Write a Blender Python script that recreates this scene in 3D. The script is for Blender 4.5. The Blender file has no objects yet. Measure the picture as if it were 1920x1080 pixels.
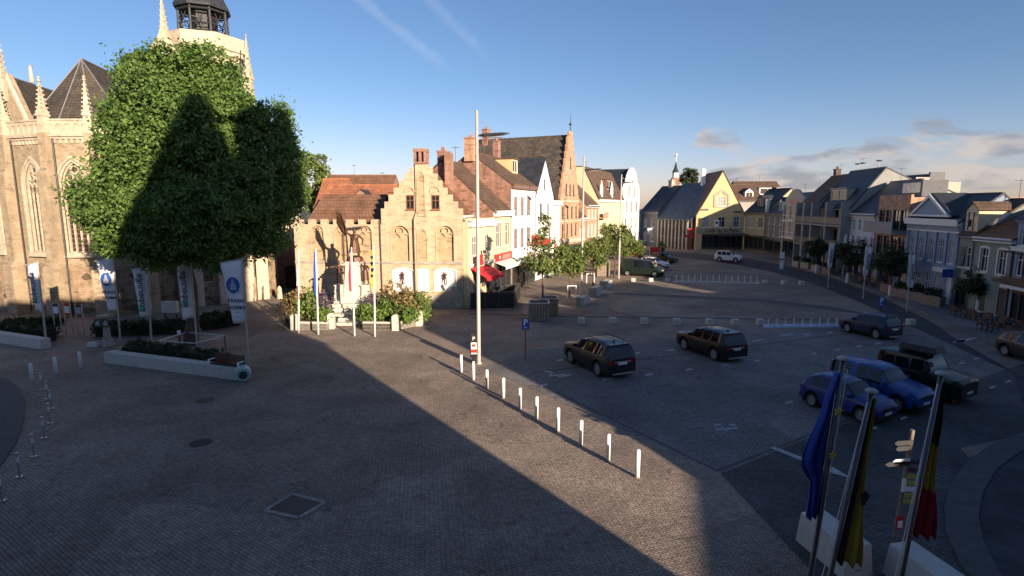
import bpy, bmesh, math, random
import numpy as np
from mathutils import Vector, Matrix, geometry
R = math.radians
rnd = random.Random(7)
scene = bpy.context.scene
COL = scene.collection

# ---------------------------------------------------------------- camera
FPX, CAMH = 1040.0, 8.5
PITCH = math.atan(154.0 / FPX)
cp, sp = math.cos(PITCH), math.sin(PITCH)

def ray(x, y):
    dx, dy = x - 960.0, y - 540.0
    return (dx, FPX * cp - dy * sp, -FPX * sp - dy * cp)

def G(x, y, z=0.0):
    d = ray(x, y); t = (z - CAMH) / d[2]
    return Vector((d[0] * t, d[1] * t, z))

def P(x, y, Y):
    d = ray(x, y); t = Y / d[1]
    return Vector((d[0] * t, Y, CAMH + d[2] * t))

def zat(x, y, Y):
    return P(x, y, Y).z

cam = bpy.data.cameras.new("camera"); camo = bpy.data.objects.new("camera", cam)
COL.objects.link(camo)
camo.location = (0, 0, CAMH); camo.rotation_euler = (math.pi / 2 - PITCH, 0, 0)
cam.sensor_width = 36; cam.lens = 36 * FPX / 1920; cam.clip_start = .1; cam.clip_end = 4000
scene.camera = camo

# ---------------------------------------------------------------- materials
MATS = {}
def nmat(name):
    m = bpy.data.materials.new(name); m.use_nodes = True
    nt = m.node_tree; nt.nodes.clear()
    out = nt.nodes.new("ShaderNodeOutputMaterial"); b = nt.nodes.new("ShaderNodeBsdfPrincipled")
    nt.links.new(b.outputs[0], out.inputs[0])
    MATS[name] = m
    return m, nt, b, out

def nd(nt, kind, **kw):
    n = nt.nodes.new(kind)
    for k, v in kw.items():
        if k.startswith("i_"):
            n.inputs[k[2:].replace("_", " ")].default_value = v
        else:
            setattr(n, k, v)
    return n

def c4(c): return (c[0], c[1], c[2], 1.0)

def plain(name, col, rough=.6, metal=0.0, var=.18, scale=3.0, bump=0.0, spec=.5, coat=0.0):
    """colour with a little blotchy variation in object space"""
    if name in MATS: return MATS[name]
    m, nt, b, out = nmat(name)
    tc = nd(nt, "ShaderNodeTexCoord"); n = nd(nt, "ShaderNodeTexNoise", i_Scale=scale, i_Detail=6.0, i_Roughness=.65)
    nt.links.new(tc.outputs["Object"], n.inputs["Vector"])
    mp = nd(nt, "ShaderNodeMapRange"); mp.inputs[1].default_value = .3; mp.inputs[2].default_value = .7
    mp.inputs[3].default_value = 1 - var; mp.inputs[4].default_value = 1 + var
    nt.links.new(n.outputs[0], mp.inputs[0])
    mx = nd(nt, "ShaderNodeMix", data_type='RGBA', blend_type='MULTIPLY'); mx.inputs[0].default_value = 1
    mx.inputs[6].default_value = c4(col); nt.links.new(mp.outputs[0], mx.inputs[7])
    nt.links.new(mx.outputs[2], b.inputs["Base Color"])
    b.inputs["Roughness"].default_value = rough; b.inputs["Metallic"].default_value = metal
    b.inputs["Specular IOR Level"].default_value = spec; b.inputs["Coat Weight"].default_value = coat
    b.inputs["Coat Roughness"].default_value = .05
    if bump:
        bp = nd(nt, "ShaderNodeBump", i_Strength=bump, i_Distance=.05)
        nt.links.new(n.outputs[0], bp.inputs["Height"]); nt.links.new(bp.outputs[0], b.inputs["Normal"])
    return m

def masonry(name, c1, c2, mortar, bw=.24, bh=.075, var=.35, stain=(.6, .6), bump=.5, mort=.012, blot=.5, tint=None):
    """coursed brick or stone in the wall's own plane, with blotches and rain streaks"""
    if name in MATS: return MATS[name]
    m, nt, b, out = nmat(name)
    L = nt.links.new
    tc = nd(nt, "ShaderNodeTexCoord"); sx = nd(nt, "ShaderNodeSeparateXYZ"); L(tc.outputs["Object"], sx.inputs[0])
    ad = nd(nt, "ShaderNodeMath", operation='ADD'); L(sx.outputs[0], ad.inputs[0]); L(sx.outputs[1], ad.inputs[1])
    cb = nd(nt, "ShaderNodeCombineXYZ"); L(ad.outputs[0], cb.inputs[0]); L(sx.outputs[2], cb.inputs[1])
    br = nd(nt, "ShaderNodeTexBrick", i_Scale=1.0, i_Mortar_Size=mort, i_Brick_Width=bw, i_Row_Height=bh, i_Bias=0.0, i_Mortar_Smooth=.2)
    br.inputs["Color1"].default_value = c4(c1); br.inputs["Color2"].default_value = c4(c2); br.inputs["Mortar"].default_value = c4(mortar)
    L(cb.outputs[0], br.inputs["Vector"])
    n = nd(nt, "ShaderNodeTexNoise", i_Scale=1.3, i_Detail=8.0, i_Roughness=.7); L(tc.outputs["Object"], n.inputs["Vector"])
    mp = nd(nt, "ShaderNodeMapRange"); mp.inputs[1].default_value = .32; mp.inputs[2].default_value = .7
    mp.inputs[3].default_value = 1 - var; mp.inputs[4].default_value = 1 + var * .6
    L(n.outputs[0], mp.inputs[0])
    n2 = nd(nt, "ShaderNodeTexNoise", i_Scale=5.0, i_Detail=3.0)
    mpv = nd(nt, "ShaderNodeMapping"); mpv.inputs["Scale"].default_value = (.6, .6, .07); L(tc.outputs["Object"], mpv.inputs[0]); L(mpv.outputs[0], n2.inputs["Vector"])
    mp2 = nd(nt, "ShaderNodeMapRange"); mp2.inputs[1].default_value = .4; mp2.inputs[2].default_value = .75
    mp2.inputs[3].default_value = 1.0; mp2.inputs[4].default_value = 1 - stain[0] * .5
    L(n2.outputs[0], mp2.inputs[0])
    m1 = nd(nt, "ShaderNodeMix", data_type='RGBA', blend_type='MULTIPLY'); m1.inputs[0].default_value = 1
    L(br.outputs[0], m1.inputs[6]); L(mp.outputs[0], m1.inputs[7])
    m2 = nd(nt, "ShaderNodeMix", data_type='RGBA', blend_type='MULTIPLY'); m2.inputs[0].default_value = 1
    L(m1.outputs[2], m2.inputs[6]); L(mp2.outputs[0], m2.inputs[7])
    # single odd bricks, darker
    vo = nd(nt, "ShaderNodeTexVoronoi", i_Scale=1.0, feature='F1')
    mv = nd(nt, "ShaderNodeMapping"); mv.inputs["Scale"].default_value = (1 / bw * .5, 1 / bh * .5, 1); L(cb.outputs[0], mv.inputs[0]); L(mv.outputs[0], vo.inputs["Vector"])
    sc = nd(nt, "ShaderNodeSeparateColor"); L(vo.outputs["Color"], sc.inputs[0])
    mp3 = nd(nt, "ShaderNodeMapRange"); mp3.inputs[1].default_value = .78; mp3.inputs[2].default_value = .95; mp3.inputs[3].default_value = 1.0; mp3.inputs[4].default_value = 1 - blot
    L(sc.outputs[0], mp3.inputs[0])
    m3 = nd(nt, "ShaderNodeMix", data_type='RGBA', blend_type='MULTIPLY'); m3.inputs[0].default_value = 1
    L(m2.outputs[2], m3.inputs[6]); L(mp3.outputs[0], m3.inputs[7])
    L(m3.outputs[2], b.inputs["Base Color"]); b.inputs["Roughness"].default_value = .9; b.inputs["Specular IOR Level"].default_value = .25
    bp = nd(nt, "ShaderNodeBump", i_Strength=bump, i_Distance=.02); L(br.outputs["Fac"], bp.inputs["Height"]); bp.invert = True
    bp2 = nd(nt, "ShaderNodeBump", i_Strength=.35, i_Distance=.03); L(n.outputs[0], bp2.inputs["Height"]); L(bp.outputs[0], bp2.inputs["Normal"])
    L(bp2.outputs[0], b.inputs["Normal"])
    return m

def roofmat(name, c1, c2, row=.28, wid=.3, rough=.75, spec=.35, bump=.6):
    if name in MATS: return MATS[name]
    m, nt, b, out = nmat(name); L = nt.links.new
    tc = nd(nt, "ShaderNodeTexCoord"); sx = nd(nt, "ShaderNodeSeparateXYZ"); L(tc.outputs["Object"], sx.inputs[0])
    ad = nd(nt, "ShaderNodeMath", operation='ADD'); L(sx.outputs[0], ad.inputs[0]); L(sx.outputs[1], ad.inputs[1])
    cb = nd(nt, "ShaderNodeCombineXYZ"); L(ad.outputs[0], cb.inputs[0]); L(sx.outputs[2], cb.inputs[1])
    br = nd(nt, "ShaderNodeTexBrick", i_Scale=1.0, i_Mortar_Size=.02, i_Brick_Width=wid, i_Row_Height=row, i_Mortar_Smooth=.3)
    br.inputs["Color1"].default_value = c4(c1); br.inputs["Color2"].default_value = c4(c2); br.inputs["Mortar"].default_value = c4([k * .45 for k in c1])
    L(cb.outputs[0], br.inputs["Vector"])
    n = nd(nt, "ShaderNodeTexNoise", i_Scale=1.1, i_Detail=8.0, i_Roughness=.7); L(tc.outputs["Object"], n.inputs["Vector"])
    mp = nd(nt, "ShaderNodeMapRange"); mp.inputs[1].default_value = .3; mp.inputs[2].default_value = .72; mp.inputs[3].default_value = .6; mp.inputs[4].default_value = 1.35
    L(n.outputs[0], mp.inputs[0])
    m1 = nd(nt, "ShaderNodeMix", data_type='RGBA', blend_type='MULTIPLY'); m1.inputs[0].default_value = 1
    L(br.outputs[0], m1.inputs[6]); L(mp.outputs[0], m1.inputs[7]); L(m1.outputs[2], b.inputs["Base Color"])
    b.inputs["Roughness"].default_value = rough; b.inputs["Specular IOR Level"].default_value = spec
    bp = nd(nt, "ShaderNodeBump", i_Strength=bump, i_Distance=.03); bp.invert = True; L(br.outputs["Fac"], bp.inputs["Height"]); L(bp.outputs[0], b.inputs["Normal"])
    return m

def setts(name, c1, c2, mort, bw=.2, bh=.11, rot=0.0, bump=1.0, var=.3, big=.05):
    """stone setts in world space with worn and stained patches"""
    m, nt, b, out = nmat(name); L = nt.links.new
    tc = nd(nt, "ShaderNodeTexCoord"); mv = nd(nt, "ShaderNodeMapping"); mv.inputs["Rotation"].default_value = (0, 0, rot); L(tc.outputs["Object"], mv.inputs[0])
    nw = nd(nt, "ShaderNodeTexNoise", i_Scale=2.5, i_Detail=2.0); L(tc.outputs["Object"], nw.inputs["Vector"])
    vm = nd(nt, "ShaderNodeVectorMath", operation='MULTIPLY_ADD'); L(nw.outputs["Color"], vm.inputs[0]); vm.inputs[1].default_value = (.05, .05, 0); L(mv.outputs[0], vm.inputs[2])
    br = nd(nt, "ShaderNodeTexBrick", i_Scale=1.0, i_Mortar_Size=.016, i_Brick_Width=bw, i_Row_Height=bh, i_Mortar_Smooth=.6)
    br.inputs["Color1"].default_value = c4(c1); br.inputs["Color2"].default_value = c4(c2); br.inputs["Mortar"].default_value = c4(mort)
    L(vm.outputs[0], br.inputs["Vector"])
    n = nd(nt, "ShaderNodeTexNoise", i_Scale=.35, i_Detail=9.0, i_Roughness=.68); L(tc.outputs["Object"], n.inputs["Vector"])
    mp = nd(nt, "ShaderNodeMapRange"); mp.inputs[1].default_value = .32; mp.inputs[2].default_value = .68; mp.inputs[3].default_value = 1 - var; mp.inputs[4].default_value = 1 + var
    L(n.outputs[0], mp.inputs[0])
    n3 = nd(nt, "ShaderNodeTexNoise", i_Scale=6.0, i_Detail=4.0, i_Roughness=.7); L(tc.outputs["Object"], n3.inputs["Vector"])
    mp3 = nd(nt, "ShaderNodeMapRange"); mp3.inputs[1].default_value = .3; mp3.inputs[2].default_value = .7; mp3.inputs[3].default_value = .7; mp3.inputs[4].default_value = 1.3
    L(n3.outputs[0], mp3.inputs[0])
    m1 = nd(nt, "ShaderNodeMix", data_type='RGBA', blend_type='MULTIPLY'); m1.inputs[0].default_value = 1
    L(br.outputs[0], m1.inputs[6]); L(mp.outputs[0], m1.inputs[7])
    m2 = nd(nt, "ShaderNodeMix", data_type='RGBA', blend_type='MULTIPLY'); m2.inputs[0].default_value = 1
    L(m1.outputs[2], m2.inputs[6]); L(mp3.outputs[0], m2.inputs[7])
    vo = nd(nt, "ShaderNodeTexVoronoi", i_Scale=.16); vo2 = nd(nt, "ShaderNodeVectorMath", operation='MULTIPLY_ADD'); L(n.outputs["Color"], vo2.inputs[0]); vo2.inputs[1].default_value = (3, 3, 0); L(tc.outputs["Object"], vo2.inputs[2]); L(vo2.outputs[0], vo.inputs["Vector"])
    sc = nd(nt, "ShaderNodeSeparateColor"); L(vo.outputs["Color"], sc.inputs[0]); mp4 = nd(nt, "ShaderNodeMapRange"); mp4.inputs[3].default_value = .84; mp4.inputs[4].default_value = 1.14; L(sc.outputs[0], mp4.inputs[0])
    n4 = nd(nt, "ShaderNodeTexNoise", i_Scale=1.1, i_Detail=5.0, i_Roughness=.6, i_Distortion=1.2); L(tc.outputs["Object"], n4.inputs["Vector"])
    mp5 = nd(nt, "ShaderNodeMapRange"); mp5.inputs[1].default_value = .60; mp5.inputs[2].default_value = .70; mp5.inputs[3].default_value = 1; mp5.inputs[4].default_value = .62; L(n4.outputs[0], mp5.inputs[0])
    m4 = nd(nt, "ShaderNodeMix", data_type='RGBA', blend_type='MULTIPLY'); m4.inputs[0].default_value = 1; L(m2.outputs[2], m4.inputs[6]); L(mp4.outputs[0], m4.inputs[7])
    m5 = nd(nt, "ShaderNodeMix", data_type='RGBA', blend_type='MULTIPLY'); m5.inputs[0].default_value = 1; L(m4.outputs[2], m5.inputs[6]); L(mp5.outputs[0], m5.inputs[7]); L(m5.outputs[2], b.inputs["Base Color"])
    b.inputs["Roughness"].default_value = .8; b.inputs["Specular IOR Level"].default_value = .25
    bp = nd(nt, "ShaderNodeBump", i_Strength=bump, i_Distance=.03); bp.invert = True; L(br.outputs["Fac"], bp.inputs["Height"])
    bp2 = nd(nt, "ShaderNodeBump", i_Strength=.7, i_Distance=.04); L(n3.outputs[0], bp2.inputs["Height"]); L(bp.outputs[0], bp2.inputs["Normal"]); L(bp2.outputs[0], b.inputs["Normal"])
    return m

def leafmat(name, c1, c2, c3, scale=1.2, trans=.25):
    if name in MATS: return MATS[name]
    m, nt, b, out = nmat(name); L = nt.links.new
    tc = nd(nt, "ShaderNodeTexCoord"); n = nd(nt, "ShaderNodeTexNoise", i_Scale=scale, i_Detail=8.0, i_Roughness=.75); L(tc.outputs["Object"], n.inputs["Vector"])
    rp = nd(nt, "ShaderNodeValToRGB"); e = rp.color_ramp.elements
    e[0].position = .36; e[0].color = c4(c1); e[1].position = .5; e[1].color = c4(c2); x = e.new(.66); x.color = c4(c3)
    L(n.outputs[0], rp.inputs[0]); L(rp.outputs[0], b.inputs["Base Color"]); b.inputs["Roughness"].default_value = .55; b.inputs["Specular IOR Level"].default_value = .3
    tr = nd(nt, "ShaderNodeBsdfTranslucent"); L(rp.outputs[0], tr.inputs[0])
    mx = nd(nt, "ShaderNodeMixShader"); mx.inputs[0].default_value = trans; L(b.outputs[0], mx.inputs[1]); L(tr.outputs[0], mx.inputs[2]); L(mx.outputs[0], out.inputs[0])
    return m

M = {}
M['hallbrick'] = masonry('pale_yellow_brick', (.68, .495, .325), (.60, .42, .26), (.52, .43, .33), blot=.22, var=.14, stain=(.3, 0))
M['redbrick'] = masonry('red_brick', (.42, .20, .13), (.34, .15, .10), (.42, .33, .28), blot=.4)
M['orangebrick'] = masonry('orange_brick', (.66, .36, .21), (.58, .29, .16), (.50, .40, .32), blot=.35)
M['darkbrick'] = masonry('dark_brick', (.16, .11, .09), (.12, .085, .07), (.16, .14, .13), blot=.4)
M['churchstone'] = masonry('church_brick', (.46, .355, .235), (.38, .285, .18), (.38, .31, .235), bw=.3, bh=.12, blot=.25, var=.2, stain=(.5, 0))
M['churchlow'] = masonry('weathered_stone', (.40, .29, .19), (.33, .22, .14), (.42, .34, .25), bw=.42, bh=.2, blot=.65, var=.45, stain=(.9, 0))
M['stone'] = plain('pale_stone', (.50, .415, .31), .85, var=.3, scale=2.2, bump=.3)
M['memstone'] = plain('white_memorial_stone', (.58, .53, .45), .8, var=.15, scale=2.5, bump=.2)
M['greystone'] = plain('grey_stone', (.36, .32, .27), .85, var=.35, scale=2.5, bump=.4)
M['bluestone'] = plain('bluestone', (.2, .2, .2), .8, var=.3, scale=3, bump=.2)
M['white'] = plain('white_render', (.80, .79, .77), .8, var=.06, scale=.8)
M['cream'] = plain('cream_render', (.70, .58, .36), .8, var=.1, scale=.9)
M['yellow'] = plain('yellow_render', (.60, .45, .23), .8, var=.1, scale=.9)
M['olive'] = plain('olive_render', (.36, .33, .22), .8, var=.12)
M['grey'] = plain('grey_render', (.28, .275, .27), .8, var=.12)
M['blueg'] = plain('blue_grey_render', (.25, .31, .40), .8, var=.1)
M['paleb'] = plain('pale_blue_render', (.45, .51, .58), .8, var=.08)
M['greeng'] = plain('grey_green_render', (.25, .27, .23), .8, var=.12)
M['darkg'] = plain('dark_grey_render', (.14, .14, .15), .8, var=.15)
M['beige'] = plain('beige_cladding', (.40, .36, .30), .8, var=.1)
M['trimw'] = plain('white_trim', (.72, .71, .68), .6, var=.08)
M['trimd'] = plain('dark_trim', (.06, .055, .05), .5, var=.15)
M['trimb'] = plain('brown_trim', (.22, .10, .06), .5, var=.15)
M['slate'] = roofmat('slate_roof', (.045, .05, .062), (.034, .037, .047), .22, .25, rough=.5, spec=.4)
M['bluesl'] = roofmat('blue_slate_roof', (.075, .10, .14), (.06, .08, .115), .25, .25, rough=.45, spec=.5)
M['brownr'] = roofmat('brown_tile_roof', (.15, .095, .065), (.11, .07, .05))
M['mossr'] = roofmat('dark_patchy_tile_roof', (.12, .095, .075), (.06, .052, .045), .35, .4)
M['redr'] = roofmat('red_tile_roof', (.42, .17, .09), (.34, .13, .07))
M['orr'] = roofmat('brown_orange_tile_roof', (.26, .13, .075), (.20, .10, .06))
M['lead'] = plain('lead_sheet', (.2, .2, .21), .5, var=.2)
M['mwhite'] = plain('white_paint', (.82, .82, .82), .4, var=.05)
M['concrete'] = plain('pale_concrete', (.50, .46, .40), .85, var=.15, scale=4, bump=.2)
M['concretew'] = plain('white_concrete', (.52, .50, .45), .85, var=.12, scale=3, bump=.15)
M['steel'] = plain('galvanised_steel', (.5, .5, .5), .4, .8, var=.15)
M['lampgrey'] = plain('warm_grey_lamp_paint', (.44, .40, .36), .4, var=.05)
M['polesteel'] = plain('dull_pole_steel', (.13, .13, .14), .3, .7, var=.1)
M['dsteel'] = plain('dark_steel', (.05, .05, .055), .5, .3, var=.2)
M['bronze'] = plain('bronze', (.12, .06, .04), .45, .5, var=.4, scale=6)
M['black'] = plain('black_plastic', (.015, .015, .016), .5, var=.2)
M['red'] = plain('red_cloth', (.55, .02, .03), .7, var=.15)
M['rosy'] = plain('faded_red_print', (.48, .20, .17), .6, var=.35, scale=6)
M['redp'] = plain('red_paint', (.5, .035, .03), .4, var=.1)
M['blue'] = plain('sign_blue', (.01, .08, .42), .4, var=.05)
M['wood'] = plain('weathered_wood', (.26, .20, .15), .8, var=.35, scale=5)
M['dwood'] = plain('dark_wood', (.08, .035, .025), .6, var=.3, scale=5)
M['soil'] = plain('dark_soil', (.05, .035, .025), .95, var=.4, scale=8, bump=.6)
M['bark'] = plain('bark', (.10, .065, .05), .9, var=.4, scale=6, bump=.8)
M['mark'] = plain('road_paint', (.42, .42, .41), .7, var=.3, scale=5)
M['mint'] = plain('mint_paint', (.25, .48, .42), .5, var=.15)

def glassmat(name, col, rough=.06, spec=.5):
    m, nt, b, out = nmat(name)
    b.inputs["Base Color"].default_value = c4(col); b.inputs["Roughness"].default_value = rough; b.inputs["Specular IOR Level"].default_value = spec
    return m
M['glass'] = glassmat('window_glass', (.018, .02, .024))
M['glassc'] = plain('curtained_glass', (.34, .33, .31), .12, var=.35, scale=2)
M['cglass'] = glassmat('car_glass', (.008, .009, .011), .03)
def curtained():
    m, nt, b, out = nmat('glass_with_side_curtains'); L = nt.links.new
    tc = nd(nt, "ShaderNodeTexCoord"); sx = nd(nt, "ShaderNodeSeparateXYZ"); L(tc.outputs["Object"], sx.inputs[0])
    ab = nd(nt, "ShaderNodeMath", operation='ABSOLUTE'); L(sx.outputs[0], ab.inputs[0])
    wv = nd(nt, "ShaderNodeTexWave", i_Scale=4.0, i_Distortion=1.5); L(tc.outputs["Object"], wv.inputs["Vector"])
    mp = nd(nt, "ShaderNodeMapRange"); mp.inputs[1].default_value = .2; mp.inputs[2].default_value = .3; L(ab.outputs[0], mp.inputs[0])
    r = nd(nt, "ShaderNodeMix", data_type='RGBA'); L(wv.outputs[1], r.inputs[0]); r.inputs[6].default_value = (.16, .15, .14, 1); r.inputs[7].default_value = (.36, .35, .32, 1)
    x = nd(nt, "ShaderNodeMix", data_type='RGBA'); L(mp.outputs[0], x.inputs[0]); x.inputs[6].default_value = (.02, .022, .026, 1); L(r.outputs[2], x.inputs[7])
    L(x.outputs[2], b.inputs["Base Color"]); b.inputs["Roughness"].default_value = .08
    return m
M['curtain'] = curtained()
def leaded():
    m, nt, b, out = nmat('leaded_glass'); L = nt.links.new
    tc = nd(nt, "ShaderNodeTexCoord"); sx = nd(nt, "ShaderNodeSeparateXYZ"); L(tc.outputs["Object"], sx.inputs[0])
    cb = nd(nt, "ShaderNodeCombineXYZ"); L(sx.outputs[0], cb.inputs[0]); L(sx.outputs[2], cb.inputs[1])
    br = nd(nt, "ShaderNodeTexBrick", i_Scale=1.0, i_Mortar_Size=.03, i_Brick_Width=.42, i_Row_Height=.36, offset=0.0)
    br.inputs["Color1"].default_value = (.035, .02, .02, 1); br.inputs["Color2"].default_value = (.07, .035, .03, 1); br.inputs["Mortar"].default_value = (.2, .16, .11, 1)
    L(cb.outputs[0], br.inputs["Vector"]); L(br.outputs[0], b.inputs["Base Color"]); b.inputs["Roughness"].default_value = .3
    return m
M['leaded'] = leaded()

# ---------------------------------------------------------------- mesh helpers
class MB:
    def __init__(s): s.v = []; s.f = []; s.mi = []
    def add(s, vs, fs, mi=0):
        o = len(s.v); s.v += [tuple(v) for v in vs]
        for f in fs: s.f.append([o + i for i in f]); s.mi.append(mi)
        return s
    def box(s, x0, x1, y0, y1, z0, z1, mi=0, rz=0.0, c=(0, 0)):
        vs = [(x, y, z) for z in (z0, z1) for x, y in ((x0, y0), (x1, y0), (x1, y1), (x0, y1))]
        if rz:
            ca, sa = math.cos(rz), math.sin(rz)
            vs = [(c[0] + (x - c[0]) * ca - (y - c[1]) * sa, c[1] + (x - c[0]) * sa + (y - c[1]) * ca, z) for x, y, z in vs]
        return s.add(vs, [(3, 2, 1, 0), (4, 5, 6, 7), (0, 1, 5, 4), (1, 2, 6, 5), (2, 3, 7, 6), (3, 0, 4, 7)], mi)
    def frustum(s, b, t, z0, z1, mi=0):
        """b, t: (x0,x1,y0,y1) bottom and top rectangles"""
        vs = [(b[0], b[2], z0), (b[1], b[2], z0), (b[1], b[3], z0), (b[0], b[3], z0), (t[0], t[2], z1), (t[1], t[2], z1), (t[1], t[3], z1), (t[0], t[3], z1)]
        return s.add(vs, [(3, 2, 1, 0), (4, 5, 6, 7), (0, 1, 5, 4), (1, 2, 6, 5), (2, 3, 7, 6), (3, 0, 4, 7)], mi)
    def tube(s, p0, p1, r0, r1=None, n=10, mi=0, caps=True):
        r1 = r0 if r1 is None else r1
        p0, p1 = Vector(p0), Vector(p1); d = (p1 - p0).normalized()
        a = d.orthogonal().normalized(); b = d.cross(a)
        vs = []
        for p, r in ((p0, r0), (p1, r1)):
            for i in range(n):
                t = 2 * math.pi * i / n; vs.append(p + (a * math.cos(t) + b * math.sin(t)) * r)
        fs = [(i, (i + 1) % n, n + (i + 1) % n, n + i) for i in range(n)]
        if caps: fs += [tuple(range(n - 1, -1, -1)), tuple(range(n, 2 * n))]
        return s.add(vs, fs, mi)
    def path(s, pts, r, n=8, mi=0):
        for i in range(len(pts) - 1):
            r0 = r[i] if isinstance(r, (list, tuple)) else r; r1 = r[i + 1] if isinstance(r, (list, tuple)) else r
            s.tube(pts[i], pts[i + 1], r0, r1, n, mi)
        return s
    def lathe(s, prof, n=16, c=(0, 0, 0), mi=0, rot=0.0, caps=True):
        vs = []
        for r, z in prof:
            for i in range(n):
                t = 2 * math.pi * i / n + rot; vs.append((c[0] + r * math.cos(t), c[1] + r * math.sin(t), c[2] + z))
        fs = []
        for k in range(len(prof) - 1):
            for i in range(n): fs.append((k * n + i, k * n + (i + 1) % n, (k + 1) * n + (i + 1) % n, (k + 1) * n + i))
        if caps: fs += [tuple(range(n - 1, -1, -1)), tuple(range((len(prof) - 1) * n, len(prof) * n))]
        return s.add(vs, fs, mi)
    def prism(s, poly, y0, y1, mi=0):
        """poly in (x,z), swept along y"""
        n = len(poly)
        vs = [(x, y0, z) for x, z in poly] + [(x, y1, z) for x, z in poly]
        fs = [tuple(range(n)), tuple(range(2 * n - 1, n - 1, -1))] + [(i, n + i, n + (i + 1) % n, (i + 1) % n) for i in range(n)]
        return s.add(vs, fs, mi)
    def flat(s, poly, z0, z1, mi=0):
        """poly in (x,y), swept along z"""
        n = len(poly)
        vs = [(p[0], p[1], z0) for p in poly] + [(p[0], p[1], z1) for p in poly]
        fs = [tuple(range(n - 1, -1, -1)), tuple(range(n, 2 * n))] + [(i, (i + 1) % n, n + (i + 1) % n, n + i) for i in range(n)]
        return s.add(vs, fs, mi)
    def slab(s, quad, th, mi=0):
        """4 corners of a roof plane, thickened along its normal"""
        q = [Vector(p) for p in quad]; nrm = (q[1] - q[0]).cross(q[-1] - q[0]).normalized()
        if nrm.z < 0: nrm = -nrm
        n = len(q); vs = q + [p + nrm * th for p in q]
        return s.add(vs, [tuple(range(n - 1, -1, -1)), tuple(range(n, 2 * n))] + [(i, (i + 1) % n, n + (i + 1) % n, n + i) for i in range(n)], mi)
    def pierced(s, outer, holes, y=0.0, depth=.14, mi=0):
        """wall face in the x,z plane at y with real openings and reveals going to y+depth"""
        loops = [[Vector((x, z, 0)) for x, z in outer]] + [[Vector((x, z, 0)) for x, z in h] for h in holes]
        flatv = [p for l in loops for p in l]
        tris = geometry.tessellate_polygon(loops)
        vs = [(p.x, y, p.y) for p in flatv]; fs = []
        for a, b, c in tris:
            A, B, C = flatv[a], flatv[b], flatv[c]
            cr = (B.x - A.x) * (C.y - A.y) - (B.y - A.y) * (C.x - A.x)
            fs.append((a, b, c) if cr > 0 else (a, c, b))
        s.add(vs, fs, mi)
        for h in holes:
            n = len(h)
            s.add([(x, y, z) for x, z in h] + [(x, y + depth, z) for x, z in h], [(i, (i + 1) % n, n + (i + 1) % n, n + i) for i in range(n)], mi)
        return s
    def ring(s, outer, inner, y0, y1, mi=0):
        """frame between two outlines with the same number of points, in x,z, from y0 (front) to y1"""
        n = len(outer)
        vs = [(x, y0, z) for x, z in outer] + [(x, y0, z) for x, z in inner] + [(x, y1, z) for x, z in outer] + [(x, y1, z) for x, z in inner]
        fs = []
        for i in range(n):
            j = (i + 1) % n
            fs += [(i, j, n + j, n + i), (n + i, n + j, 3 * n + j, 3 * n + i), (j, i, 2 * n + i, 2 * n + j)]
        return s.add(vs, fs, mi)
    def mesh(s, name, mats, smooth=False):
        me = bpy.data.meshes.new(name); me.from_pydata(s.v, [], s.f)
        for m in (mats if isinstance(mats, (list, tuple)) else [mats]): me.materials.append(m)
        if any(s.mi): me.polygons.foreach_set("material_index", s.mi)
        if smooth:
            me.polygons.foreach_set("use_smooth", [True] * len(me.polygons))
            if smooth == 2: me.set_sharp_from_angle(angle=R(28))
        me.update()
        return me

def link(name, data, parent=None, loc=None, rz=None):
    o = bpy.data.objects.new(name, data); COL.objects.link(o)
    if parent is not None: o.parent = parent
    if loc is not None: o.location = loc
    if rz is not None: o.rotation_euler = (0, 0, rz)
    return o

def part(name, mb, mats, parent, smooth=False, loc=None, rz=None):
    return link(name, mb.mesh(name, mats, smooth) if isinstance(mb, MB) else mb, parent, loc, rz)

def tag(o, label, cat, group=None, kind=None):
    o['label'] = label; o['category'] = cat
    if group: o['group'] = group
    if kind: o['kind'] = kind
    return o

def thing(name, label, cat, loc=(0, 0, 0), rz=0.0, group=None):
    o = link(name, None, None, loc, rz)
    return tag(o, label, cat, group)

def struct(name, mb, mats, smooth=False):
    o = part(name, mb, mats, None, smooth); o['kind'] = 'structure'; return o

KIDS = {}
def copy_thing(o, loc, rz, label, scale=None):
    def rec(a, parent):
        b = a.copy(); COL.objects.link(b); b.parent = parent
        for ch in a.children: rec(ch, b)
        return b
    r = rec(o, None); r.location = loc
    r.rotation_euler = (0, 0, rz)
    if scale: r.scale = scale
    r['label'] = label
    return r

def bevel(o, w=.02, seg=2):
    md = o.modifiers.new("bevel", 'BEVEL'); md.width = w; md.segments = seg; md.limit_method = 'ANGLE'; md.angle_limit = R(35)
    return o

def text(name, body, size, mat, parent, loc, rot, depth=.01, mirror=False, align='CENTER', bold=0.0):
    cu = bpy.data.curves.new(name, 'FONT'); cu.body = body; cu.size = size; cu.extrude = depth; cu.align_x = align; cu.align_y = 'CENTER'; cu.offset = bold
    cu.materials.append(mat); cu.resolution_u = 3
    tmp = bpy.data.objects.new(name, cu); COL.objects.link(tmp); bpy.context.view_layer.update()
    me = bpy.data.meshes.new_from_object(tmp.evaluated_get(bpy.context.evaluated_depsgraph_get()))
    bpy.data.objects.remove(tmp)
    if not me.materials: me.materials.append(mat)
    o = link(name, me, parent, loc); o.rotation_euler = rot
    if mirror: o.scale = (-1, 1, 1)
    return o

ORD = ['first', 'second', 'third', 'fourth', 'fifth', 'sixth', 'seventh', 'eighth', 'ninth', 'tenth', 'eleventh', 'twelfth', 'thirteenth', 'fourteenth', 'fifteenth', 'sixteenth']

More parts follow.
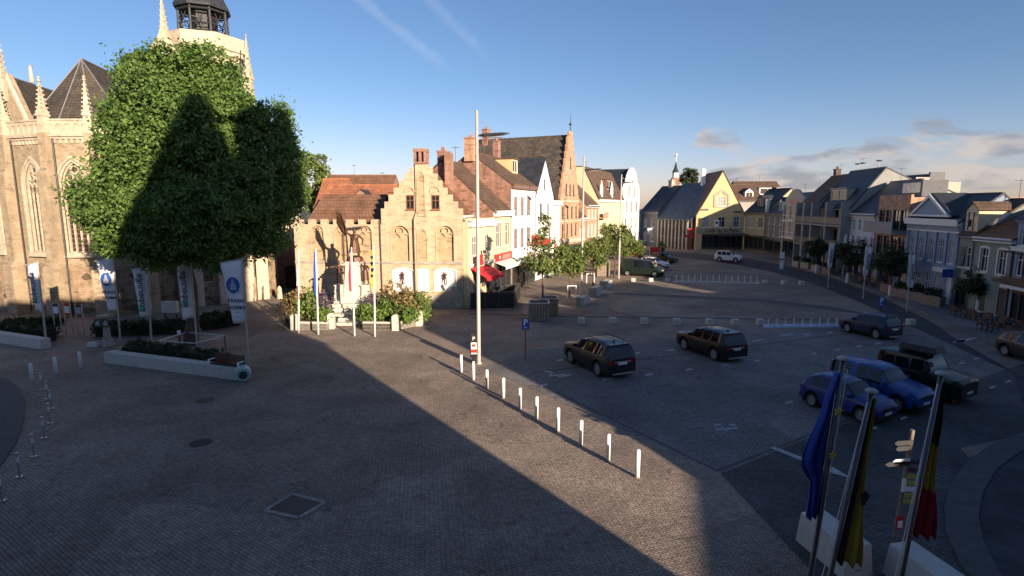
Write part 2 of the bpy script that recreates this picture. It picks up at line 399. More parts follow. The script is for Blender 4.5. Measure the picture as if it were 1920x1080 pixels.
def outline(kind, x, z, w, h, n=5):
    """opening outline; x centre, z sill; counter-clockwise from lower left"""
    a, b = x - w / 2, x + w / 2
    if kind == 'rect': return [(a, z), (b, z), (b, z + h), (a, z + h)]
    pts = [(a, z), (b, z)]
    if kind == 'round':
        r = w / 2; zs = z + h - r
        pts += [(x + r * math.cos(t), zs + r * math.sin(t)) for t in [math.pi * i / (2 * n) for i in range(2 * n + 1)]]
    elif kind == 'seg':
        r = w * 1.1; ang = math.asin(w / 2 / r); cz = z + h - r
        pts += [(x + r * math.sin(t), cz + r * math.cos(t)) for t in [ang - 2 * ang * i / (2 * n) for i in range(2 * n + 1)]]
    elif kind == 'point':
        rr = w * 1.05; zs = z + h - math.sqrt(max(rr * rr - (rr - w / 2) ** 2, .01))
        cx = b - rr
        amax = math.acos((x - cx) / rr)
        pts += [(cx + rr * math.cos(t), zs + rr * math.sin(t)) for t in [amax * i / n for i in range(n + 1)]]
        cx2 = a + rr
        pts += [(cx2 - rr * math.cos(t), zs + rr * math.sin(t)) for t in [amax * (n - 1 - i) / n for i in range(n)]]
    return pts

def shrink(poly, d):
    """inset an outline by moving each point along its averaged inward normal"""
    n = len(poly); out = []
    for i in range(n):
        p0, p, p1 = Vector(poly[i - 1]), Vector(poly[i]), Vector(poly[(i + 1) % n])
        e0, e1 = (p - p0), (p1 - p)
        if e0.length < 1e-6: e0 = e1
        if e1.length < 1e-6: e1 = e0
        n0 = Vector((-e0.y, e0.x)).normalized(); n1 = Vector((-e1.y, e1.x)).normalized()
        m = (n0 + n1); m = m.normalized() if m.length > 1e-6 else n0
        k = d / max(m.dot(n0), .35); out.append(tuple(p + m * k))
    return out

WIN = {}
def window(parent, kind, x, z, w, h, y=.12, frame='trimw', pane='glass', bars=(1, 1), sill=True, fw=.07, name='window', surround=None):
    """a window part (frame + sill) with its pane as sub-part, sitting in an opening"""
    key = (kind, round(w, 2), round(h, 2), frame, pane, bars, sill, fw, surround)
    if key not in WIN:
        o = outline(kind, 0, 0, w, h); i = shrink(o, fw)
        mb = MB().ring(o, i, -.03, .05)
        if bars[0]:
            for k in range(bars[0]):
                xx = -w / 2 + w * (k + 1) / (bars[0] + 1); top = h - fw * .6
                if kind in ('round', 'point', 'seg'):
                    top = max([q[1] for q in o if abs(q[0] - xx) < w / 5] + [h * .8]) - fw if len(o) > 4 else top
                mb.box(xx - .03, xx + .03, -.02, .04, fw * .5, top)
        for k in range(bars[1]):
            zz = h * (.64 if bars[1] == 1 else (k + 1) / (bars[1] + 1))
            mb.box(-w / 2 + fw * .5, w / 2 - fw * .5, -.025, .035, zz - .025, zz + .025)
        if sill: mb.box(-w / 2 - .06, w / 2 + .06, -y - .08, .02, -.09, -.002)
        if surround:
            so = outline(kind, 0, 0, w, h); big = shrink(so, -.13)
            mb.ring(big, so, -y - .03, -y + .02, 1)
        me = mb.mesh('window', [M[frame], M[surround or frame]])
        pm = MB().add([(px, .03, pz) for px, pz in o], [tuple(range(len(o)))]).mesh('pane', M[pane])
        WIN[key] = (me, pm)
    me, pm = WIN[key]
    f = link(name, me, parent, (x, y, z)); link('pane', pm, f)
    return f

def holes_of(wins): return [outline(k[0], k[1], k[2], k[3], k[4]) for k in wins]
EXPO = 1.0
# ---------------------------------------------------------------- light and sky
SUN_EL = R(14.5); SUNV = Vector((.579, -.815, 0)).normalized()
SUNAZ = math.atan2(SUNV.x, SUNV.y)
w = bpy.data.worlds.new("World"); scene.world = w; w.use_nodes = True
nt = w.node_tree; nt.nodes.clear(); L = nt.links.new
wo = nd(nt, "ShaderNodeOutputWorld"); bg = nd(nt, "ShaderNodeBackground"); L(bg.outputs[0], wo.inputs[0])
sky = nd(nt, "ShaderNodeTexSky", sky_type='NISHITA', sun_disc=False)
sky.sun_elevation = SUN_EL; sky.sun_rotation = SUNAZ; sky.air_density = 1.0; sky.dust_density = .4; sky.ozone_density = 2.2
bg.inputs[1].default_value = .057
tc = nd(nt, "ShaderNodeTexCoord"); nv = nd(nt, "ShaderNodeVectorMath", operation='NORMALIZE'); L(tc.outputs["Generated"], nv.inputs[0])
sx = nd(nt, "ShaderNodeSeparateXYZ"); L(nv.outputs[0], sx.inputs[0])
def mth(op, a, b=None, c=None):
    n = nd(nt, "ShaderNodeMath", operation=op)
    for i, q in enumerate((a, b, c)):
        if q is None: continue
        if isinstance(q, (int, float)): n.inputs[i].default_value = q
        else: L(q, n.inputs[i])
    return n.outputs[0]
def sstep(x, a, b, lo=0.0, hi=1.0):
    n = nd(nt, "ShaderNodeMapRange", interpolation_type='SMOOTHSTEP'); L(x, n.inputs[0])
    for i, q in enumerate((a, b, lo, hi)): n.inputs[i + 1].default_value = q
    return n.outputs[0]
# low morning clouds, a band near the north-eastern horizon
mpg = nd(nt, "ShaderNodeMapping"); mpg.inputs["Scale"].default_value = (5, 5, 15); L(nv.outputs[0], mpg.inputs[0])
cn = nd(nt, "ShaderNodeTexNoise", i_Scale=1.15, i_Detail=9.0, i_Roughness=.58, i_Distortion=.3); L(mpg.outputs[0], cn.inputs["Vector"])
azr = mth('DIVIDE', sx.outputs[0], sx.outputs[1])
front = sstep(sx.outputs[1], .05, .2)
band = mth('MULTIPLY', sstep(sx.outputs[2], .012, .03), sstep(sx.outputs[2], .085, .16, 1, 0))
azm = mth('MULTIPLY', sstep(azr, .05, .45), front)
thr = mth('ADD', mth('MULTIPLY', mth('MULTIPLY', band, azm), .215), mth('SUBTRACT', cn.outputs[0], .22))
low = mth('MULTIPLY', sstep(sx.outputs[2], .09, .02), mth('MULTIPLY', azm, .10))
cloud = mth('MULTIPLY', sstep(mth('ADD', thr, low), .46, .58), .8)
cloud = mth('MULTIPLY', cloud, mth('MULTIPLY', sstep(azr, .12, .3), sstep(sx.outputs[2], .19, .12)))
cn2 = nd(nt, "ShaderNodeTexNoise", i_Scale=2.4, i_Detail=5.0); L(mpg.outputs[0], cn2.inputs["Vector"])
crp = nd(nt, "ShaderNodeMix", data_type='RGBA'); crp.inputs[6].default_value = (2.9, 3.0, 3.4, 1); crp.inputs[7].default_value = (6.0, 5.2, 4.8, 1)
L(sstep(cn2.outputs[0], .42, .62), crp.inputs[0])
# two thin vapour trails
def trail(p0, p1, width):
    a = Vector(ray(*p0)).normalized(); b = Vector(ray(*p1)).normalized(); nrm = a.cross(b).normalized(); mid = (a + b).normalized()
    dt = nd(nt, "ShaderNodeVectorMath", operation='DOT_PRODUCT'); L(nv.outputs[0], dt.inputs[0]); dt.inputs[1].default_value = nrm
    dm = nd(nt, "ShaderNodeVectorMath", operation='DOT_PRODUCT'); L(nv.outputs[0], dm.inputs[0]); dm.inputs[1].default_value = mid
    nn = nd(nt, "ShaderNodeTexNoise", i_Scale=22.0, i_Detail=4.0); L(nv.outputs[0], nn.inputs["Vector"])
    d = mth('ABSOLUTE', mth('ADD', dt.outputs["Value"], mth('MULTIPLY', mth('SUBTRACT', nn.outputs[0], .5), width * 1.3)))
    e = a.dot(mid)
    return mth('MULTIPLY', mth('MULTIPLY', sstep(d, width * .1, width, 1, 0), sstep(dm.outputs["Value"], e - .004, e + .003)), sstep(nn.outputs[0], .25, .6, .3, 1))
tr = mth('MULTIPLY', mth('MAXIMUM', trail((600, -60), (820, 115), .013), mth('MAXIMUM', trail((745, -60), (905, 95), .014), mth('MULTIPLY', trail((400, 330), (600, 180), .02), .0))), .13)
tint = nd(nt, "ShaderNodeMix", data_type='RGBA'); L(sstep(sx.outputs[2], .0, .22), tint.inputs[0]); tint.inputs[6].default_value = (1.28, 1.10, 1.42, 1); tint.inputs[7].default_value = (.92, 1.03, 1.26, 1)
skt = nd(nt, "ShaderNodeMix", data_type='RGBA', blend_type='MULTIPLY'); skt.inputs[0].default_value = 1; L(sky.outputs[0], skt.inputs[6]); L(tint.outputs[2], skt.inputs[7])
m1 = nd(nt, "ShaderNodeMix", data_type='RGBA'); L(tr, m1.inputs[0]); L(skt.outputs[2], m1.inputs[6]); m1.inputs[7].default_value = (7.0, 7.4, 8.2, 1)
m2 = nd(nt, "ShaderNodeMix", data_type='RGBA'); L(cloud, m2.inputs[0]); L(m1.outputs[2], m2.inputs[6]); L(crp.outputs[2], m2.inputs[7])
L(m2.outputs[2], bg.inputs[0])

sl = bpy.data.lights.new("sun", 'SUN'); so = bpy.data.objects.new("sun", sl); COL.objects.link(so)
sl.energy = 5.0; sl.angle = R(.5); sl.color = (1.0, .82, .62)
d = Vector((SUNV.x * math.cos(SUN_EL), SUNV.y * math.cos(SUN_EL), math.sin(SUN_EL)))
so.rotation_euler = d.to_track_quat('Z', 'Y').to_euler(); so.location = (40, -60, 40)
vs = scene.view_settings; vs.view_transform = 'Standard'; vs.look = 'None'; vs.gamma = 1; vs.exposure = EXPO; vs.use_curve_mapping = False
scene.cycles.max_bounces = 6; scene.cycles.diffuse_bounces = 3; scene.cycles.glossy_bounces = 3; scene.cycles.caustics_reflective = False; scene.cycles.caustics_refractive = False

# ---------------------------------------------------------------- houses
def house(name, label, A, B, depth, eave, ridge, style, wall, roof, rows=(), cat='house', rv=.5, group=None, steps=7, chim=(), cornice=None, extra=None, over=.25,
          surround=None, frame='trimw', parapet=.0, front=None, backeave=None, mans=None, roofth=.14):
    """terraced house: A, B the facade's ends on the ground, left and right as one faces it"""
    A, B = Vector((A[0], A[1])), Vector((B[0], B[1])); d = B - A; Lf = d.length; rz = math.atan2(d.y, d.x)
    t = thing(name, label, cat, (A.x, A.y, 0), rz, group)
    e = .008; x0, x1 = e, Lf - e; be = backeave or eave
    if style in ('eave', 'flat', 'mansard'): fr = [(x0, 0), (x1, 0), (x1, eave), (x0, eave)]
    elif style == 'gable': fr = [(x0, 0), (x1, 0), (x1, eave), (Lf / 2, ridge), (x0, eave)]
    elif style == 'step':
        fr = [(x0, 0), (x1, 0), (x1, eave)]; tw = .09 * Lf
        right = []
        for k in range(steps):
            xa = Lf - (Lf / 2 - tw) * k / steps - .0; xb = Lf - (Lf / 2 - tw) * (k + 1) / steps
            z = eave + (ridge - eave) * (k + .55) / steps
            right += [(min(xa, x1), z), (xb, z)]
        right += [(Lf / 2 + tw, ridge + .35), (Lf / 2 - tw, ridge + .35)]
        left = [(Lf - x, z) for x, z in reversed(right[:-2])]
        fr = fr + right + left + [(x0, eave)]
        # drop doubled points
        fr = [p for i, p in enumerate(fr) if i == 0 or (abs(p[0] - fr[i - 1][0]) + abs(p[1] - fr[i - 1][1])) > 1e-4]
    if front: fr = [(min(max(x * Lf, x0), x1), z) for x, z in front]
    wins = []
    for r in rows:
        z, h, kind, wd, fx = r[:5]; o = r[5] if len(r) > 5 else {}
        for q in fx: wins.append((kind, q * Lf, z, wd, h, o))
    mb = MB().pierced(fr, holes_of(wins), 0, .14)
    bd = depth
    if style == 'eave' or style == 'mansard':
        apex = [(rv * depth, ridge)] if style == 'eave' else [(mans[0], mans[1]), (depth - mans[0], mans[1])]
        for x, flip in ((x0, 1), (x1, 0)):
            pg = [(x, 0, 0), (x, depth, 0), (x, depth, be)] + [(x, a, b - .03) for a, b in reversed(apex)] + [(x, 0, eave)]
            mb.add(pg, [tuple(range(len(pg))) if flip == 0 else tuple(reversed(range(len(pg))))])
        mb.add([(x0, bd, 0), (x1, bd, 0), (x1, bd, be), (x0, bd, be)], [(3, 2, 1, 0)])
    else:
        for x in (x0, x1): mb.add([(x, 0, 0), (x, bd, 0), (x, bd, eave), (x, 0, eave)], [(0, 1, 2, 3)])
        bk = [(x0, 0), (x1, 0), (x1, eave), (Lf / 2, ridge), (x0, eave)] if style in ('gable', 'step') else [(x0, 0), (x1, 0), (x1, eave), (x0, eave)]
        mb.add([(x, bd, z) for x, z in bk], [tuple(reversed(range(len(bk))))])
        if style == 'step' or front:   # parapet thickness behind the shaped gable
            n = len(fr)
            mb.add([(x, 0, z) for x, z in fr] + [(x, .32, z) for x, z in fr], [(i, (i + 1) % n, n + (i + 1) % n, n + i) for i in range(1, n)] + [tuple(reversed(range(n, 2 * n)))])
        if style == 'flat' and not front:
            mb.box(x0, x1, .004, .25, eave, eave + parapet + .15)
    part('wall', mb, M[wall], t)
    # roof
    rb = MB(); ov = over
    if style == 'eave':
        m = rv * depth; s = (ridge - eave) / m; s2 = (ridge - be) / (depth - m)
        rb.slab([(x0 - .03, -ov, eave - s * ov), (x1 + .03, -ov, eave - s * ov), (x1 + .03, m, ridge), (x0 - .03, m, ridge)], roofth)
        rb.slab([(x0 - .03, depth + ov, be - s2 * ov), (x1 + .03, depth + ov, be - s2 * ov), (x1 + .03, m, ridge), (x0 - .03, m, ridge)], roofth)
        rb.box(x0 - .03, x1 + .03, m - .12, m + .12, ridge + .05, ridge + roofth + .08)
    elif style in ('gable', 'step'):
        y0 = -ov if style == 'gable' else .33; s = (ridge - eave) / (Lf / 2)
        so_ = .15
        rd = ridge - (0 if style == 'gable' else .25)
        rb.slab([(-so_, y0, eave - s * so_), (Lf / 2, y0, rd), (Lf / 2, depth, rd), (-so_, depth, eave - s * so_)], roofth)
        rb.slab([(Lf + so_, y0, eave - s * so_), (Lf / 2, y0, rd), (Lf / 2, depth, rd), (Lf + so_, depth, eave - s * so_)], roofth)
        rb.box(Lf / 2 - .12, Lf / 2 + .12, y0, depth, rd + .06, rd + roofth + .08)
    elif style == 'flat':
        rb.box(x0 + .02, x1 - .02, .26, depth, eave - .1, eave + .03)
    elif style == 'mansard':
        a, b = mans
        rb.slab([(x0, -.15, eave + .02), (x1, -.15, eave + .02), (x1, a, b), (x0, a, b)], roofth)
        rb.slab([(x0, depth, be), (x1, depth, be), (x1, depth - a, b), (x0, depth - a, b)], roofth)
        rb.slab([(x0, a, b), (x1, a, b), (x1, depth - a, b + .02), (x0, depth - a, b + .02)], roofth)
    ro = part('roof', rb, M[roof], t)
    for (fx, v, wd, ztop, zb, mt) in chim:
        cb = MB().box(fx * Lf - wd / 2, fx * Lf + wd / 2, v - wd * .4, v + wd * .4, zb, ztop).box(fx * Lf - wd / 2 - .06, fx * Lf + wd / 2 + .06, v - wd * .4 - .06, v + wd * .4 + .06, ztop - .02, ztop + .12)
        for k in (-.22, .22): cb.lathe([(.11, 0), (.09, .35)], 8, (fx * Lf + k * wd, v, ztop + .12))
        part('chimney', cb, M[mt], ro)
    for kind, x, z, wd, h, o in wins:
        if o.get('door'):
            q = outline(kind, x, z, wd, h)
            db = MB().ring(q, shrink(q, .08), .06, .14)
            d_ = part('door', db.add([(a, .12, b) for a, b in shrink(q, .07)], [tuple(range(len(q)))], 1), [M[o.get('frame', frame)], M[o.get('door')]], t)
            part('handle', MB().box(x + wd * .28, x + wd * .33, .06, .12, z + 1.0, z + 1.14), M['steel'], d_)
        else:
            window(t, kind, x, z, wd, h, .1, o.get('frame', frame), o.get('pane', rnd.choice(['glass', 'curtain', 'curtain', 'glassc'])), o.get('bars', (1, 1)), o.get('sill', True), o.get('fw', .07), o.get('name', 'window'), o.get('sur', surround))
    if style in ('eave', 'mansard') and B.y > 5:
        gy = -over - .07 if style == 'eave' else -.2; gz = eave - (ridge - eave) / max(rv * depth, .1) * over - .02 if style == 'eave' else eave + .02
        part('gutter', MB().tube((.02, gy, gz), (Lf - .02, gy, gz), .075, n=8), M['lead'], t)
        part('downpipe', MB().path([(Lf - .16, gy, gz), (Lf - .16, -.07, gz - .45), (Lf - .16, -.07, .1)], .05, 8), M['lead'], t)
        if rnd.random() < .6:
            ax = rnd.uniform(.3, .7) * Lf; ay = rv * depth; am = MB().tube((ax, ay, ridge), (ax, ay, ridge + 1.7), .025, n=5)
            for q in range(5): am.tube((ax - .3 + q * .03, ay - .35 + q * .17, ridge + 1.6), (ax + .3 - q * .03, ay - .35 + q * .17, ridge + 1.6), .015, n=4)
            part('aerial', am.tube((ax, ay - .4, ridge + 1.6), (ax, ay + .4, ridge + 1.6), .018, n=4), M['dsteel'], t)
    if cornice:
        for (z, h, pr, mt) in cornice:
            part('cornice', MB().box(x0, x1, -pr, -.003, z, z + h).box(x0, x1, -pr - .06, -.003, z + h * .72, z + h + .012), M[mt], t)
    t['_L'] = Lf
    if extra: extra(t, Lf)
    del t['_L']
    return t

def dormer(t, x, z, wd, h, v0, v1, wall='white', roof='slate', pane='glass', gable=True):
    """small roof dormer: body from v0 (front) to v1 in the roof"""
    r = [c for c in t.children if c.name.startswith('roof')][0]
    mb = MB().pierced([(x - wd / 2, z), (x + wd / 2, z), (x + wd / 2, z + h), (x - wd / 2, z + h)], [outline('rect', x, z + .12, wd - .3, h - .25)], v0, .1)
    for q in (x - wd / 2, x + wd / 2): mb.add([(q, v0, z), (q, v1, z), (q, v1, z + h), (q, v0, z + h)], [(0, 1, 2, 3)])
    if gable:
        mb.add([(x - wd / 2, v0, z + h), (x + wd / 2, v0, z + h), (x, v0, z + h + wd * .4)], [(0, 1, 2)])
    d_ = part('dormer', mb, M[wall], r)
    rb = MB()
    if gable:
        rb.slab([(x - wd / 2 - .12, v0 - .12, z + h - .08), (x, v0 - .12, z + h + wd * .4), (x, v1 + .5, z + h + wd * .4), (x - wd / 2 - .12, v1 + .5, z + h - .08)], .07)
        rb.slab([(x + wd / 2 + .12, v0 - .12, z + h - .08), (x, v0 - .12, z + h + wd * .4), (x, v1 + .5, z + h + wd * .4), (x + wd / 2 + .12, v1 + .5, z + h - .08)], .07)
    else: rb.box(x - wd / 2 - .12, x + wd / 2 + .12, v0 - .15, v1, z + h + .003, z + h + .13)
    fo = part('dormer_roof', rb, M[roof], r)
    q = outline('rect', x, z + .12, wd - .3, h - .25)
    part('dormer_window', MB().ring(q, shrink(q, .06), v0 + .02, v0 + .09).box(x - .03, x + .03, v0 + .02, v0 + .08, z + .15, z + h - .17).add([(a, v0 + .08, b) for a, b in q], [(0, 1, 2, 3)], 1), [M['trimw'], M[pane]], r)

def awning(t, x0, x1, z, out, drop, mat, valance=.25, name='awning'):
    mb = MB().slab([(x0, -.02, z), (x1, -.02, z), (x1, -out, z - drop), (x0, -out, z - drop)], .03)
    n = max(int((x1 - x0) / .35), 3)
    for k in range(n):
        a = x0 + (x1 - x0) * k / n; b = x0 + (x1 - x0) * (k + 1) / n
        mb.box(a, b - .02, -out - .02, -out, z - drop - valance, z - drop + .02)
    return part(name, mb, M[mat], t)

def shop(t, x0, x1, z0, z1, n, frame='trimd', pane='glass', y=.0):
    """glazed shop front standing just proud of the wall"""
    mb = MB().box(x0, x1, y - .10, y - .003, z0 - .05, z0 + .35).box(x0, x1, y - .14, y - .003, z1 - .3, z1)
    for k in range(n + 1):
        x = x0 + (x1 - x0) * k / n; mb.box(max(x - .05, x0), min(x + .05, x1), y - .11, y - .003, z0 + .35, z1 - .3)
    s_ = part('shop_front', mb, M[frame], t)
    part('pane', MB().add([(x0, y - .03, z0 + .35), (x1, y - .03, z0 + .35), (x1, y - .03, z1 - .3), (x0, y - .03, z1 - .3)], [(0, 1, 2, 3)]), M[pane], s_)
    return s_
# ---------------------------------------------------------------- ground
def sheet(name, poly, z, mat, kind='structure'):
    o = part(name, MB().add([(p[0], p[1], z) for p in poly], [tuple(range(len(poly)))]), mat, None); o['kind'] = kind; return o
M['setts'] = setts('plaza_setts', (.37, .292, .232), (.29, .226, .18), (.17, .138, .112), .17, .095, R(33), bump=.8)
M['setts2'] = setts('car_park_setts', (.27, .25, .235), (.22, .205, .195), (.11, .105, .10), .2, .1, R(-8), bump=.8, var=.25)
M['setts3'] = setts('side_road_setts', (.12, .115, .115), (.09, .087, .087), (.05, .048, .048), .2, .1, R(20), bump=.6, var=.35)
M['asph'] = plain('asphalt', (.06, .06, .065), .85, var=.45, scale=.9, bump=.25, spec=.3)
M['kerb'] = plain('kerb_stone', (.085, .084, .083), .85, var=.25, scale=3, bump=.2)
M['far'] = plain('far_ground', (.06, .057, .05), .95, var=.3, scale=.05)
sheet('ground', [(-900, -400), (900, -400), (900, 1500), (-900, 1500)], -.012, M['far'])
sheet('plaza', [(-70, -3), (60, -3), (60, 160), (-70, 160)], -.004, M['setts'])
cpk = [G(1330, 885), G(850, 655), G(1090, 640), G(1300, 628), G(1640, 604), G(1780, 605), G(1960, 690), G(1500, 840)]
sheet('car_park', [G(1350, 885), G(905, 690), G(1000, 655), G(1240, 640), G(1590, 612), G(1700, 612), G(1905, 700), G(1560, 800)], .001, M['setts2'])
road = [G(x, y) for x, y in ((1180, 466), (1300, 474), (1400, 484), (1480, 500), (1560, 522), (1650, 556), (1740, 600), (1800, 640), (1960, 730))]
road2 = [G(x, y) for x, y in ((1960, 770), (1900, 700), (1730, 622), (1620, 570), (1520, 530), (1440, 508), (1340, 490), (1180, 474))]
road2[0] = G(1960, 900); road2.insert(0, Vector((13.5, 6, 0))); road.append(Vector((30, 6, 0)))
sheet('road', road + list(reversed(road2[::-1])), .005, M['asph'])
# crossing road at the foot of the car park
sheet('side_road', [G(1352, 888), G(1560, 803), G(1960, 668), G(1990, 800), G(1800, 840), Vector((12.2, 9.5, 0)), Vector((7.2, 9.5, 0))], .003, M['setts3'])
# pavement along the shaded row
pv = [G(x, y) for x, y in ((1300, 473), (1400, 482), (1480, 497), (1560, 518), (1650, 551), (1740, 592), (1790, 616), (1960, 690))]
bk = [G(x, y) for x, y in ((1960, 626), (1786, 576), (1690, 548), (1587, 515), (1500, 493.5), (1432, 476), (1303, 468.5))]
struct('pavement', MB().flat([(p.x, p.y) for p in reversed(pv + bk)][::-1], -.005, .12), M['setts2'])
def band(name, pts, wd, z0, z1, mat):
    """a kerb-like strip following pts, widened to the left of travel"""
    mb = MB(); q = [Vector((p[0], p[1])) for p in pts]; le = []
    for i, p in enumerate(q):
        a = q[max(i - 1, 0)]; b = q[min(i + 1, len(q) - 1)]; dd = (b - a).normalized(); le.append(p + Vector((-dd.y, dd.x)) * wd)
    vs = []
    for z in (z0, z1):
        vs += [(p.x, p.y, z) for p in q] + [(p.x, p.y, z) for p in le]
    n = len(q); fs = []
    for i in range(n - 1):
        fs += [(2 * n + i, 2 * n + i + 1, 3 * n + i + 1, 3 * n + i), (i, i + 1, 2 * n + i + 1, 2 * n + i), (n + i + 1, n + i, 3 * n + i, 3 * n + i + 1)]
    fs += [(0, 2 * n, 3 * n, n), (n - 1, 2 * n - 1, 4 * n - 1, 3 * n - 1)]
    o = part(name, mb.add(vs, fs), mat, None); o['kind'] = 'structure'; return o
# round island, right foreground
ci = Vector((16.6, 13.6)); arc = [(ci.x + 4.55 * math.cos(a), ci.y + 4.55 * math.sin(a)) for a in [R(60 + k * 6) for k in range(40)]]
isl = [G(x, y) for x, y in ((1990, 790), (1920, 812), (1860, 835), (1815, 865), (1785, 905), (1770, 950), (1774, 1000), (1800, 1060), (1850, 1120))]
band('kerb_path', [(p.x, p.y) for p in isl], .75, -.003, .05, M['kerb'])
inner = [(p.x, p.y) for p in isl] + [(isl[-1].x + 8, isl[-1].y), (isl[0].x + 6, isl[0].y)]
sheet('island_paving', inner, .012, M['asph'])
# round island, left
isl2 = [G(x, y) for x, y in ((-60, 950), (-20, 900), (10, 862), (33, 825), (45, 785), (46, 755), (36, 728), (14, 712), (-30, 704))]
band('kerb_path', [(p.x, p.y) for p in isl2], .9, -.003, .05, M['kerb'])
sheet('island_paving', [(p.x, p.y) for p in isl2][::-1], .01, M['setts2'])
# far pavements that read as paler bands on the plaza
sheet('plaza_band', [G(1150, 548), G(1420, 560), G(1560, 575), G(1640, 590), G(1640, 592), G(1420, 566), G(1150, 552)], .001, M['kerb'])
sheet('plaza_band', [G(880, 587), G(1060, 592), G(1400, 596), G(1600, 600), G(1600, 602), G(1400, 599), G(1060, 595), G(880, 590)], .001, M['kerb'])
# painted marks
def mark(name, polys):
    mb = MB()
    for p in polys: mb.add([(q.x, q.y, .012) for q in (G(*a) for a in p)], [tuple(range(len(p)))])
    o = part(name, mb, M['mark'], None); o['kind'] = 'structure'; return o
def dash(x0, y0, x1, y1, h): return [(x0, y0 - h), (x1, y1 - h), (x1 + 1, y1 + h), (x0 + 1, y0 + h)]
mark('road_marking', [[(1446, 838), (1535, 878), (1522, 884), (1592, 897), (1572, 884), (1552, 882), (1450, 842)]][:0] + [[(1444, 840), (1452, 838), (1540, 872), (1534, 877)], [(1528, 868), (1562, 876), (1598, 898), (1548, 884)]])
mark('road_marking', [[(1786, 641), (1832, 632), (1833, 634), (1800, 643)], [(1786, 643), (1806, 635), (1812, 641)]])
mark('parking_marks', [dash(*d) for d in ((1013, 724, 1026, 721, 2), (1130, 712, 1150, 709, 2), (1043, 676, 1056, 675, 1.5), (1190, 663, 1200, 662, 1.3), (1250, 657, 1264, 656, 1.2), (1210, 704, 1224, 701, 1.5), (1286, 694, 1298, 692, 1.5), (1354, 685, 1366, 684, 1.3),
    (1415, 677, 1425, 676, 1.3), (1464, 629, 1478, 628, 1), (1478, 627, 1486, 626, 1), (1508, 629, 1518, 627, 1), (1550, 625, 1560, 623, 1), (1410, 640, 1430, 637, 1), (1520, 664, 1530, 662, 1.2), (1565, 656, 1575, 655, 1.2), (1605, 650, 1616, 649, 1.2), (1640, 645, 1652, 643, 1.2),
    (1472, 756, 1486, 753, 1.8), (1688, 786, 1700, 782, 2), (1632, 804, 1644, 802, 2), (1742, 769, 1752, 766, 2), (1786, 754, 1795, 751, 2), (1820, 741, 1830, 738, 1.8), (1855, 728, 1865, 725, 1.6), (1885, 717, 1895, 714, 1.5), (1797, 682, 1808, 680, 1.3), (1825, 673, 1836, 672, 1.2))])
mark('wheelchair_marking', [dash(*d) for d in ((1020, 696, 1034, 698, 1.2), (1028, 705, 1060, 702, 1.2), (1030, 706, 1036, 698, 1.2), (1046, 707, 1070, 703, 1.2), (1337, 797, 1352, 796, 1.5), (1342, 806, 1382, 803, 1.5), (1366, 796, 1380, 798, 1.5), (1352, 801, 1362, 808, 1.5))])
# square grate and round covers
g0 = [G(x, y) for x, y in ((497, 957), (548, 926), (610, 942), (560, 971))]
sheet('road_cover', g0, .004, M['dsteel'])
mb = MB()
for i in range(4):
    a, b = g0[i], g0[(i + 1) % 4]; dd = (b - a).normalized(); nn = Vector((-dd.y, dd.x, 0)) * .06
    mb.add([(q.x, q.y, .009) for q in (a - nn, b - nn, b + nn, a + nn)], [(0, 1, 2, 3)])
o = part('road_cover_edge', mb, M['greystone'], None); o['kind'] = 'structure'
for x, y in ((385, 750), (377, 830), (1075, 582)):
    g = G(x, y); o = part('road_cover', MB().lathe([(.38, -.002), (.38, .006)], 20, (g.x, g.y, 0)), M['dsteel'], None); o['kind'] = 'structure'
# joint lines across the plaza
for pts in (((1040, 735), (1345, 884), (1640, 770)), ((1000, 700), (1480, 640), (1700, 612)), ((1352, 886), (1480, 930), (1720, 1010)), ((1480, 890), (1700, 960))):
    band('paving_joint', [(G(*p).x, G(*p).y) for p in pts], .12, .0, .008, M['kerb'])

# ---------------------------------------------------------------- the street behind the camera, which throws the long shadows
def caster(name, label, x0, x1, y0, y1, z, zr, style, cat='building', wall='redbrick', roof='slate', extra=None):
    return house(name, label, Vector((x1, y1)), Vector((x0, y1)), y1 - y0, z, zr, style, wall, roof, [(1.2, 2.2, 'rect', 1.2, [.2, .5, .8]), (5.2, 2.2, 'rect', 1.2, [.2, .5, .8])], cat=cat, extra=extra)
# ---------------------------------------------------------------- houses on the sunny side
def low_cream(t, Lf):
    awning(t, .35, Lf - 1.2, 3.3, 1.5, .75, 'red')
    part('sign_board', MB().box(.3, .95, -.9, -.82, 3.6, 4.5), M['redp'], t)
    part('wall_lamp', MB().tube((Lf * .45, -.02, 4.6), (Lf * .45, -.4, 4.7), .03).lathe([(.1, 0), (.14, .2), (.03, .3)], 8, (Lf * .45, -.4, 4.45)), M['dsteel'], t)
A0, A1, A2, A3 = G(879, 578), G(926, 561), G(958, 546), G(1003, 526)
house('cream_house', 'low cream house with red awning and flat white cornice, beside the brick gabled hall', A0, A1, 5, 7.2, 7.2, 'flat', 'cream', 'lead',
      [(4.3, 1.7, 'seg', .95, [.25, .75]), (.25, 2.5, 'rect', 1.5, [.32], {'bars': (1, 1), 'frame': 'trimd', 'fw': .09}), (.1, 2.4, 'rect', 1.0, [.78], {'door': 'dwood'})],
      cornice=[(6.75, .55, .35, 'trimw'), (3.45, .2, .12, 'trimw')], extra=low_cream, parapet=.1)

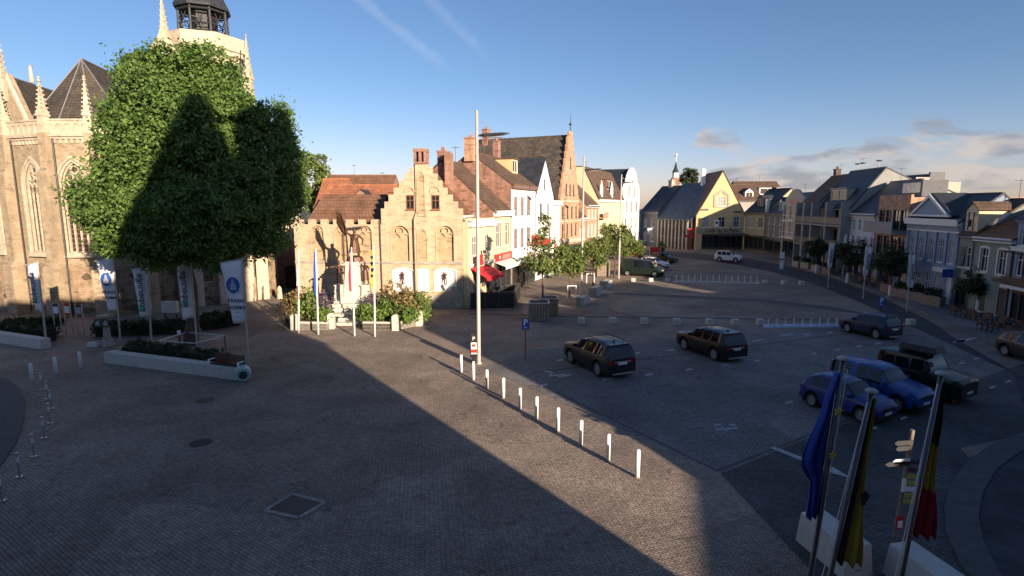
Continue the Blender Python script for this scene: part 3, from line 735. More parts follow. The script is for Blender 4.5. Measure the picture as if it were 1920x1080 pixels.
def yellow_shop(t, Lf):
    shop(t, .35, Lf - .35, .1, 3.2, 3, 'trimd')
    part('sign_board', MB().box(.3, Lf - .3, -.22, -.02, 3.45, 4.05), M['redp'], t)
    text('lettering', 'DE', .42, M['mwhite'], t, (Lf * .22, -.235, 3.75), (R(90), 0, 0))
    part('sign_panel', MB().box(Lf * .36, Lf * .84, -.24, -.2205, 3.53, 3.97), M['rosy'], t)
    awning(t, .2, Lf - .2, 3.35, 1.1, .35, 'trimw')
house('yellow_house', 'yellow fronted house with a red shop sign and bare brick side gable', A1, A2, 10.2, 8.0, 12.5, 'eave', 'redbrick', 'brownr',
      [(4.7, 2.1, 'rect', 1.15, [.25, .75]), (7.0, .7, 'rect', .9, [.25, .75], {'bars': (1, 0)})], cornice=[(7.55, .5, .4, 'trimw')], extra=yellow_shop,
      chim=[(.12, 5.1, 1.0, 13.4, 11.5, 'redbrick')])
# a coat of yellow render on that brick house's front
def render_coat(t, mat, Lf, z0, z1, holes):
    part('render_coat', MB().pierced([(.02, z0), (Lf - .02, z0), (Lf - .02, z1), (.02, z1)], holes, -.02, .02), M[mat], t)
_y = [o for o in COL.objects if o.name == 'yellow_house'][0]; _L = (A2 - A1).length
render_coat(_y, 'cream', _L, 4.1, 7.5, [outline('rect', f * _L, 4.55, 1.45, 2.35) for f in (.25, .75)])

def white_shop(t, Lf):
    shop(t, .4, Lf - .4, .1, 3.1, 4, 'trimd'); awning(t, .4, Lf * .55, 3.4, 1.2, .5, 'trimw')
    part('hanging_sign', MB().box(Lf * .8, Lf * .8 + .12, -1.3, -.25, 4.1, 5.3).tube((Lf * .8 + .06, -.3, 5.35), (Lf * .8 + .06, -.003, 5.35), .03), M['redp'], t)
house('white_terraced_house', 'white rendered house with a big chimney on its bare brick side gable', A2, A3, 8.6, 10.6, 13.7, 'eave', 'redbrick', 'brownr', [], chim=[(.04, 4.3, 1.3, 15.1, 12.9, 'orangebrick'), (.9, 4.3, .8, 15.6, 13, 'redbrick')], extra=white_shop, cornice=[(10.2, .4, .35, 'trimb')])
_w = [o for o in COL.objects if o.name == 'white_terraced_house'][0]; _L = (A3 - A2).length
_wr = [(4.3, 1.9, .95), (7.6, 1.8, .95)]
render_coat(_w, 'white', _L, 3.4, 10.2, [outline('rect', f * _L, z, wd, h) for z, h, wd in _wr for f in (.16, .42, .7)])
for z, h, wd in _wr:
    for f in (.16, .42, .7): window(_w, 'rect', f * _L, z, wd, h, -.012, 'lead', 'glass', (1, 1), True)
dormer(_w, _L * .75, 12.0, 1.8, 1.5, 1.7, 4.2, 'yellow', 'brownr', gable=False)

A4, A5, A6, A7, A8, A9, A10 = G(1036, 514.5), G(1049, 510), G(1083, 499), G(1098, 494), G(1119, 487), G(1166, 470), G(1196, 461)
def wg(t, Lf):
    shop(t, .4, Lf - .4, .1, 3.1, 4, 'trimw')
    part('hanging_sign', MB().box(Lf * .3, Lf * .3 + .1, -1.2, -.2, 3.9, 4.7), M['redp'], t)
house('white_gabled_house', 'white house with a steep pointed white gable and dark slate roof', A3, A4, 11, 9.6, 13.9, 'gable', 'white', 'slate',
      [(4.0, 1.9, 'rect', .9, [.2, .5, .8]), (7.2, 1.6, 'rect', .9, [.3, .7]), (10.4, 1.2, 'rect', .7, [.5])], frame='lead', extra=wg, over=.1)
house('narrow_white_house', 'narrow flat topped white house squeezed beside the orange stepped gable', A4, A5, 9, 9.0, 9.0, 'flat', 'white', 'lead', [(3.9, 1.9, 'rect', .9, [.3, .72]), (6.8, 1.5, 'rect', .9, [.3, .72]), (.3, 2.5, 'rect', 1.5, [.5], {'frame': 'trimd'})],
      cornice=[(8.6, .4, .3, 'trimw')])
def stepg(t, Lf):
    part('finial', MB().tube((Lf / 2, .1, 18.3), (Lf / 2, .1, 20.4), .07, .02).lathe([(.0, 0), (.2, .12), (.2, .25), (0, .4)], 10, (Lf / 2, .1, 18.9)), M['dsteel'], t)
    shop(t, .4, Lf - .4, .1, 3.3, 4, 'trimd')
    part('cornice', MB().box(.01, Lf - .01, -.2, -.003, 3.6, 4.1).box(.01, Lf - .01, -.1, -.003, 9.0, 9.2).box(.01, Lf - .01, -.1, -.003, 6.4, 6.55), M['stone'], t)
house('stepped_gable_house', 'tall orange brick house with a stepped gable topped by a spike', A5, A6, 14, 9.4, 17.8, 'step', 'orangebrick', 'mossr',
      [(4.5, 1.7, 'round', .62, [.14, .38, .62, .86], {'frame': 'trimd', 'bars': (0, 1), 'pane': 'glass'}), (6.9, 1.6, 'round', .62, [.14, .38, .62, .86], {'frame': 'trimd', 'bars': (0, 1), 'pane': 'glass'}),
       (9.9, 1.5, 'round', .6, [.3, .5, .7], {'frame': 'trimd', 'bars': (0, 1), 'pane': 'glass'}), (13.4, 1.5, 'round', .5, [.5], {'frame': 'trimd', 'bars': (0, 0), 'pane': 'glass'})], steps=9, extra=stepg, chim=[(.5, 12.5, 1.0, 19.0, 16.5, 'redbrick')])
house('small_brown_roofed_house', 'small pale house with a low brown tiled roof next to the stepped gable', A6, A7, 9, 6.8, 10.4, 'eave', 'orangebrick', 'brownr', [(3.7, 1.7, 'rect', .9, [.25, .75]), (.3, 2.4, 'rect', 1.2, [.3, .75])], cornice=[(6.4, .4, .3, 'trimw')])
house('brick_gable_house', 'brown roofed house with an orange brick side gable, two doors past the stepped gable', A7, A8, 10, 8.6, 13.3, 'eave', 'orangebrick', 'brownr', [(3.9, 1.9, 'rect', .95, [.2, .5, .8]), (6.6, 1.4, 'rect', .95, [.2, .5, .8]), (.3, 2.5, 'rect', 1.3, [.3, .7])],
      cornice=[(8.2, .4, .3, 'trimw')], chim=[(.1, 5, 1.0, 14.6, 12.2, 'orangebrick')])
def ornate(t, Lf):
    for f in (.12, .5):
        part('corner_turret', MB().box(f * Lf - .35, f * Lf + .35, -.1, .25, 9.6, 11.4).frustum((f * Lf - .35, f * Lf + .35, -.1, .25), (f * Lf - .05, f * Lf + .05, .05, .1), 11.4, 12.6), M['white'], t)
    dormer(t, Lf * .5, 11.2, 4.2, 1.7, .5, 3.0, 'trimb', 'brownr', gable=False)
    shop(t, .5, Lf - .5, .1, 3.4, 6, 'trimd')
    part('balcony', MB().box(.4, 3.2, -1.0, -.004, 6.5, 6.7).box(.4, 3.2, -1.0, -.9, 6.7, 7.5), M['orangebrick'], t)
house('ornate_yellow_house', 'wide cream house with white turrets and a brown mansard roof', A8, A9, 10, 9.5, 14.6, 'mansard', 'cream', 'brownr',
      [(3.9, 2.0, 'rect', 1.1, [.1, .26, .42, .6, .76, .92]), (6.8, 1.9, 'rect', 1.1, [.1, .26, .42, .6, .76, .92])], mans=(2.6, 14.6), extra=ornate, cornice=[(9.1, .4, .3, 'trimw'), (3.4, .25, .2, 'trimw')])
LG = (A10 - A9).length
house('white_shaped_gable_house', 'tall bright white house with a curved gable closing the sunny row', A9, A10, 12, 11.5, 15.6, 'gable', 'white', 'slate',
      [(4.2, 2.0, 'rect', 1.2, [.18, .5, .82]), (7.4, 2.0, 'rect', 1.2, [.18, .5, .82]), (10.4, 1.9, 'rect', 1.2, [.32, .68]), (13.2, 1.3, 'round', .8, [.5]), (.3, 2.7, 'rect', 1.6, [.2, .5, .8], {'frame': 'trimd'})],
      front=[(0, 0), (1, 0), (1, 11.5), (.93, 12.6), (.84, 13.2), (.78, 14.4), (.68, 15.4), (.55, 16.0), (.45, 16.0), (.32, 15.4), (.22, 14.4), (.16, 13.2), (.07, 12.6), (0, 11.5)], over=-.33, frame='trimb')

# ---------------------------------------------------------------- far end of the square
B0, B1, B2, B3, B4 = G(1199, 459), G(1232, 462), G(1296, 468), G(1303, 468.5), G(1393, 469.0)
house('grey_side_house', 'dark grey house with a pale sloping gable edge at the mouth of the street', B0, B1, 12, 7.2, 12.6, 'eave', 'darkg', 'slate', [(1, 2, 'rect', 1, [.3, .7]), (4, 1.8, 'rect', 1, [.3, .7])], chim=[(.5, 6, 1, 13.9, 12, 'beige')], cornice=[(6.8, .4, .2, 'beige')])
def arcade(t, Lf):
    mb = MB()
    for k in range(9): mb.box((k + .5) / 9.5 * Lf - .2, (k + .5) / 9.5 * Lf + .2, -.45, -.003, 0, 5.6)
    part('buttress', mb, M['greystone'], t)
house('old_hall', 'long dark stone hall with buttresses and a blue slate roof across the street mouth', B1, B2, 13, 6.0, 13.0, 'eave', 'darkbrick', 'bluesl', [(2.2, 2.6, 'point', 1.1, [(k + 1) / 9.5 for k in range(8)], {'pane': 'glass'})], extra=arcade, cat='hall')
spp = P(1266, 340, 150); t = thing('distant_spire', 'tiny slate spire with a pinkish base rising behind the blue slate roof', 'spire', (spp.x, 150, 0))
part('shaft', MB().box(-.85, .85, -.85, .85, 0, zat(1266, 333, 150)), M['redbrick'], t)
z0 = zat(1266, 333, 150); z1 = zat(1266, 303, 150)
part('belfry', MB().lathe([(.8, z0), (.8, z0 + 1.2), (.95, z0 + 1.3)], 8), M['white'], t)
part('spire', MB().lathe([(.95, z0 + 1.3), (.5, z0 + 2.3), (.05, z1)], 8), M['slate'], t)
part('weathercock', MB().tube((0, 0, z1 - .2), (0, 0, z1 + 2.0), .06).lathe([(0, 0), (.45, .4), (.45, .6), (0, 1.0)], 8, (0, 0, z1 + 1.2)), M['mwhite'], t)

def cafe(t, Lf):
    text('lettering', 'Café de la Paix', 1.05, M['black'], t, (Lf * .53, -.14, 3.75), (R(90), 0, 0), bold=.012)
    part('fascia', MB().box(.1, Lf * .95, -.12, -.003, 3.2, 4.25), M['olive'], t)
    shop(t, 1.2, Lf - .3, .2, 3.1, 7, 'trimd')
    awning(t, Lf * .42, Lf + 3.6, 3.25, 1.6, .3, 'trimd', .2)
    part('awning_case', MB().box(Lf * .42, Lf + 3.6, -.3, -.13, 3.0, 3.2), M['trimw'], t)
    part('window_surround', MB().ring([(Lf / 2 - 1.5, 8.2), (Lf / 2 + 1.5, 8.2), (Lf / 2 + 1.5, 10.6), (Lf / 2, 11.6), (Lf / 2 - 1.5, 10.6)], [(Lf / 2 - 1.1, 8.4), (Lf / 2 + 1.1, 8.4), (Lf / 2 + 1.1, 10.3), (Lf / 2, 11.1), (Lf / 2 - 1.1, 10.3)], -.1, -.003), M['greystone'], t)
    part('name_board', MB().box(Lf * .37, Lf * .47, -.25, -.15, 4.5, 5.8), M['mwhite'], t)
    part('name_bar', MB().box(Lf * .39, Lf * .45, -.27, -.2505, 5.1, 5.5), M['black'], t)
    part('plaque', MB().box(Lf * .06, Lf * .24, -.06, -.003, 7.6, 7.9), M['trimd'], t)
    part('plaque', MB().box(Lf * .76, Lf * .92, -.06, -.003, 7.2, 7.5), M['trimd'], t)
    part('street_sign', MB().tube((-1.2, -1.2, 0), (-1.2, -1.2, 4.2), .06).box(-1.7, -.7, -1.27, -1.21, 3.2, 4.2).box(-2.2, -.5, -1.26, -1.2, 2.5, 3.0), M['redp'], t)
cf = house('cafe', 'yellow cafe with a sharp pointed gable catching the sun', B3, B4, 13, 6.7, 15.0, 'gable', 'yellow', 'brownr',
      [(4.4, 2.0, 'seg', 1.35, [.2, .52, .83], {'sur': 'stone', 'bars': (1, 1)}), (8.5, 1.7, 'rect', 1.4, [.5], {'bars': (2, 2)})], cat='cafe', extra=cafe, over=.12, chim=[(.30, 7, .8, 15.6, 12.5, 'white')])
B5, B6, B7 = G(1432, 473), G(1465, 483.5), G(1500, 493.5)
def annex(t, Lf):
    dormer(t, Lf * .5, 8.4, 1.5, 1.5, 1.0, 4, 'darkg', 'slate'); shop(t, .3, Lf - .3, .2, 3, 4, 'trimd')
house('olive_cafe_annex', 'olive rendered annex with a dark hipped roof beside the yellow gable', B4, B5, 11, 7.3, 11.6, 'eave', 'olive', 'slate', [(4.4, 2.0, 'seg', 1.25, [.28, .75], {'sur': 'stone'})], extra=annex, cornice=[(6.9, .4, .25, 'trimd')])
def dkh(t, Lf):
    dormer(t, Lf * .62, 7.6, 1.6, 1.7, .5, 3, 'white', 'slate'); shop(t, .3, Lf - .3, .2, 2.8, 3, 'trimd')
    part('side_gable', MB().add([(.0, -.3, 9.7), (1.6, -.3, 9.7), (.5, -.3, 7.0), (.0, .2, 9.7), (1.6, .2, 9.7), (.5, .2, 7.0)], [(0, 2, 1), (3, 4, 5), (0, 1, 4, 3), (1, 2, 5, 4), (2, 0, 3, 5)]), M['white'], t)
house('dark_terraced_house', 'small dark grey house with a white dormer between the annex and a curved gable', B5, B6, 10, 7.2, 10.6, 'eave', 'darkg', 'slate', [(3.3, 1.5, 'rect', 1.0, [.2, .5, .8], {'pane': 'glassc'}), (5.3, 1.3, 'rect', 1.0, [.2, .5, .8], {'pane': 'glassc'})], extra=dkh, cornice=[(6.85, .35, .25, 'trimd')])
def cur(t, Lf):
    shop(t, .7, Lf - .7, .1, 3.2, 3, 'trimd')
    mb = MB()
    for x in (.02, Lf - .5): mb.box(x, x + .48, -.25, -.003, 0, 8.6)
    part('pilaster', mb, M['beige'], t)
    for z in (3.5, 6.1):
        part('balcony', MB().box(Lf * .18, Lf * .82, -.8, -.003, z, z + .18).box(Lf * .18, Lf * .82, -.8, -.74, z + .9, z + .98), M['trimw'], t)
    part('red_panel', MB().box(Lf * .28, Lf * .72, -.05, -.003, 8.75, 9.55), M['rosy'], t)
house('curved_gable_house', 'narrow pale house with a round topped gable and a faded red panel, in shade', B6, B7, 12, 8.8, 10.2, 'flat', 'beige', 'lead', [(3.75, 2.1, 'rect', .95, [.34, .66]), (6.4, 2.1, 'rect', .95, [.34, .66])],
      front=[(0, 0), (1, 0), (1, 9.4), (.93, 10.0), (.9, 9.9), (.8, 10.4), (.66, 10.9), (.5, 11.1), (.34, 10.9), (.2, 10.4), (.1, 9.9), (.07, 10.0), (0, 9.4)], extra=cur)
# ---------------------------------------------------------------- shaded row on the right
def modern(mat, gh=3.2, nfl=3):
    def f(t, Lf):
        for k in range(nfl - 1):
            z = gh + k * 2.9
            part('balcony', MB().box(.2, Lf - .2, -1.2, -.003, z - .22, z), M['grey'], t)
            part('railing', MB().box(.2, Lf - .2, -1.2, -1.15, z + .95, z + 1.0).box(.2, Lf - .2, -1.19, -1.17, z + .1, z + .9), M[mat], t)
        mb = MB()
        for q in (0.0, .5, 1.0): mb.box(max(q * Lf - .25, .02), min(q * Lf + .25, Lf - .02), -1.2, -.003, .0, gh + (nfl - 1) * 2.9)
        part('pier', mb, M['grey'], t)
        shop(t, .4, Lf - .4, .15, 3.0, 4, 'trimd')
    return f
C = [B7, G(1530, 500.5), G(1587, 515), G(1634, 530.5), G(1690, 548), G(1786, 576), G(1814, 584), G(1886, 604), G(1985, 634)]
house('grey_balcony_block', 'grey balcony apartment front next to the curved gable, with a steep brown roof', C[0], C[1], 13, 9.2, 12.6, 'eave', 'grey', 'brownr', [(3.5, 2.1, 'rect', 2.2, [.3, .72], {'frame': 'trimd', 'pane': 'glass'}), (6.4, 2.1, 'rect', 2.2, [.3, .72], {'frame': 'trimd', 'pane': 'glass'})], extra=modern('dsteel'), rv=.27, chim=[(.3, 3.5, .8, 13.6, 11.5, 'darkbrick')], cat='apartment block')
def g2(t, Lf):
    modern('trimd')(t, Lf)
    dormer(t, Lf * .45, 8.9, 4.5, 1.8, .4, 3.5, 'beige', 'lead', gable=False)
    mb = MB()
    for x in (.3, .5, .7): mb.box(Lf * x - .45, Lf * x + .45, 3.1, 3.3, 11.2, 12.4)
    part('roof_light', MB().box(Lf * .6, Lf * .68, 3.5, 4.6, 12.6, 12.7), M['glass'], t)
    for x in (.2, .35, .8): part('satellite_dish', MB().lathe([(.02, 0), (.3, .08), (.4, .2)], 10, (Lf * x, 3.5, 13.9)).tube((Lf * x, 3.5, 12.9), (Lf * x, 3.5, 14.0), .04), M['steel'], t)
house('wide_grey_block', 'wide grey balcony apartment block under a tall plain dark roof', C[1], C[2], 13, 8.4, 13.0, 'eave', 'grey', 'slate', [(3.5, 2.0, 'rect', 2.0, [.22, .5, .8], {'frame': 'trimd', 'pane': 'glass'}), (6.1, 2.0, 'rect', 2.0, [.22, .5, .8], {'frame': 'trimd', 'pane': 'glass'})], rv=.27, extra=g2, cat='apartment block')
def pb(t, Lf):
    shop(t, .4, Lf - .4, .15, 3.0, 4, 'trimd')
    for x in (.3, .5, .72): part('closed_parasol', MB().lathe([(.05, 0), (.2, .25), (.16, 1.6), (.03, 2.2)], 8, (Lf * x, -1.2, 3.0)).tube((Lf * x, -1.2, 0), (Lf * x, -1.2, 3.1), .04), M['trimw'], t)
house('pale_blue_house', 'pale blue painted house under a dark blue sloping roof', C[2], C[3], 12, 7.6, 11.2, 'eave', 'paleb', 'slate', [(5.6, 1.3, 'rect', .8, [.14, .38, .62, .86], {'pane': 'glass'}), (3.4, 1.6, 'rect', .8, [.14, .38, .62, .86], {'pane': 'glass'})], rv=.33, extra=pb, cornice=[(7.2, .4, .25, 'trimw')])
def br_(t, Lf):
    part('balcony', MB().box(.1, Lf - .1, -1.4, -.003, 5.7, 6.0).box(.1, Lf - .1, -1.4, -1.33, 6.0, 6.9), M['grey'], t)
    part('balcony', MB().box(.1, Lf - .1, -1.4, -.003, 2.9, 3.15).box(.1, Lf - .1, -1.4, -1.33, 3.15, 3.6), M['dsteel'], t)
    part('penthouse', MB().box(Lf * .3, Lf * .9, 1.2, 3.4, 9.4, 11.0), M['darkg'], t)
    part('penthouse_window', MB().box(Lf * .34, Lf * .86, 1.15, 1.197, 9.8, 10.8), M['glassc'], t)
    shop(t, .4, Lf - .4, .15, 2.7, 4, 'trimd')
house('brick_balcony_block', 'red brick flat roofed block with two long balconies, left of the pedimented bank', C[3], C[4], 12, 9.3, 9.3, 'flat', 'orangebrick', 'lead', [(6.1, 2.0, 'rect', 1.4, [.15, .38, .62, .85], {'frame': 'trimd', 'pane': 'glass'}), (3.3, 2.1, 'rect', 1.4, [.15, .38, .62, .85], {'frame': 'trimd', 'pane': 'glass'})], extra=br_, cat='apartment block', parapet=.15)
def bank(t, Lf):
    c = Lf * .46
    part('pediment', MB().prism([(c - 3.2, 7.6), (c + 3.2, 7.6), (c, 9.45)], -.25, 2.2), M['blueg'], t)
    part('pediment_roof', MB().slab([(c - 3.35, -.2, 7.62), (c, -.2, 9.6), (c, 2.6, 9.6), (c - 3.35, 2.6, 7.62)], .08).slab([(c + 3.35, -.2, 7.62), (c, -.2, 9.6), (c, 2.6, 9.6), (c + 3.35, 2.6, 7.62)], .08), M['slate'], t)
    part('pediment_moulding', MB().ring([(c - 3.3, 7.55), (c + 3.3, 7.55), (c, 9.55)], [(c - 2.6, 7.72), (c + 2.6, 7.72), (c, 9.25)], -.42, -.2), M['trimw'], t)
    mb = MB()
    for k in range(6): mb.box(Lf * (k / 5) * .94 + Lf * .03 - .16, Lf * (k / 5) * .94 + Lf * .03 + .16, -.12, -.003, 3.4, 6.2)
    part('pilaster', mb, M['blueg'], t)
    part('sign_board', MB().box(Lf * .63, Lf * .92, -.25, -.02, 2.75, 3.15), M['trimw'], t)
    part('sign_board', MB().box(Lf * .05, Lf * .24, -.25, -.02, 2.85, 3.2), M['trimw'], t)
    part('hanging_sign', MB().box(Lf * .955, Lf * .97, -.9, -.1, 2.5, 3.2), M['blue'], t)
house('pedimented_bank', 'blue grey classical bank with a triangular pediment and five tall windows', C[4], C[5], 5.5, 7.2, 9.4, 'eave', 'blueg', 'slate', [(3.6, 2.1, 'round', .72, [.12, .31, .5, .69, .88]), (.3, 2.2, 'round', .75, [.31, .5, .69]), (.1, 2.3, 'rect', .8, [.12], {'door': 'dwood'}), (.1, 2.3, 'rect', .8, [.88], {'door': 'trimw'})],
      extra=bank, cornice=[(6.8, .55, .4, 'trimw'), (6.2, .12, .1, 'trimw')], cat='bank')
def nar(t, Lf):
    dormer(t, Lf * .5, 6.3, 1.5, 1.9, .1, 2.4, 'cream', 'brownr')
    shop(t, .3, Lf - .3, .1, 2.6, 2, 'trimd')
house('narrow_dormer_house', 'narrow house with a sunlit cream dormer right of the bank', C[5], C[6], 7, 6.2, 8.9, 'eave', 'greeng', 'brownr', [(3.5, 1.7, 'rect', .85, [.22, .7], {'pane': 'glass'})], extra=nar)
def gg(t, Lf):
    part('entrance_canopy', MB().box(Lf * .7, Lf * .95, -.5, -.003, 2.9, 3.1), M['trimd'], t)
    part('downpipe', MB().tube((Lf - .1, -.08, 0), (Lf - .1, -.08, 6.1), .05), M['dsteel'], t)
    part('roof_window', MB().slab([(Lf * .12, .42, 6.95), (Lf * .27, .42, 6.95), (Lf * .27, 1.6, 7.9), (Lf * .12, 1.6, 7.9)], .1), M['glassc'], t)
house('grey_green_house', 'grey green two storey house under a patchy brown tiled roof', C[6], C[7], 8, 6.1, 8.3, 'eave', 'greeng', 'orr', [(3.4, 1.9, 'seg', .85, [.27, .72], {'sur': 'trimw', 'pane': 'glass'}), (.2, 2.3, 'seg', 1.1, [.3, .8], {'door': 'trimd'})], extra=gg, cornice=[(5.75, .35, .3, 'trimw')])
def rr(t, Lf):
    part('balcony', MB().box(.5, Lf - .5, -1.0, -.003, 2.7, 2.9), M['trimw'], t)
    part('railing', MB().box(.5, Lf - .5, -1.0, -.96, 3.6, 3.66).box(.5, Lf - .5, -.99, -.97, 2.95, 3.5), M['dwood'], t)
    shop(t, .4, Lf - .4, .1, 2.6, 5, 'dwood')
house('dark_blue_house', 'dark blue grey house with a balcony cut by the right edge of the photograph', C[7], C[8], 10, 7.4, 9.6, 'mansard', 'blueg', 'slate', [(3.5, 1.8, 'round', .9, [.14, .4, .68, .9], {'pane': 'glass'}), (5.7, 1.2, 'rect', .8, [.14, .3, .5, .7, .9])], mans=(1.5, 9.4), extra=rr, cornice=[(5.3, .3, .3, 'trimw')])

# ---------------------------------------------------------------- buildings seen over the roofs
def box_building(name, label, px0, px1, ytop, Y, depth, mat, group=None, roof=None, ridge=None, yaw=0.0, wins=None, style='flat', xtra=None):
    a, b = P(px0, 386, Y), P(px1, 386, Y + yaw); z = zat((px0 + px1) / 2, ytop, Y)
    rg = zat((px0 + px1) / 2, ridge, Y) if ridge else z
    return house(name, label, a, b, depth, z, rg, style, mat, roof or 'lead', wins or [], extra=xtra, cat='building', parapet=.1)
box_building('rear_apartment_block', 'plain beige rear block topped by a white vent, above the wide dark roof', 1626, 1668, 322, 84, 9, 'beige')
box_building('rear_apartment_block', 'long low beige rear block above the red brick balcony block', 1668, 1735, 343, 76, 10, 'darkg')
box_building('rear_apartment_block', 'beige rear block left of the tall dark lift shaft', 1712, 1740, 336, 70, 8, 'beige')
box_building('rear_lift_shaft', 'tall dark lift shaft rising over the bank', 1738, 1766, 326, 70, 5, 'darkg')
box_building('rear_apartment_block', 'beige rear block right of the tall dark lift shaft, antennas on top', 1766, 1797, 345, 68, 8, 'beige')
box_building('rear_brown_roof', 'brown roofed building with a dormer behind the yellow cafe', 1372, 1432, 376, 122, 12, 'greystone', roof='brownr', ridge=345, style='eave', xtra=lambda t, Lf: dormer(t, Lf * .6, 9.8, 1.8, 1.8, 1.2, 5, 'white', 'brownr'))
box_building('rear_grey_roof', 'grey roofed building with two pale dormers behind the dark terraced house', 1392, 1478, 372, 135, 14, 'darkg', roof='brownr', ridge=339, style='eave', xtra=lambda t, Lf: [dormer(t, Lf * q, 11.2, 4.0, 1.6, 1.2, 5, 'white', 'lead', gable=False) for q in (.58, .85)])
box_building('rear_red_roof', 'long red tiled roof with a gabled dormer behind the crenellated wall', 600, 760, 400, 64, 11, 'redbrick', roof='redr', ridge=346, style='eave', xtra=lambda t, Lf: dormer(t, Lf * .45, 8.6, 1.4, 1.2, 1.2, 4, 'redbrick', 'slate'))
box_building('rear_brown_red_roof', 'higher brown red roof with a small dormer behind the long red roof', 592, 728, 372, 80, 12, 'redbrick', roof='orr', ridge=326, style='eave', xtra=lambda t, Lf: dormer(t, Lf * .14, 10.1, 1.2, 1.2, 1.0, 3, 'white', 'redr'))
box_building('rear_orange_roof', 'bright orange roofed house just left of the brown red roof', 588, 640, 392, 74, 9, 'redbrick', roof='redr', ridge=334, style='eave')
# ---------------------------------------------------------------- town hall and street behind the camera (they cast the long shadows)
def NS(n, s): return Vector((.815 * n - .579 * s, .579 * n + .815 * s))
def th(t, Lf):
    # local x runs from the right end (X=12.8) leftwards
    def lx(X): return 12.8 - X
    c = lx(9.0)
    part('gable_spire', MB().box(c - 4.6, c + 5.4, 4.6, 5.6, 11.5, 16.2).frustum((c - 4.6, c + 5.4, 4.6, 5.6), (c - .3, c + .3, 4.9, 5.3), 16.2, 25.6), M['slate'], t)
    part('tower', MB().box(lx(14.3), lx(11.6), 3.4, 6.0, 0, 25.0).frustum((lx(14.4), lx(11.5), 3.3, 6.1), (lx(13.2), lx(12.6), 4.4, 5.0), 25.0, 26.2), M['redbrick'], t)
house('town_hall', 'brick town hall with a square tower behind the viewpoint', Vector((12.8, -.8)), Vector((-34, -.8)), 10.4, 11.0, 16.4, 'eave', 'redbrick', 'slate',
      [(1.2, 2.4, 'point', 1.3, [k / 10 + .05 for k in range(10)]), (5.4, 2.6, 'point', 1.3, [k / 10 + .05 for k in range(10)])], cat='town hall', extra=th)
def hb(name, label, n0, n1, ev, rg, style, wall='redbrick', sf=-9, dep=10, **k):
    a, b = NS(n1, sf), NS(n0, sf)
    return house(name, label, a, b, dep, ev, rg, style, wall, 'slate', [(1.0, 2.2, 'rect', 1.2, [.3, .7]), (4.4, 1.9, 'rect', 1.1, [.2, .5, .8])], **k)
house('unseen_annex', 'unseen low flat annex, added to end the sunlit strip', NS(15.5, -16.4), NS(9.3, -21.4), 6, 7.0, 7.0, 'flat', 'redbrick', 'lead', [(1.0, 2.2, 'rect', 1.2, [.3, .7])])  # unseen block, added and turned to shade the near end of the sunlit strip
CH_ = [(13.9, 0), (13.9, 4.6), (14.7, 5.5), (15.5, 6.7), (16.1, 8.0), (16.5, 9.3), (16.9, 11.3), (20.6, 13.2), (23.2, 15.5), (31, 11.2), (31, 0)]  # unseen roof outline, shaped to throw the right edge of the sunlit strip
hb('corner_house', 'brick corner house across the alley from the town hall', 13.9, 31, 4.4, 4.4, 'flat', extra=lambda t, Lf: part('shadow_profile_roof', MB().prism([(31 - n, z) for n, z in CH_[1:-1]] + [(0, 4.2), (17.1, 4.2)], .02, 9.9), M['slate'], t))
hb('unseen_house', 'white house on the street behind the viewpoint', 31, 34.6, 10, 14.2, 'eave', 'white')
hb('unseen_house', 'cream house with a low roof behind the viewpoint', 35.7, 41, 10, 15.0, 'eave', 'cream')
hb('unseen_house', 'narrow brick house behind the viewpoint', 41, 47, 10, 14.6, 'eave')
hb('unseen_house', 'grey house at the end of the street behind the viewpoint', 48.5, 58, 9, 12.8, 'eave', 'grey')

hb('unseen_house', 'low brick filler house, added unseen behind the viewpoint to shorten a streak of sun', 34.6, 35.7, 9, 12.9, 'eave')  # added fillers, unseen: they close the roof gaps that let sun streaks through
hb('unseen_house', 'low cream filler house, added unseen behind the viewpoint to shorten a streak of sun', 47, 48.5, 9, 11.9, 'eave', 'cream')

# ---------------------------------------------------------------- church
ch = thing('church', 'large gothic stone church with tall traceried windows, pinnacles and dark slate roofs at the left', 'church')
def px3(px, Y): p = P(px, 386, Y); return Vector((p.x, Y))
CV = [px3(-80, 46.5), px3(30, 44.2), px3(104, 42.6), px3(184, 42.6), px3(262, 44.4), px3(330, 46.5), px3(476, 50.5), px3(512, 53.5)]
zc = zat(140, 252, 42.6); zp = zat(140, 226, 42.6); zs = zat(140, 500, 42.6); zw0 = zat(140, 474, 42.6); zw1 = zat(140, 303, 42.6)
def facet(a, b, wins, ztop, par=True, low=True, strict=True):
    d = b - a; Lf = d.length; rz = math.atan2(d.y, d.x)
    e = link('bay', None, ch, (a.x, a.y, 0), rz)
    hs = [outline('point', f * Lf, zw0, wd, zw1 - zw0, 6) for f, wd in wins]
    mw = MB().pierced([(0, zs), (Lf, zs), (Lf, ztop), (0, ztop)], hs, 0, .45)
    for h in hs:    # moulded arches round the opening
        mw.ring(shrink(h, -.34), shrink(h, -.2), -.09, 0.0).ring(shrink(h, -.12), h, -.04, .05)
    mw.box(0, Lf, -.12, -.003, ztop - .35, ztop - .02).box(0, Lf, -.22, -.003, ztop - .14, ztop)
    for k in range(int(Lf / .45)): mw.box(k * .45 + .1, k * .45 + .3, -.1, -.004, ztop - .62, ztop - .36)
    return e, Lf, hs, mw
def flatmesh(mb, a, rz):
    ca, sa = math.cos(rz), math.sin(rz)
    mb.v = [(a.x + x * ca - y * sa, a.y + x * sa + y * ca, z) for x, y, z in mb.v]; return mb
bays = [(0, 1, [(.55, 2.1)]), (1, 2, [(.52, 1.9)]), (2, 3, [(.5, 1.9)]), (3, 4, [(.5, 1.9)]), (4, 5, [])]
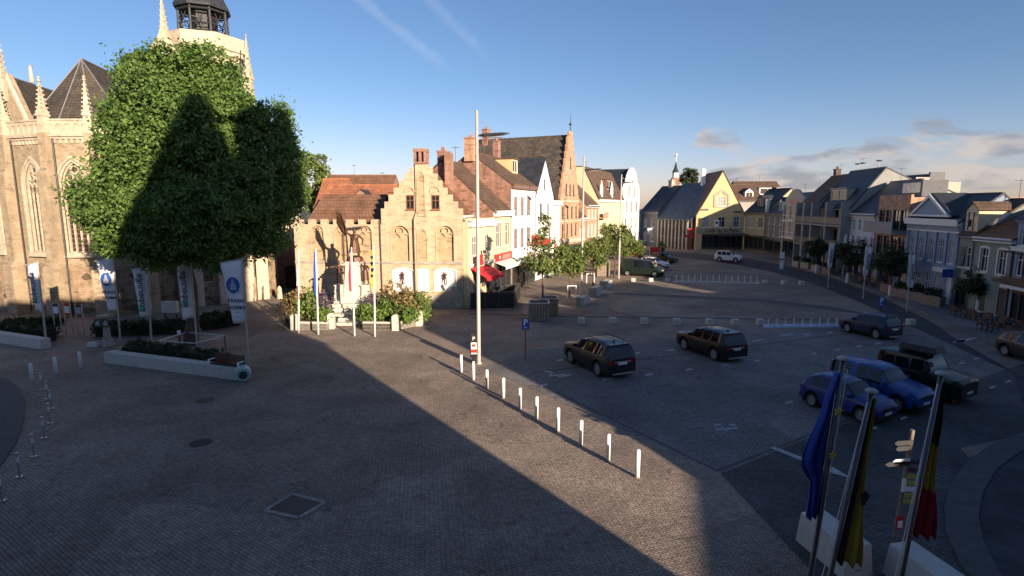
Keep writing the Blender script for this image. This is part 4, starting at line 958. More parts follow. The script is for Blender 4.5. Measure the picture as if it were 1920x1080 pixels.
def at_bay(name, mb, mat, a, rz, parent=ch):
    return part(name, mb, mat, parent, loc=(a.x, a.y, 0), rz=rz)
for i, j, wins in bays:
    a, b = CV[i], CV[j]; d = b - a; Lf = d.length; rz = math.atan2(d.y, d.x)
    hs = [outline('point', f * Lf, zw0, wd, zw1 - zw0, 6) for f, wd in wins]
    mw = MB().pierced([(0, zs), (Lf, zs), (Lf, zc), (0, zc)], hs, 0, .45)
    at_bay('wall', mw, M['churchstone'], a, rz)
    mm = MB()
    for h in hs: mm.ring(shrink(h, -.36), shrink(h, -.22), -.1, .0).ring(shrink(h, -.13), h, -.05, .06)
    mm.box(0, Lf, -.14, -.003, zc - .34, zc - .16).box(0, Lf, -.26, -.003, zc - .16, zc)
    for k in range(int(Lf / .42)): mm.box(k * .42 + .08, k * .42 + .27, -.1, -.004, zc - .66, zc - .36)
    at_bay('moulding', mm, M['stone'], a, rz)
    ml = MB().box(-.02, Lf + .02, -.16, .2, 0, zs - .06); ml.frustum((0, Lf, -.22, .1), (0, Lf, -.02, .1), zs - .06, zs + .16)
    at_bay('plinth', ml, M['churchlow'], a, rz)
    # parapet with blind arcade
    n = max(int(Lf / .62), 2); st = Lf / n
    ar = [outline('round', (k + .5) * st, zc + .16, st * .62, (zp - zc) * .62, 3) for k in range(n)]
    mp = MB().pierced([(0, zc), (Lf, zc), (Lf, zp), (0, zp)], ar, -.1, .1).box(0, Lf, .0, .12, zc + .002, zp - .002).box(0, Lf, -.16, .16, zp, zp + .12)
    at_bay('parapet', mp, M['stone'], a, rz)
    for (f, wd), h in zip(wins, hs):
        o = outline('point', 0, 0, wd, zw1 - zw0, 6); H_ = zw1 - zw0; sp_ = H_ - wd * .95
        mb = MB().ring(o, shrink(o, .1), .1, .3)
        for q in (-.25, 0, .25) if wd > 1.5 else (-.16, .16): mb.box(wd * q - .05, wd * q + .05, .12, .28, .06, sp_ + .15)
        for q in (-.375, -.125, .125, .375):
            oo = outline('point', wd * q, sp_ - .5, wd * .25, .85, 3); mb.ring(oo, shrink(oo, .05), .12, .28)
        for (qx, qz, r) in ((-.2, .62, .17), (.2, .62, .17), (0, 1.15, .2)):
            cc = [(wd * qx + r * wd * .9 * math.cos(k * math.pi / 6), sp_ + qz * wd * .55 + r * wd * .9 * math.sin(k * math.pi / 6)) for k in range(12)]
            mb.ring(cc, [(wd * qx + (x - wd * qx) * .68, sp_ + qz * wd * .55 + (z - sp_ - qz * wd * .55) * .68) for x, z in cc], .12, .28)
        p0 = a + d * f
        wo_ = part('window', mb, M['stone'], ch, loc=(p0.x, p0.y, zw0), rz=rz)
        part('pane', MB().add([(x, .22, z) for x, z in o], [tuple(range(len(o)))]), M['leaded'], wo_)
        part('window_sill', MB().frustum((-wd / 2 - .3, wd / 2 + .3, -.3, .1), (-wd / 2 - .3, wd / 2 + .3, -.02, .1), -.35, 0), M['stone'], ch, loc=(p0.x, p0.y, zw0), rz=rz)
def pinnacle(parent, z0, z1, wd, mat='stone', loc=None, rz=0.0, name='pinnacle'):
    h = z1 - z0; mb = MB().box(-wd, wd, -wd, wd, 0, h * .34).box(-wd * 1.25, wd * 1.25, -wd * 1.25, wd * 1.25, h * .33, h * .37)
    for s in (-1, 1):
        mb.prism([(-wd * 1.1, h * .36), (wd * 1.1, h * .36), (0, h * .52)], s * wd * 1.1 - .04, s * wd * 1.1 + .04)
        mb.add([(s * wd * 1.1, -wd * 1.1, h * .36), (s * wd * 1.1, wd * 1.1, h * .36), (s * wd * 1.1, 0, h * .52)], [(0, 1, 2)])
    mb.frustum((-wd * .82, wd * .82, -wd * .82, wd * .82), (-.03, .03, -.03, .03), h * .37, h * .97)
    for k in range(7):
        f = k / 7; r = wd * .82 * (1 - f) + .05; z = h * (.40 + .55 * f)
        for sx_ in (-1, 1):
            for sy_ in (-1, 1): mb.box(sx_ * r - .04, sx_ * r + .04, sy_ * r - .04, sy_ * r + .04, z, z + .10)
    mb.lathe([(.02, 0), (.16, .1), (.05, .22), (.12, .32), (.0, .45)], 8, (0, 0, h * .95))
    return part(name, mb, M[mat], parent, loc=loc, rz=rz)
bt = [(1, 165, 30), (2, 150, 104), (3, 148, 186), (4, 150, 262), (5, 170, 330)]
for i, ytop, px in bt:
    v = CV[i]; d0 = (v - CV[i - 1]).normalized(); d1 = (CV[i + 1] - v).normalized(); tg = (d0 + d1).normalized(); rz = math.atan2(tg.y, tg.x)
    b = MB().box(-.55, .55, -1.15, .3, 0, zs).frustum((-.55, .55, -1.15, .3), (-.42, .42, -.8, .3), zs, zs + .4).box(-.42, .42, -.8, .3, zs + .4, zw1 - 1).frustum((-.42, .42, -.8, .3), (-.32, .32, -.5, .3), zw1 - 1, zw1 - .4).box(-.32, .32, -.5, .3, zw1 - .4, zc + .1)
    b.box(-.46, .46, -.86, -.8, zs + 1.6, zs + 1.75)
    bo = part('buttress', b, M['churchstone'], ch, loc=(v.x, v.y, 0), rz=rz)
    pinnacle(bo, zc, zat(px, ytop, v.y), .25, loc=(0, -.15, zc), rz=0)
    part('downpipe', MB().tube((.62, -.18, .2), (.62, -.18, zc - .3), .06), M['dsteel'], ch, loc=(v.x, v.y, 0), rz=rz)
# roofs
def V3(px, py, Y): return P(px, py, Y)
ze = zc + .3
ev = [Vector((c.x, c.y, ze)) + (Vector((-38, 60, ze)) - Vector((c.x, c.y, ze))).normalized() * .9 for c in CV]
ap = V3(152, 110, 48.5); re_ = V3(232, 148, 64)
mb = MB()
for i, j in ((1, 2), (2, 3), (3, 4)): mb.add([ev[i], ev[j], ap], [(0, 1, 2)])
mb.add([ev[4], Vector((re_.x + 5, 62, ze)), re_, ap], [(0, 1, 2, 3)]); mb.add([ev[1], Vector((re_.x - 9, 66, ze)), re_, ap], [(0, 3, 2, 1)])
M['chroof'] = roofmat('church_slate', (.105, .085, .068), (.08, .066, .055), .25, .3, rough=.8, spec=.2)
part('roof', mb, M['chroof'], ch)
rd = MB().path([ap, re_], .08, 8)
for i in (1, 2, 3, 4): rd.path([ev[i], ap], .045, 6)
part('roof_ridge', rd, M['lead'], ch)
mb = MB().add([V3(10, 141, 52), V3(104, 172, 60), V3(160, 240, 50), V3(40, 240, 46.5)], [(3, 2, 1, 0)]).add([V3(10, 141, 52), V3(104, 172, 60), V3(60, 240, 70), V3(-90, 240, 60)], [(0, 1, 2, 3)])
part('roof', mb, M['chroof'], ch)
part('roof_ridge', MB().path([V3(10, 141, 52), V3(104, 172, 60)], .07, 8), M['lead'], ch)
part('chimney', MB().lathe([(.2, 0), (.14, 1.5), (.2, 1.6)], 8, V3(60, 155, 57)), M['stone'], ch)
a = V3(9, 137, 45.6); b_ = V3(60, 244, 44.4); c_ = V3(-60, 250, 46.4); z0 = zc
gb = MB(); q = [Vector((c_.x, c_.y, zc)), Vector((b_.x, b_.y, zc)), b_, a, c_]; off = Vector((.15, .5, 0))
gb.add(q + [p + off for p in q], [(0, 1, 2, 3, 4), (9, 8, 7, 6, 5)] + [(i, 5 + i, 5 + (i + 1) % 5, (i + 1) % 5) for i in range(5)])
part('transept_gable', gb, M['churchstone'], ch); part('gable_coping', MB().path([b_, a, c_], .2, 6), M['stone'], ch)
pinnacle(ch, a.z - 2.5, zat(9, 66, 45.5), .22, loc=(a.x, 45.3, a.z - 2.2))
# south wall behind the tree, right end catching the sun
def wall_run(i, j, h, wins, mat='churchlow', nb=3):
    a, b = CV[i], CV[j]; d = b - a; Lf = d.length; rz = math.atan2(d.y, d.x)
    hs = [outline('point', f * Lf, 1.9, 1.3, 2.6, 5) for f in wins]
    at_bay('wall', MB().pierced([(0, 0), (Lf, 0), (Lf, h), (0, h)], hs, 0, .4).box(0, Lf, -.12, -.003, h - .3, h), M[mat], a, rz)
    for h_, f in zip(hs, wins):
        at_bay('window', MB().ring(h_, shrink(h_, .1), .12, .25).add([(x, .2, z) for x, z in h_], [tuple(range(len(h_)))], 1), [M['stone'], M['leaded']], a, rz)
    for k in range(nb):
        x = (k + .5) / nb * Lf
        at_bay('buttress', MB().box(x - .4, x + .4, -.8, -.003, 0, h * .45).frustum((x - .4, x + .4, -.8, -.003), (x - .3, x + .3, -.4, -.003), h * .45, h * .55).box(x - .3, x + .3, -.4, -.003, h * .55, h * .92), M['stone'], a, rz)
hl = zat(497, 440, 52)
wall_run(5, 6, 8.2, [.3, .62, .9], nb=3); wall_run(6, 7, hl, [], nb=0)
v7 = CV[7]; v8 = px3(520, 66)
d = v8 - v7; at_bay('wall', MB().box(0, d.length, .0, .4, 0, hl), M['churchstone'], v7, math.atan2(d.y, d.x))
part('buttress', MB().box(-.5, .5, -.9, -.003, 0, hl * .7).frustum((-.5, .5, -.9, -.003), (-.4, .4, -.4, -.003), hl * .7, hl * .8), M['stone'], ch, loc=(*px3(480, 51), 0), rz=R(35))
nv_ = MB()
bx0, bx1 = px3(240, 58), px3(536, 63)
nv_.add([(bx0.x, 58, 0), (bx1.x, 63, 0), (bx1.x - 8, 78, 0), (bx0.x, 78, 0), (bx0.x, 58, 13.5), (bx1.x, 63, 12.2), (bx1.x - 8, 78, 12.2), (bx0.x, 78, 13.5)], [(0, 1, 5, 4), (1, 2, 6, 5), (2, 3, 7, 6), (3, 0, 4, 7)])
part('nave_wall', nv_, M['churchstone'], ch)
ns = MB().add([(bx0.x, 57.6, 13.4), (bx1.x, 62.6, 12.1), (bx1.x - 9, 70, 19.5), (bx0.x, 68, 20.5)], [(0, 1, 2, 3)]).add([(bx1.x, 62.6, 12.1), (bx1.x - 8, 78, 12.1), (bx1.x - 9, 70, 19.5)], [(0, 1, 2)])
part('roof', ns, M['chroof'], ch)
for px, yt in ((552, 318), (543, 345)):
    p = px3(px, 62); z = zat(px, yt, 62)
    part('buttress', MB().box(-.55, .55, -1.0, .2, 0, z - 5).frustum((-.55, .55, -1.0, .2), (-.4, .4, -.6, .2), z - 5, z - 4.3).box(-.4, .4, -.6, .2, z - 4.3, z).frustum((-.5, .5, -.7, .3), (-.05, .05, -.1, 0), z, z + 1.5), M['stone'], ch, loc=(p.x, p.y, 0), rz=R(20))
# tower and its lantern
tc_ = px3(408, 76); zt = zat(402, 97, 76); s_ = 4.25
tw = MB().lathe([(s_ * 1.08, 0), (s_ * 1.08, zt - 1.2), (s_ * 1.16, zt - 1.0), (s_ * 1.16, zt - .5), (s_ * 1.22, zt - .4), (s_ * 1.22, zt + 1.3), (s_ * 1.17, zt + 1.4)], 8, rot=R(22.5) + .35)
to = part('tower', tw, M['stone'], ch, loc=(tc_.x, tc_.y, 0))
for k in range(8):
    an = k * math.pi / 4 + .35; r = s_ * 1.0
    q = outline('point', 0, zt - 7, 1.5, 4.6)
    part('belfry_opening', MB().ring(shrink(q, -.15), q, -.12, .1).add([(x, .02, z) for x, z in q], [tuple(range(len(q)))], 1), [M['stone'], M['trimd']], to, loc=(r * math.cos(an), r * math.sin(an), 0), rz=an + math.pi / 2)
lm = MB()
for k in range(8):
    an = k * math.pi / 4 + .35 + R(22.5); r = 2.95; lm.tube((r * math.cos(an), r * math.sin(an), zt + 1), (r * .97 * math.cos(an), r * .97 * math.sin(an), zt + 5.0), .17, .14, 6)
    an2 = an + math.pi / 4
    for z, rr_ in ((zt + 2.0, .09), (zt + 2.9, .07), (zt + 4.6, .12)):
        lm.tube((r * math.cos(an), r * math.sin(an), z), (r * math.cos(an2), r * math.sin(an2), z), rr_, rr_, 5)
    m_ = (an + an2) / 2
    for kk in range(6):
        lm.tube((r * .93 * math.cos(m_) , r * .93 * math.sin(m_), zt + 3.4), (r * .93 * math.cos(m_) + .9 * math.cos(kk) * -math.sin(m_), r * .93 * math.sin(m_) + .9 * math.cos(kk) * math.cos(m_), zt + 3.4 + .9 * math.sin(kk)), .06, .06, 4)
part('lantern', lm, M['dsteel'], to)
part('lantern_core', MB().lathe([(1.9, zt + 1), (1.7, zt + 3), (1.8, zt + 5.0)], 8), M['black'], to)
part('lantern_roof', MB().lathe([(3.35, zt + 4.9), (3.4, zt + 5.2), (2.8, zt + 6.4), (2.4, zt + 8), (1.2, zt + 9.2), (.4, zt + 10), (.1, zt + 13)], 8, rot=.35 + R(22.5)), M['slate'], to)
part('roof', MB().lathe([(s_ * 1.15, zt + 1.0), (2.6, zt + 1.3)], 8, rot=R(22.5) + .35), M['lead'], to)
for px, yt, Y in ((482, 64, 72), (336, -18, 70)):
    p = px3(px, Y); z1 = zat(px, yt, Y)
    part('turret', MB().lathe([(.62, 0), (.58, z1 - 8), (.7, z1 - 7.8), (.7, z1 - 7.2), (.5, z1 - 7)], 8), M['stone'], ch, loc=(p.x, p.y, 0))
    pinnacle(ch, z1 - 8, z1, .40, loc=(p.x, p.y, z1 - 8))
g = px3(325, 69); part('turret_gable', MB().prism([(-2.2, zat(325, 112, 69)), (2.2, zat(325, 112, 69)), (.6, zat(325, 52, 69))], 0, .6), M['stone'], ch, loc=(g.x, g.y, 0))

# gate wall between the church and the hall
ga, gb_ = px3(512, 57), px3(566, 57); d = gb_ - ga
t = thing('gate_wall', 'dark brick wall with a wooden gate in the gap between church and brick hall', 'wall', (ga.x, ga.y, 0), math.atan2(d.y, d.x))
q = outline('seg', d.length * .5, 0, 1.5, 2.4)
part('wall', MB().pierced([(0, 0), (d.length, 0), (d.length, 4.7), (0, 4.7)], [q], 0, .3), M['redbrick'], t)
part('gate', MB().add([(x, .2, z) for x, z in q], [tuple(range(len(q)))]), M['dwood'], t)
part('coping', MB().box(0, d.length, -.08, .4, 4.7, 4.85), M['stone'], t)

# ---------------------------------------------------------------- brick hall with the stepped gable
HA, HB = G(559, 573.5), G(877, 578); hd = (HB - HA); HL = Vector((hd.x, hd.y)).length; hrz = math.atan2(hd.y, hd.x)
def hu(px):
    dd = ray(px, 480); # intersect the facade line
    k = dd[0] / dd[1]; return (k * HA.y - HA.x) / (hd.x - k * hd.y) * HL
HYm = 46.4
def hz(y): return zat(715, y, HYm)
hall = thing('brick_hall', 'pale yellow brick hall with a stepped gable, blind pointed arches and a crenellated wing', 'hall', (HA.x, HA.y, 0), hrz)
u1, u2 = hu(717), hu(868); cL, cR = hu(779), hu(806)
ol = [(0, 0), (HL - .35, 0), (HL - .35, hz(405))]
st = [(868, 405), (858, 390), (848, 375), (840, 361), (832, 347), (824, 334), (815, 321), (806, 310)]
for k in range(len(st) - 1): ol += [(hu(st[k][0]) , hz(st[k + 1][1]) if k else hz(st[1][1]))] if False else []
rt = []; xs = [868, 859, 849.5, 840, 831, 822, 813.5, 805]; ys = [391, 378, 365, 352, 339, 326, 314]
ol.append((hu(868), hz(405)))
for k in range(7): ol += [(hu(xs[k]), hz(ys[k])), (hu(xs[k + 1]), hz(ys[k]))]
ol += [(hu(805), hz(308)), (hu(780), hz(308))]
xl = [780, 771, 762, 752, 742, 732, 724, 717]
for k in range(7): ol += [(hu(xl[k]), hz(ys[6 - k])), (hu(xl[k + 1]), hz(ys[6 - k]))]
zcn = hz(421); ol += [(u1, zcn)]
ncr = 7
for k in range(ncr):
    a = u1 * (1 - k / ncr); b = u1 * (1 - (k + 1) / ncr); w_ = a - b
    ol += [(a - w_ * .3, zcn), (a - w_ * .3, zcn + .42), (a - w_ * .82, zcn + .42), (a - w_ * .82, zcn)]
ol += [(0, zcn)]
ol = [p for i, p in enumerate(ol) if i == 0 or abs(p[0] - ol[i - 1][0]) + abs(p[1] - ol[i - 1][1]) > 1e-4]
big = [(hu(751.5), hu(768) - hu(735)), (hu(835.5), hu(851) - hu(820))]
lft = [(hu(597), hu(608) - hu(585)), (hu(641), hu(653) - hu(630)), (hu(686), hu(699) - hu(674))]
za, zb_ = hz(489), hz(423)
arch = [outline('seg' if False else 'point', x, za, wd, zb_ - za, 5) for x, wd in big + lft]
arch = [outline('round', x, za, wd, zb_ - za, 5) for x, wd in big + lft]
swin = [(hu(771), hu(779) - hu(763.5)), (hu(818), hu(826) - hu(810.5))]; sz0, sz1 = hz(393), hz(366)
sw = [outline('rect', x, sz0, wd, sz1 - sz0) for x, wd in swin]
pan = [(hu(755), hu(774) - hu(736)), (hu(834.5), hu(854) - hu(815.5))]; pz0, pz1 = hz(543), hz(503)
pn = [outline('seg', x, pz0, wd, pz1 - pz0) for x, wd in pan]
dr = outline('rect', hu(624), .9, hu(641) - hu(607), 2.0)
wl = MB().pierced(ol, arch + sw + pn + [dr], 0, .26)
wl.add([(0, 0, 0), (0, 9, 0), (0, 9, zcn), (0, 0, zcn)], [(3, 2, 1, 0)]).add([(HL - .35, 0, 0), (HL - .35, 12, 0), (HL - .35, 12, hz(405)), (HL - .35, 0, hz(405))], [(0, 1, 2, 3)]).add([(u1, .3, 0), (u1, 12, 0), (u1, 12, hz(405)), (u1, .3, hz(405))], [(0, 3, 2, 1)])
n = len(ol); wl.add([(x, 0, z) for x, z in ol] + [(x, .4, z) for x, z in ol], [(i, (i + 1) % n, n + (i + 1) % n, n + i) for i in range(n)] + [tuple(reversed(range(n, 2 * n)))])
part('wall', wl, M['hallbrick'], hall)
M['hallbrick_shade'] = masonry('recess_shade_brick', (.58, .42, .24), (.50, .35, .20), (.46, .37, .25), blot=.35, var=.2, stain=(.3, 0))  # same brick as the wall, recess shade put into its darker colour
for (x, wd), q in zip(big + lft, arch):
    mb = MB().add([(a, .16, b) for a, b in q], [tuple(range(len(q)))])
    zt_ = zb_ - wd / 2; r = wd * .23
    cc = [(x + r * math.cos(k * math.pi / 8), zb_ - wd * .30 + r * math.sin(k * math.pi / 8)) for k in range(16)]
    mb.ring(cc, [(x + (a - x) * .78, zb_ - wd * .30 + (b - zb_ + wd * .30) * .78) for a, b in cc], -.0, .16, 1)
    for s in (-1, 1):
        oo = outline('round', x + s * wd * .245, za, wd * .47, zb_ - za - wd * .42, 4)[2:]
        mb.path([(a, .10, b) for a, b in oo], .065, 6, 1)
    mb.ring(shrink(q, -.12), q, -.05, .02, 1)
    part('blind_arch', mb, [M['hallbrick_shade'], M['hallbrick']], hall)
for (x, wd) in swin:
    window(hall, 'rect', x, sz0, wd, sz1 - sz0, .1, 'trimb', 'glass', (1, 1), True, .08)
    q = outline('round', x, sz0, wd + .1, sz1 - sz0 + .65, 4)[2:]
    part('window_arch', MB().path([(a, -.03, b) for a, b in q], .07, 6), M['hallbrick'], hall)
for (x, wd), q in zip(pan, pn):
    part('niche_panel', MB().add([(a, .12, b) for a, b in q], [tuple(range(len(q)))]).ring(shrink(q, -.08), q, -.03, .12), M['white'], hall)
q = outline('rect', hu(794), pz0, hu(803) - hu(785.5), pz1 - pz0 - .05)
# projecting middle strip with its own little arch, corbel and bell turret
zk = hz(410)
ms = MB().box(cL, cR, -.22, -.003, 0, zk).prism([(cL, zk), (cR, zk), (cR - .15, zk + .45), (cL + .15, zk + .45)], -.22, -.003).box(hu(783), hu(803), -.16, -.003, zk + .45, hz(308))
part('middle_strip', ms, M['hallbrick'], hall)
part('niche_panel', MB().ring(shrink(q, -.07), q, -.27, -.221).add([(a, -.235, b) for a, b in q], [tuple(range(len(q)))]), M['white'], hall)
q = outline('point', hu(793.5), za, hu(802) - hu(785), hz(428) - za)
part('blind_arch', MB().ring(shrink(q, -.07), q, -.28, -.221).add([(a, -.23, b) for a, b in q], [tuple(range(len(q)))], 1), [M['hallbrick'], M['hallbrick_shade']], hall)
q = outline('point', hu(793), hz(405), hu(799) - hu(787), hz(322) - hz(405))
part('blind_arch', MB().ring(shrink(q, -.07), q, -.22, -.161).add([(a, -.17, b) for a, b in q], [tuple(range(len(q)))], 1), [M['hallbrick'], M['hallbrick_shade']], hall)
xc, t0 = hu(793), hz(308)
tb = MB().box(xc - .52, xc + .52, -.3, .75, t0, t0 + .15)
for sx_ in (-1, 1):
    for sy_ in (-.2, .65): tb.box(xc + sx_ * .42 - .1, xc + sx_ * .42 + .1, sy_ - .1, sy_ + .1, t0 + .15, t0 + .95)
tb.box(xc - .1, xc + .1, -.28, -.1, t0 + .15, t0 + .95).box(xc - .55, xc + .55, -.33, .78, t0 + .95, t0 + 1.2).box(xc - .5, xc + .5, .2, .3, t0 + .15, t0 + .95)
part('bell_turret', tb, M['redbrick'], hall)
part('string_course', MB().box(0, cL, -.1, -.003, hz(494), hz(490)).box(cL, cR, -.32, -.222, hz(494), hz(490)).box(cR, HL - .36, -.1, -.003, hz(494), hz(490)), M['greystone'], hall)
part('stone_plinth', MB().box(cR, HL - .34, -.09, -.003, 0, hz(552)).box(hu(846), HL - .34, -.12, -.09, 0, hz(536)), M['greystone'], hall)
part('downpipe', MB().tube((u1 - .1, -.08, .1), (u1 - .1, -.08, hz(412)), .055, n=8), M['dsteel'], hall)
part('downpipe', MB().tube((cL - .08, -.12, .1), (cL - .08, -.12, hz(410)), .05, n=8), M['dsteel'], hall)
part('door', MB().add([(a, .1, b) for a, b in dr], [(0, 1, 2, 3)]).ring(shrink(dr, -.1), dr, -.04, .05), M['stone'], hall)
rb = MB(); xm = (u1 + u2) / 2; zr = hz(318); ze2 = hz(405)
rb.slab([(u1 - .1, .41, ze2), (xm, .41, zr), (xm, 13, zr), (u1 - .1, 13, ze2)], .12).slab([(HL - .3, .41, ze2), (xm, .41, zr), (xm, 13, zr), (HL - .3, 13, ze2)], .12)
part('roof', rb, M['orr'], hall)
r2 = MB(); xa, xb = hu(580) - .1, hu(712)
zr2 = zat(640, 366, 49.6)
r2.slab([(xa - .5, .6, zcn - .25), (xb, .6, zcn - .25), (hu(700) + .3, 3.4, zr2), (xa + .2, 3.4, zr2)], .12).slab([(xa - .5, 6.2, zcn - .25), (xb, 6.2, zcn - .25), (hu(700) + .3, 3.4, zr2), (xa + .2, 3.4, zr2)], .12)
M['wingroof'] = roofmat('red_brown_tile_roof', (.23, .12, .075), (.18, .095, .06)); part('roof', r2, M['wingroof'], hall)
cg = MB()
for k in range(6):
    v0 = .7 + k * .45; cg.box(xb - .05, xb + .3, v0, v0 + .47, zcn - .3, zcn + .25 + k * .38)
    cg.box(xb - .05, xb + .3, 6.1 - k * .45 - .47, 6.1 - k * .45, zcn - .3, zcn + .25 + k * .38)
part('crow_stepped_gable', cg, M['darkbrick'], hall)
part('gutter', MB().box(HL - .36, HL - .2, .2, 12, hz(408), hz(404)), M['trimw'], hall)
part('chimney', MB().box(hu(822) - .35, hu(822) + .35, 5, 5.7, 9.5, 13.2), M['redbrick'], [c for c in hall.children if c.name.startswith('roof')][0])
# ---------------------------------------------------------------- foliage and trees
def foliage(name, lobes, nclump, per, size, mat, parent, seed=1, flat=1.0, clump=.55, shell=.55, gaps=-9.0):
    """leaf-sized faces gathered in clumps through the lobes' volume; lobes: (cx,cy,cz,rx,ry,rz,weight)"""
    g = np.random.default_rng(seed)
    wts = np.array([l[6] for l in lobes], float); wts /= wts.sum()
    cs = []
    for l, k in zip(lobes, g.multinomial(nclump, wts)):
        d = g.normal(size=(k, 3)); d /= np.linalg.norm(d, axis=1)[:, None]
        r = shell + (1 - shell) * g.random(k) ** .6
        r *= 1 + .15 * np.sin(d[:, 0] * 7 + l[0]) * np.sin(d[:, 2] * 6 + l[1])
        cs.append(np.array(l[:3]) + d * r[:, None] * np.array(l[3:6]))
    c = np.concatenate(cs)
    void = np.sin(c[:, 0] * 2.3 + 1) * np.sin(c[:, 1] * 2.1) + np.sin(c[:, 2] * 2.6 + c[:, 0]) * np.sin(c[:, 1] * 1.7 + 2) * .8
    c = c[void > gaps + .25 * g.normal(size=len(c))]; n = len(c) * per
    cc = np.repeat(c, per, axis=0); csz = np.repeat(clump * (.5 + g.random(len(c))), per)
    p = cc + g.normal(size=(n, 3)) * csz[:, None] * .45 * np.array([1, 1, .75])
    mid = np.array(lobes[0][:3]); out = p - mid; out /= np.linalg.norm(out, axis=1)[:, None] + 1e-6
    nrm = g.normal(size=(n, 3)) + out * .8 + np.array([0, 0, .45]); nrm /= np.linalg.norm(nrm, axis=1)[:, None]
    a = np.cross(nrm, g.normal(size=(n, 3))); a /= np.linalg.norm(a, axis=1)[:, None]; b = np.cross(nrm, a)
    s = size * (.55 + .8 * g.random(n))[:, None]
    v = np.stack([p - a * s * .5, p + b * s * .32 - nrm * s * .08, p + a * s * .5, p - b * s * .32 - nrm * s * .08], axis=1).reshape(-1, 3)
    me = bpy.data.meshes.new(name); nf = n
    me.vertices.add(4 * nf); me.vertices.foreach_set("co", v.astype(np.float32).ravel())
    me.loops.add(4 * nf); me.loops.foreach_set("vertex_index", np.arange(4 * nf, dtype=np.int32))
    me.polygons.add(nf); me.polygons.foreach_set("loop_start", np.arange(0, 4 * nf, 4, dtype=np.int32))
    me.materials.append(mat); me.update(); me.validate()
    return link(name, me, parent)

M['leafbig'] = leafmat('plane_tree_leaves', (.06, .115, .026), (.125, .215, .05), (.24, .34, .10), 1.6, .32)
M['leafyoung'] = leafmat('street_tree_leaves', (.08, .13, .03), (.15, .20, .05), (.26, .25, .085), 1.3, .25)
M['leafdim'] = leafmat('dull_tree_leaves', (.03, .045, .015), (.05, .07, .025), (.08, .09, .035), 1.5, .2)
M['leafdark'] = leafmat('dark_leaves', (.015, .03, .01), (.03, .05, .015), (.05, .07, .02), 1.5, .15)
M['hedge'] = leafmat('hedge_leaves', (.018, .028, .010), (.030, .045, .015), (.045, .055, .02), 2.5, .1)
M['shrubg'] = leafmat('green_shrub_leaves', (.08, .14, .03), (.14, .22, .045), (.22, .29, .08), 2.5, .2)
M['shrubb'] = leafmat('bronze_shrub_leaves', (.15, .11, .045), (.24, .18, .07), (.31, .24, .1), 2.5, .2)
M['shrubp'] = leafmat('purple_shrub_leaves', (.09, .07, .09), (.16, .12, .15), (.24, .19, .21), 2.5, .2)

def limbs(mb, base, top, r, seed, n=7, reach=2.5, kinks=4):
    q = random.Random(seed); base, top = Vector(base), Vector(top); pts = []; rs = []
    for k in range(kinks + 1):
        f = k / kinks; pts.append(base.lerp(top, f) + Vector((q.uniform(-1, 1), q.uniform(-1, 1), 0)) * r * .5 * (f > 0)); rs.append(r * (1.25 if k == 0 else 1 - .6 * f))
    mb.path(pts, rs, 10)
    for k in range(n):
        f = q.uniform(.5, 1.0); i = min(int(f * kinks), kinks - 1); p = pts[i].lerp(pts[i + 1], f * kinks - i); an = 2 * math.pi * (k + q.random() * .6) / n
        e = p + Vector((math.cos(an), math.sin(an), q.uniform(.7, 1.3))) * reach * q.uniform(.5, .9)
        m_ = p.lerp(e, .5) + Vector((0, 0, .12 * reach))
        mb.path([p, m_, e], [r * .42, r * .26, r * .1], 6)
    return mb

def tree(name, label, loc, trunk_h, r, lobes, ncl, per, size, mat, seed, reach=2.0, group=None, cat='tree', shell=.5, clump=.55, nl=7):
    t = thing(name, label, cat, loc, 0, group)
    part('trunk', limbs(MB(), (0, 0, 0), (0, 0, trunk_h), r, seed, nl, reach), M['bark'], t)
    foliage('crown', lobes, ncl, per, size, M[mat], t, seed, shell=shell, clump=clump)
    return t

tb_ = G(357, 647)
def rel(px, py, Y): p = P(px, py, Y); return (p.x - tb_.x, p.y - tb_.y, p.z)
lob = []
for px, py, Y, rx, ry, rz_, wt in ((350, 250, 31.5, 3.4, 4.0, 4.0, 3), (300, 185, 31.5, 2.5, 3.2, 2.8, 1.5), (335, 150, 31.5, 2.6, 3.0, 2.1, 1.3), (388, 150, 32, 1.9, 2.8, 2.0, 1.0), (268, 300, 31, 2.6, 3.4, 3.0, 1.6), (236, 375, 31, 2.6, 3.2, 2.3, 1.5), (206, 405, 31, 1.7, 2.4, 1.4, .8), (246, 235, 31.5, 1.3, 2.2, 1.8, .5),
        (415, 250, 32, 2.3, 3.2, 2.7, 1.4), (480, 350, 32, 2.4, 3.2, 2.9, 1.5), (512, 240, 33, 1.25, 2.2, 1.9, .7), (528, 310, 33, 1.35, 2.2, 2.1, .7), (505, 395, 32.5, 1.8, 2.6, 1.8, .7), (430, 390, 31, 3.2, 3.8, 2.4, 1.8), (320, 400, 30.5, 3.5, 4.0, 2.5, 2.2), (255, 440, 31, 2.0, 2.6, 1.2, .7), (370, 455, 31, 3.0, 3.4, 1.2, 1.0), (460, 440, 32, 2.2, 3.0, 1.3, .7), (440, 205, 32, 1.2, 2.0, 1.5, .5), (225, 455, 31, 1.1, 1.6, .8, .3), (300, 480, 30.5, 1.3, 1.8, .8, .35), (500, 455, 32, 1.2, 1.6, .8, .3), (410, 485, 31, 1.4, 2, .7, .3), (262, 130, 32, .8, 1.2, .8, .2), (545, 370, 33, .9, 1.3, 1.2, .25)):
    x, y, z = rel(px, py, Y); lob.append((x, y, z, rx * .84, ry * .84, rz_ * .86, wt))
t = thing('plane_tree', 'huge dense green tree standing in front of the church', 'tree', tb_)
part('trunk', limbs(MB(), (0, 0, 0), (.3, .5, 9), .38, 5, 12, 5.0, 5), M['bark'], t)
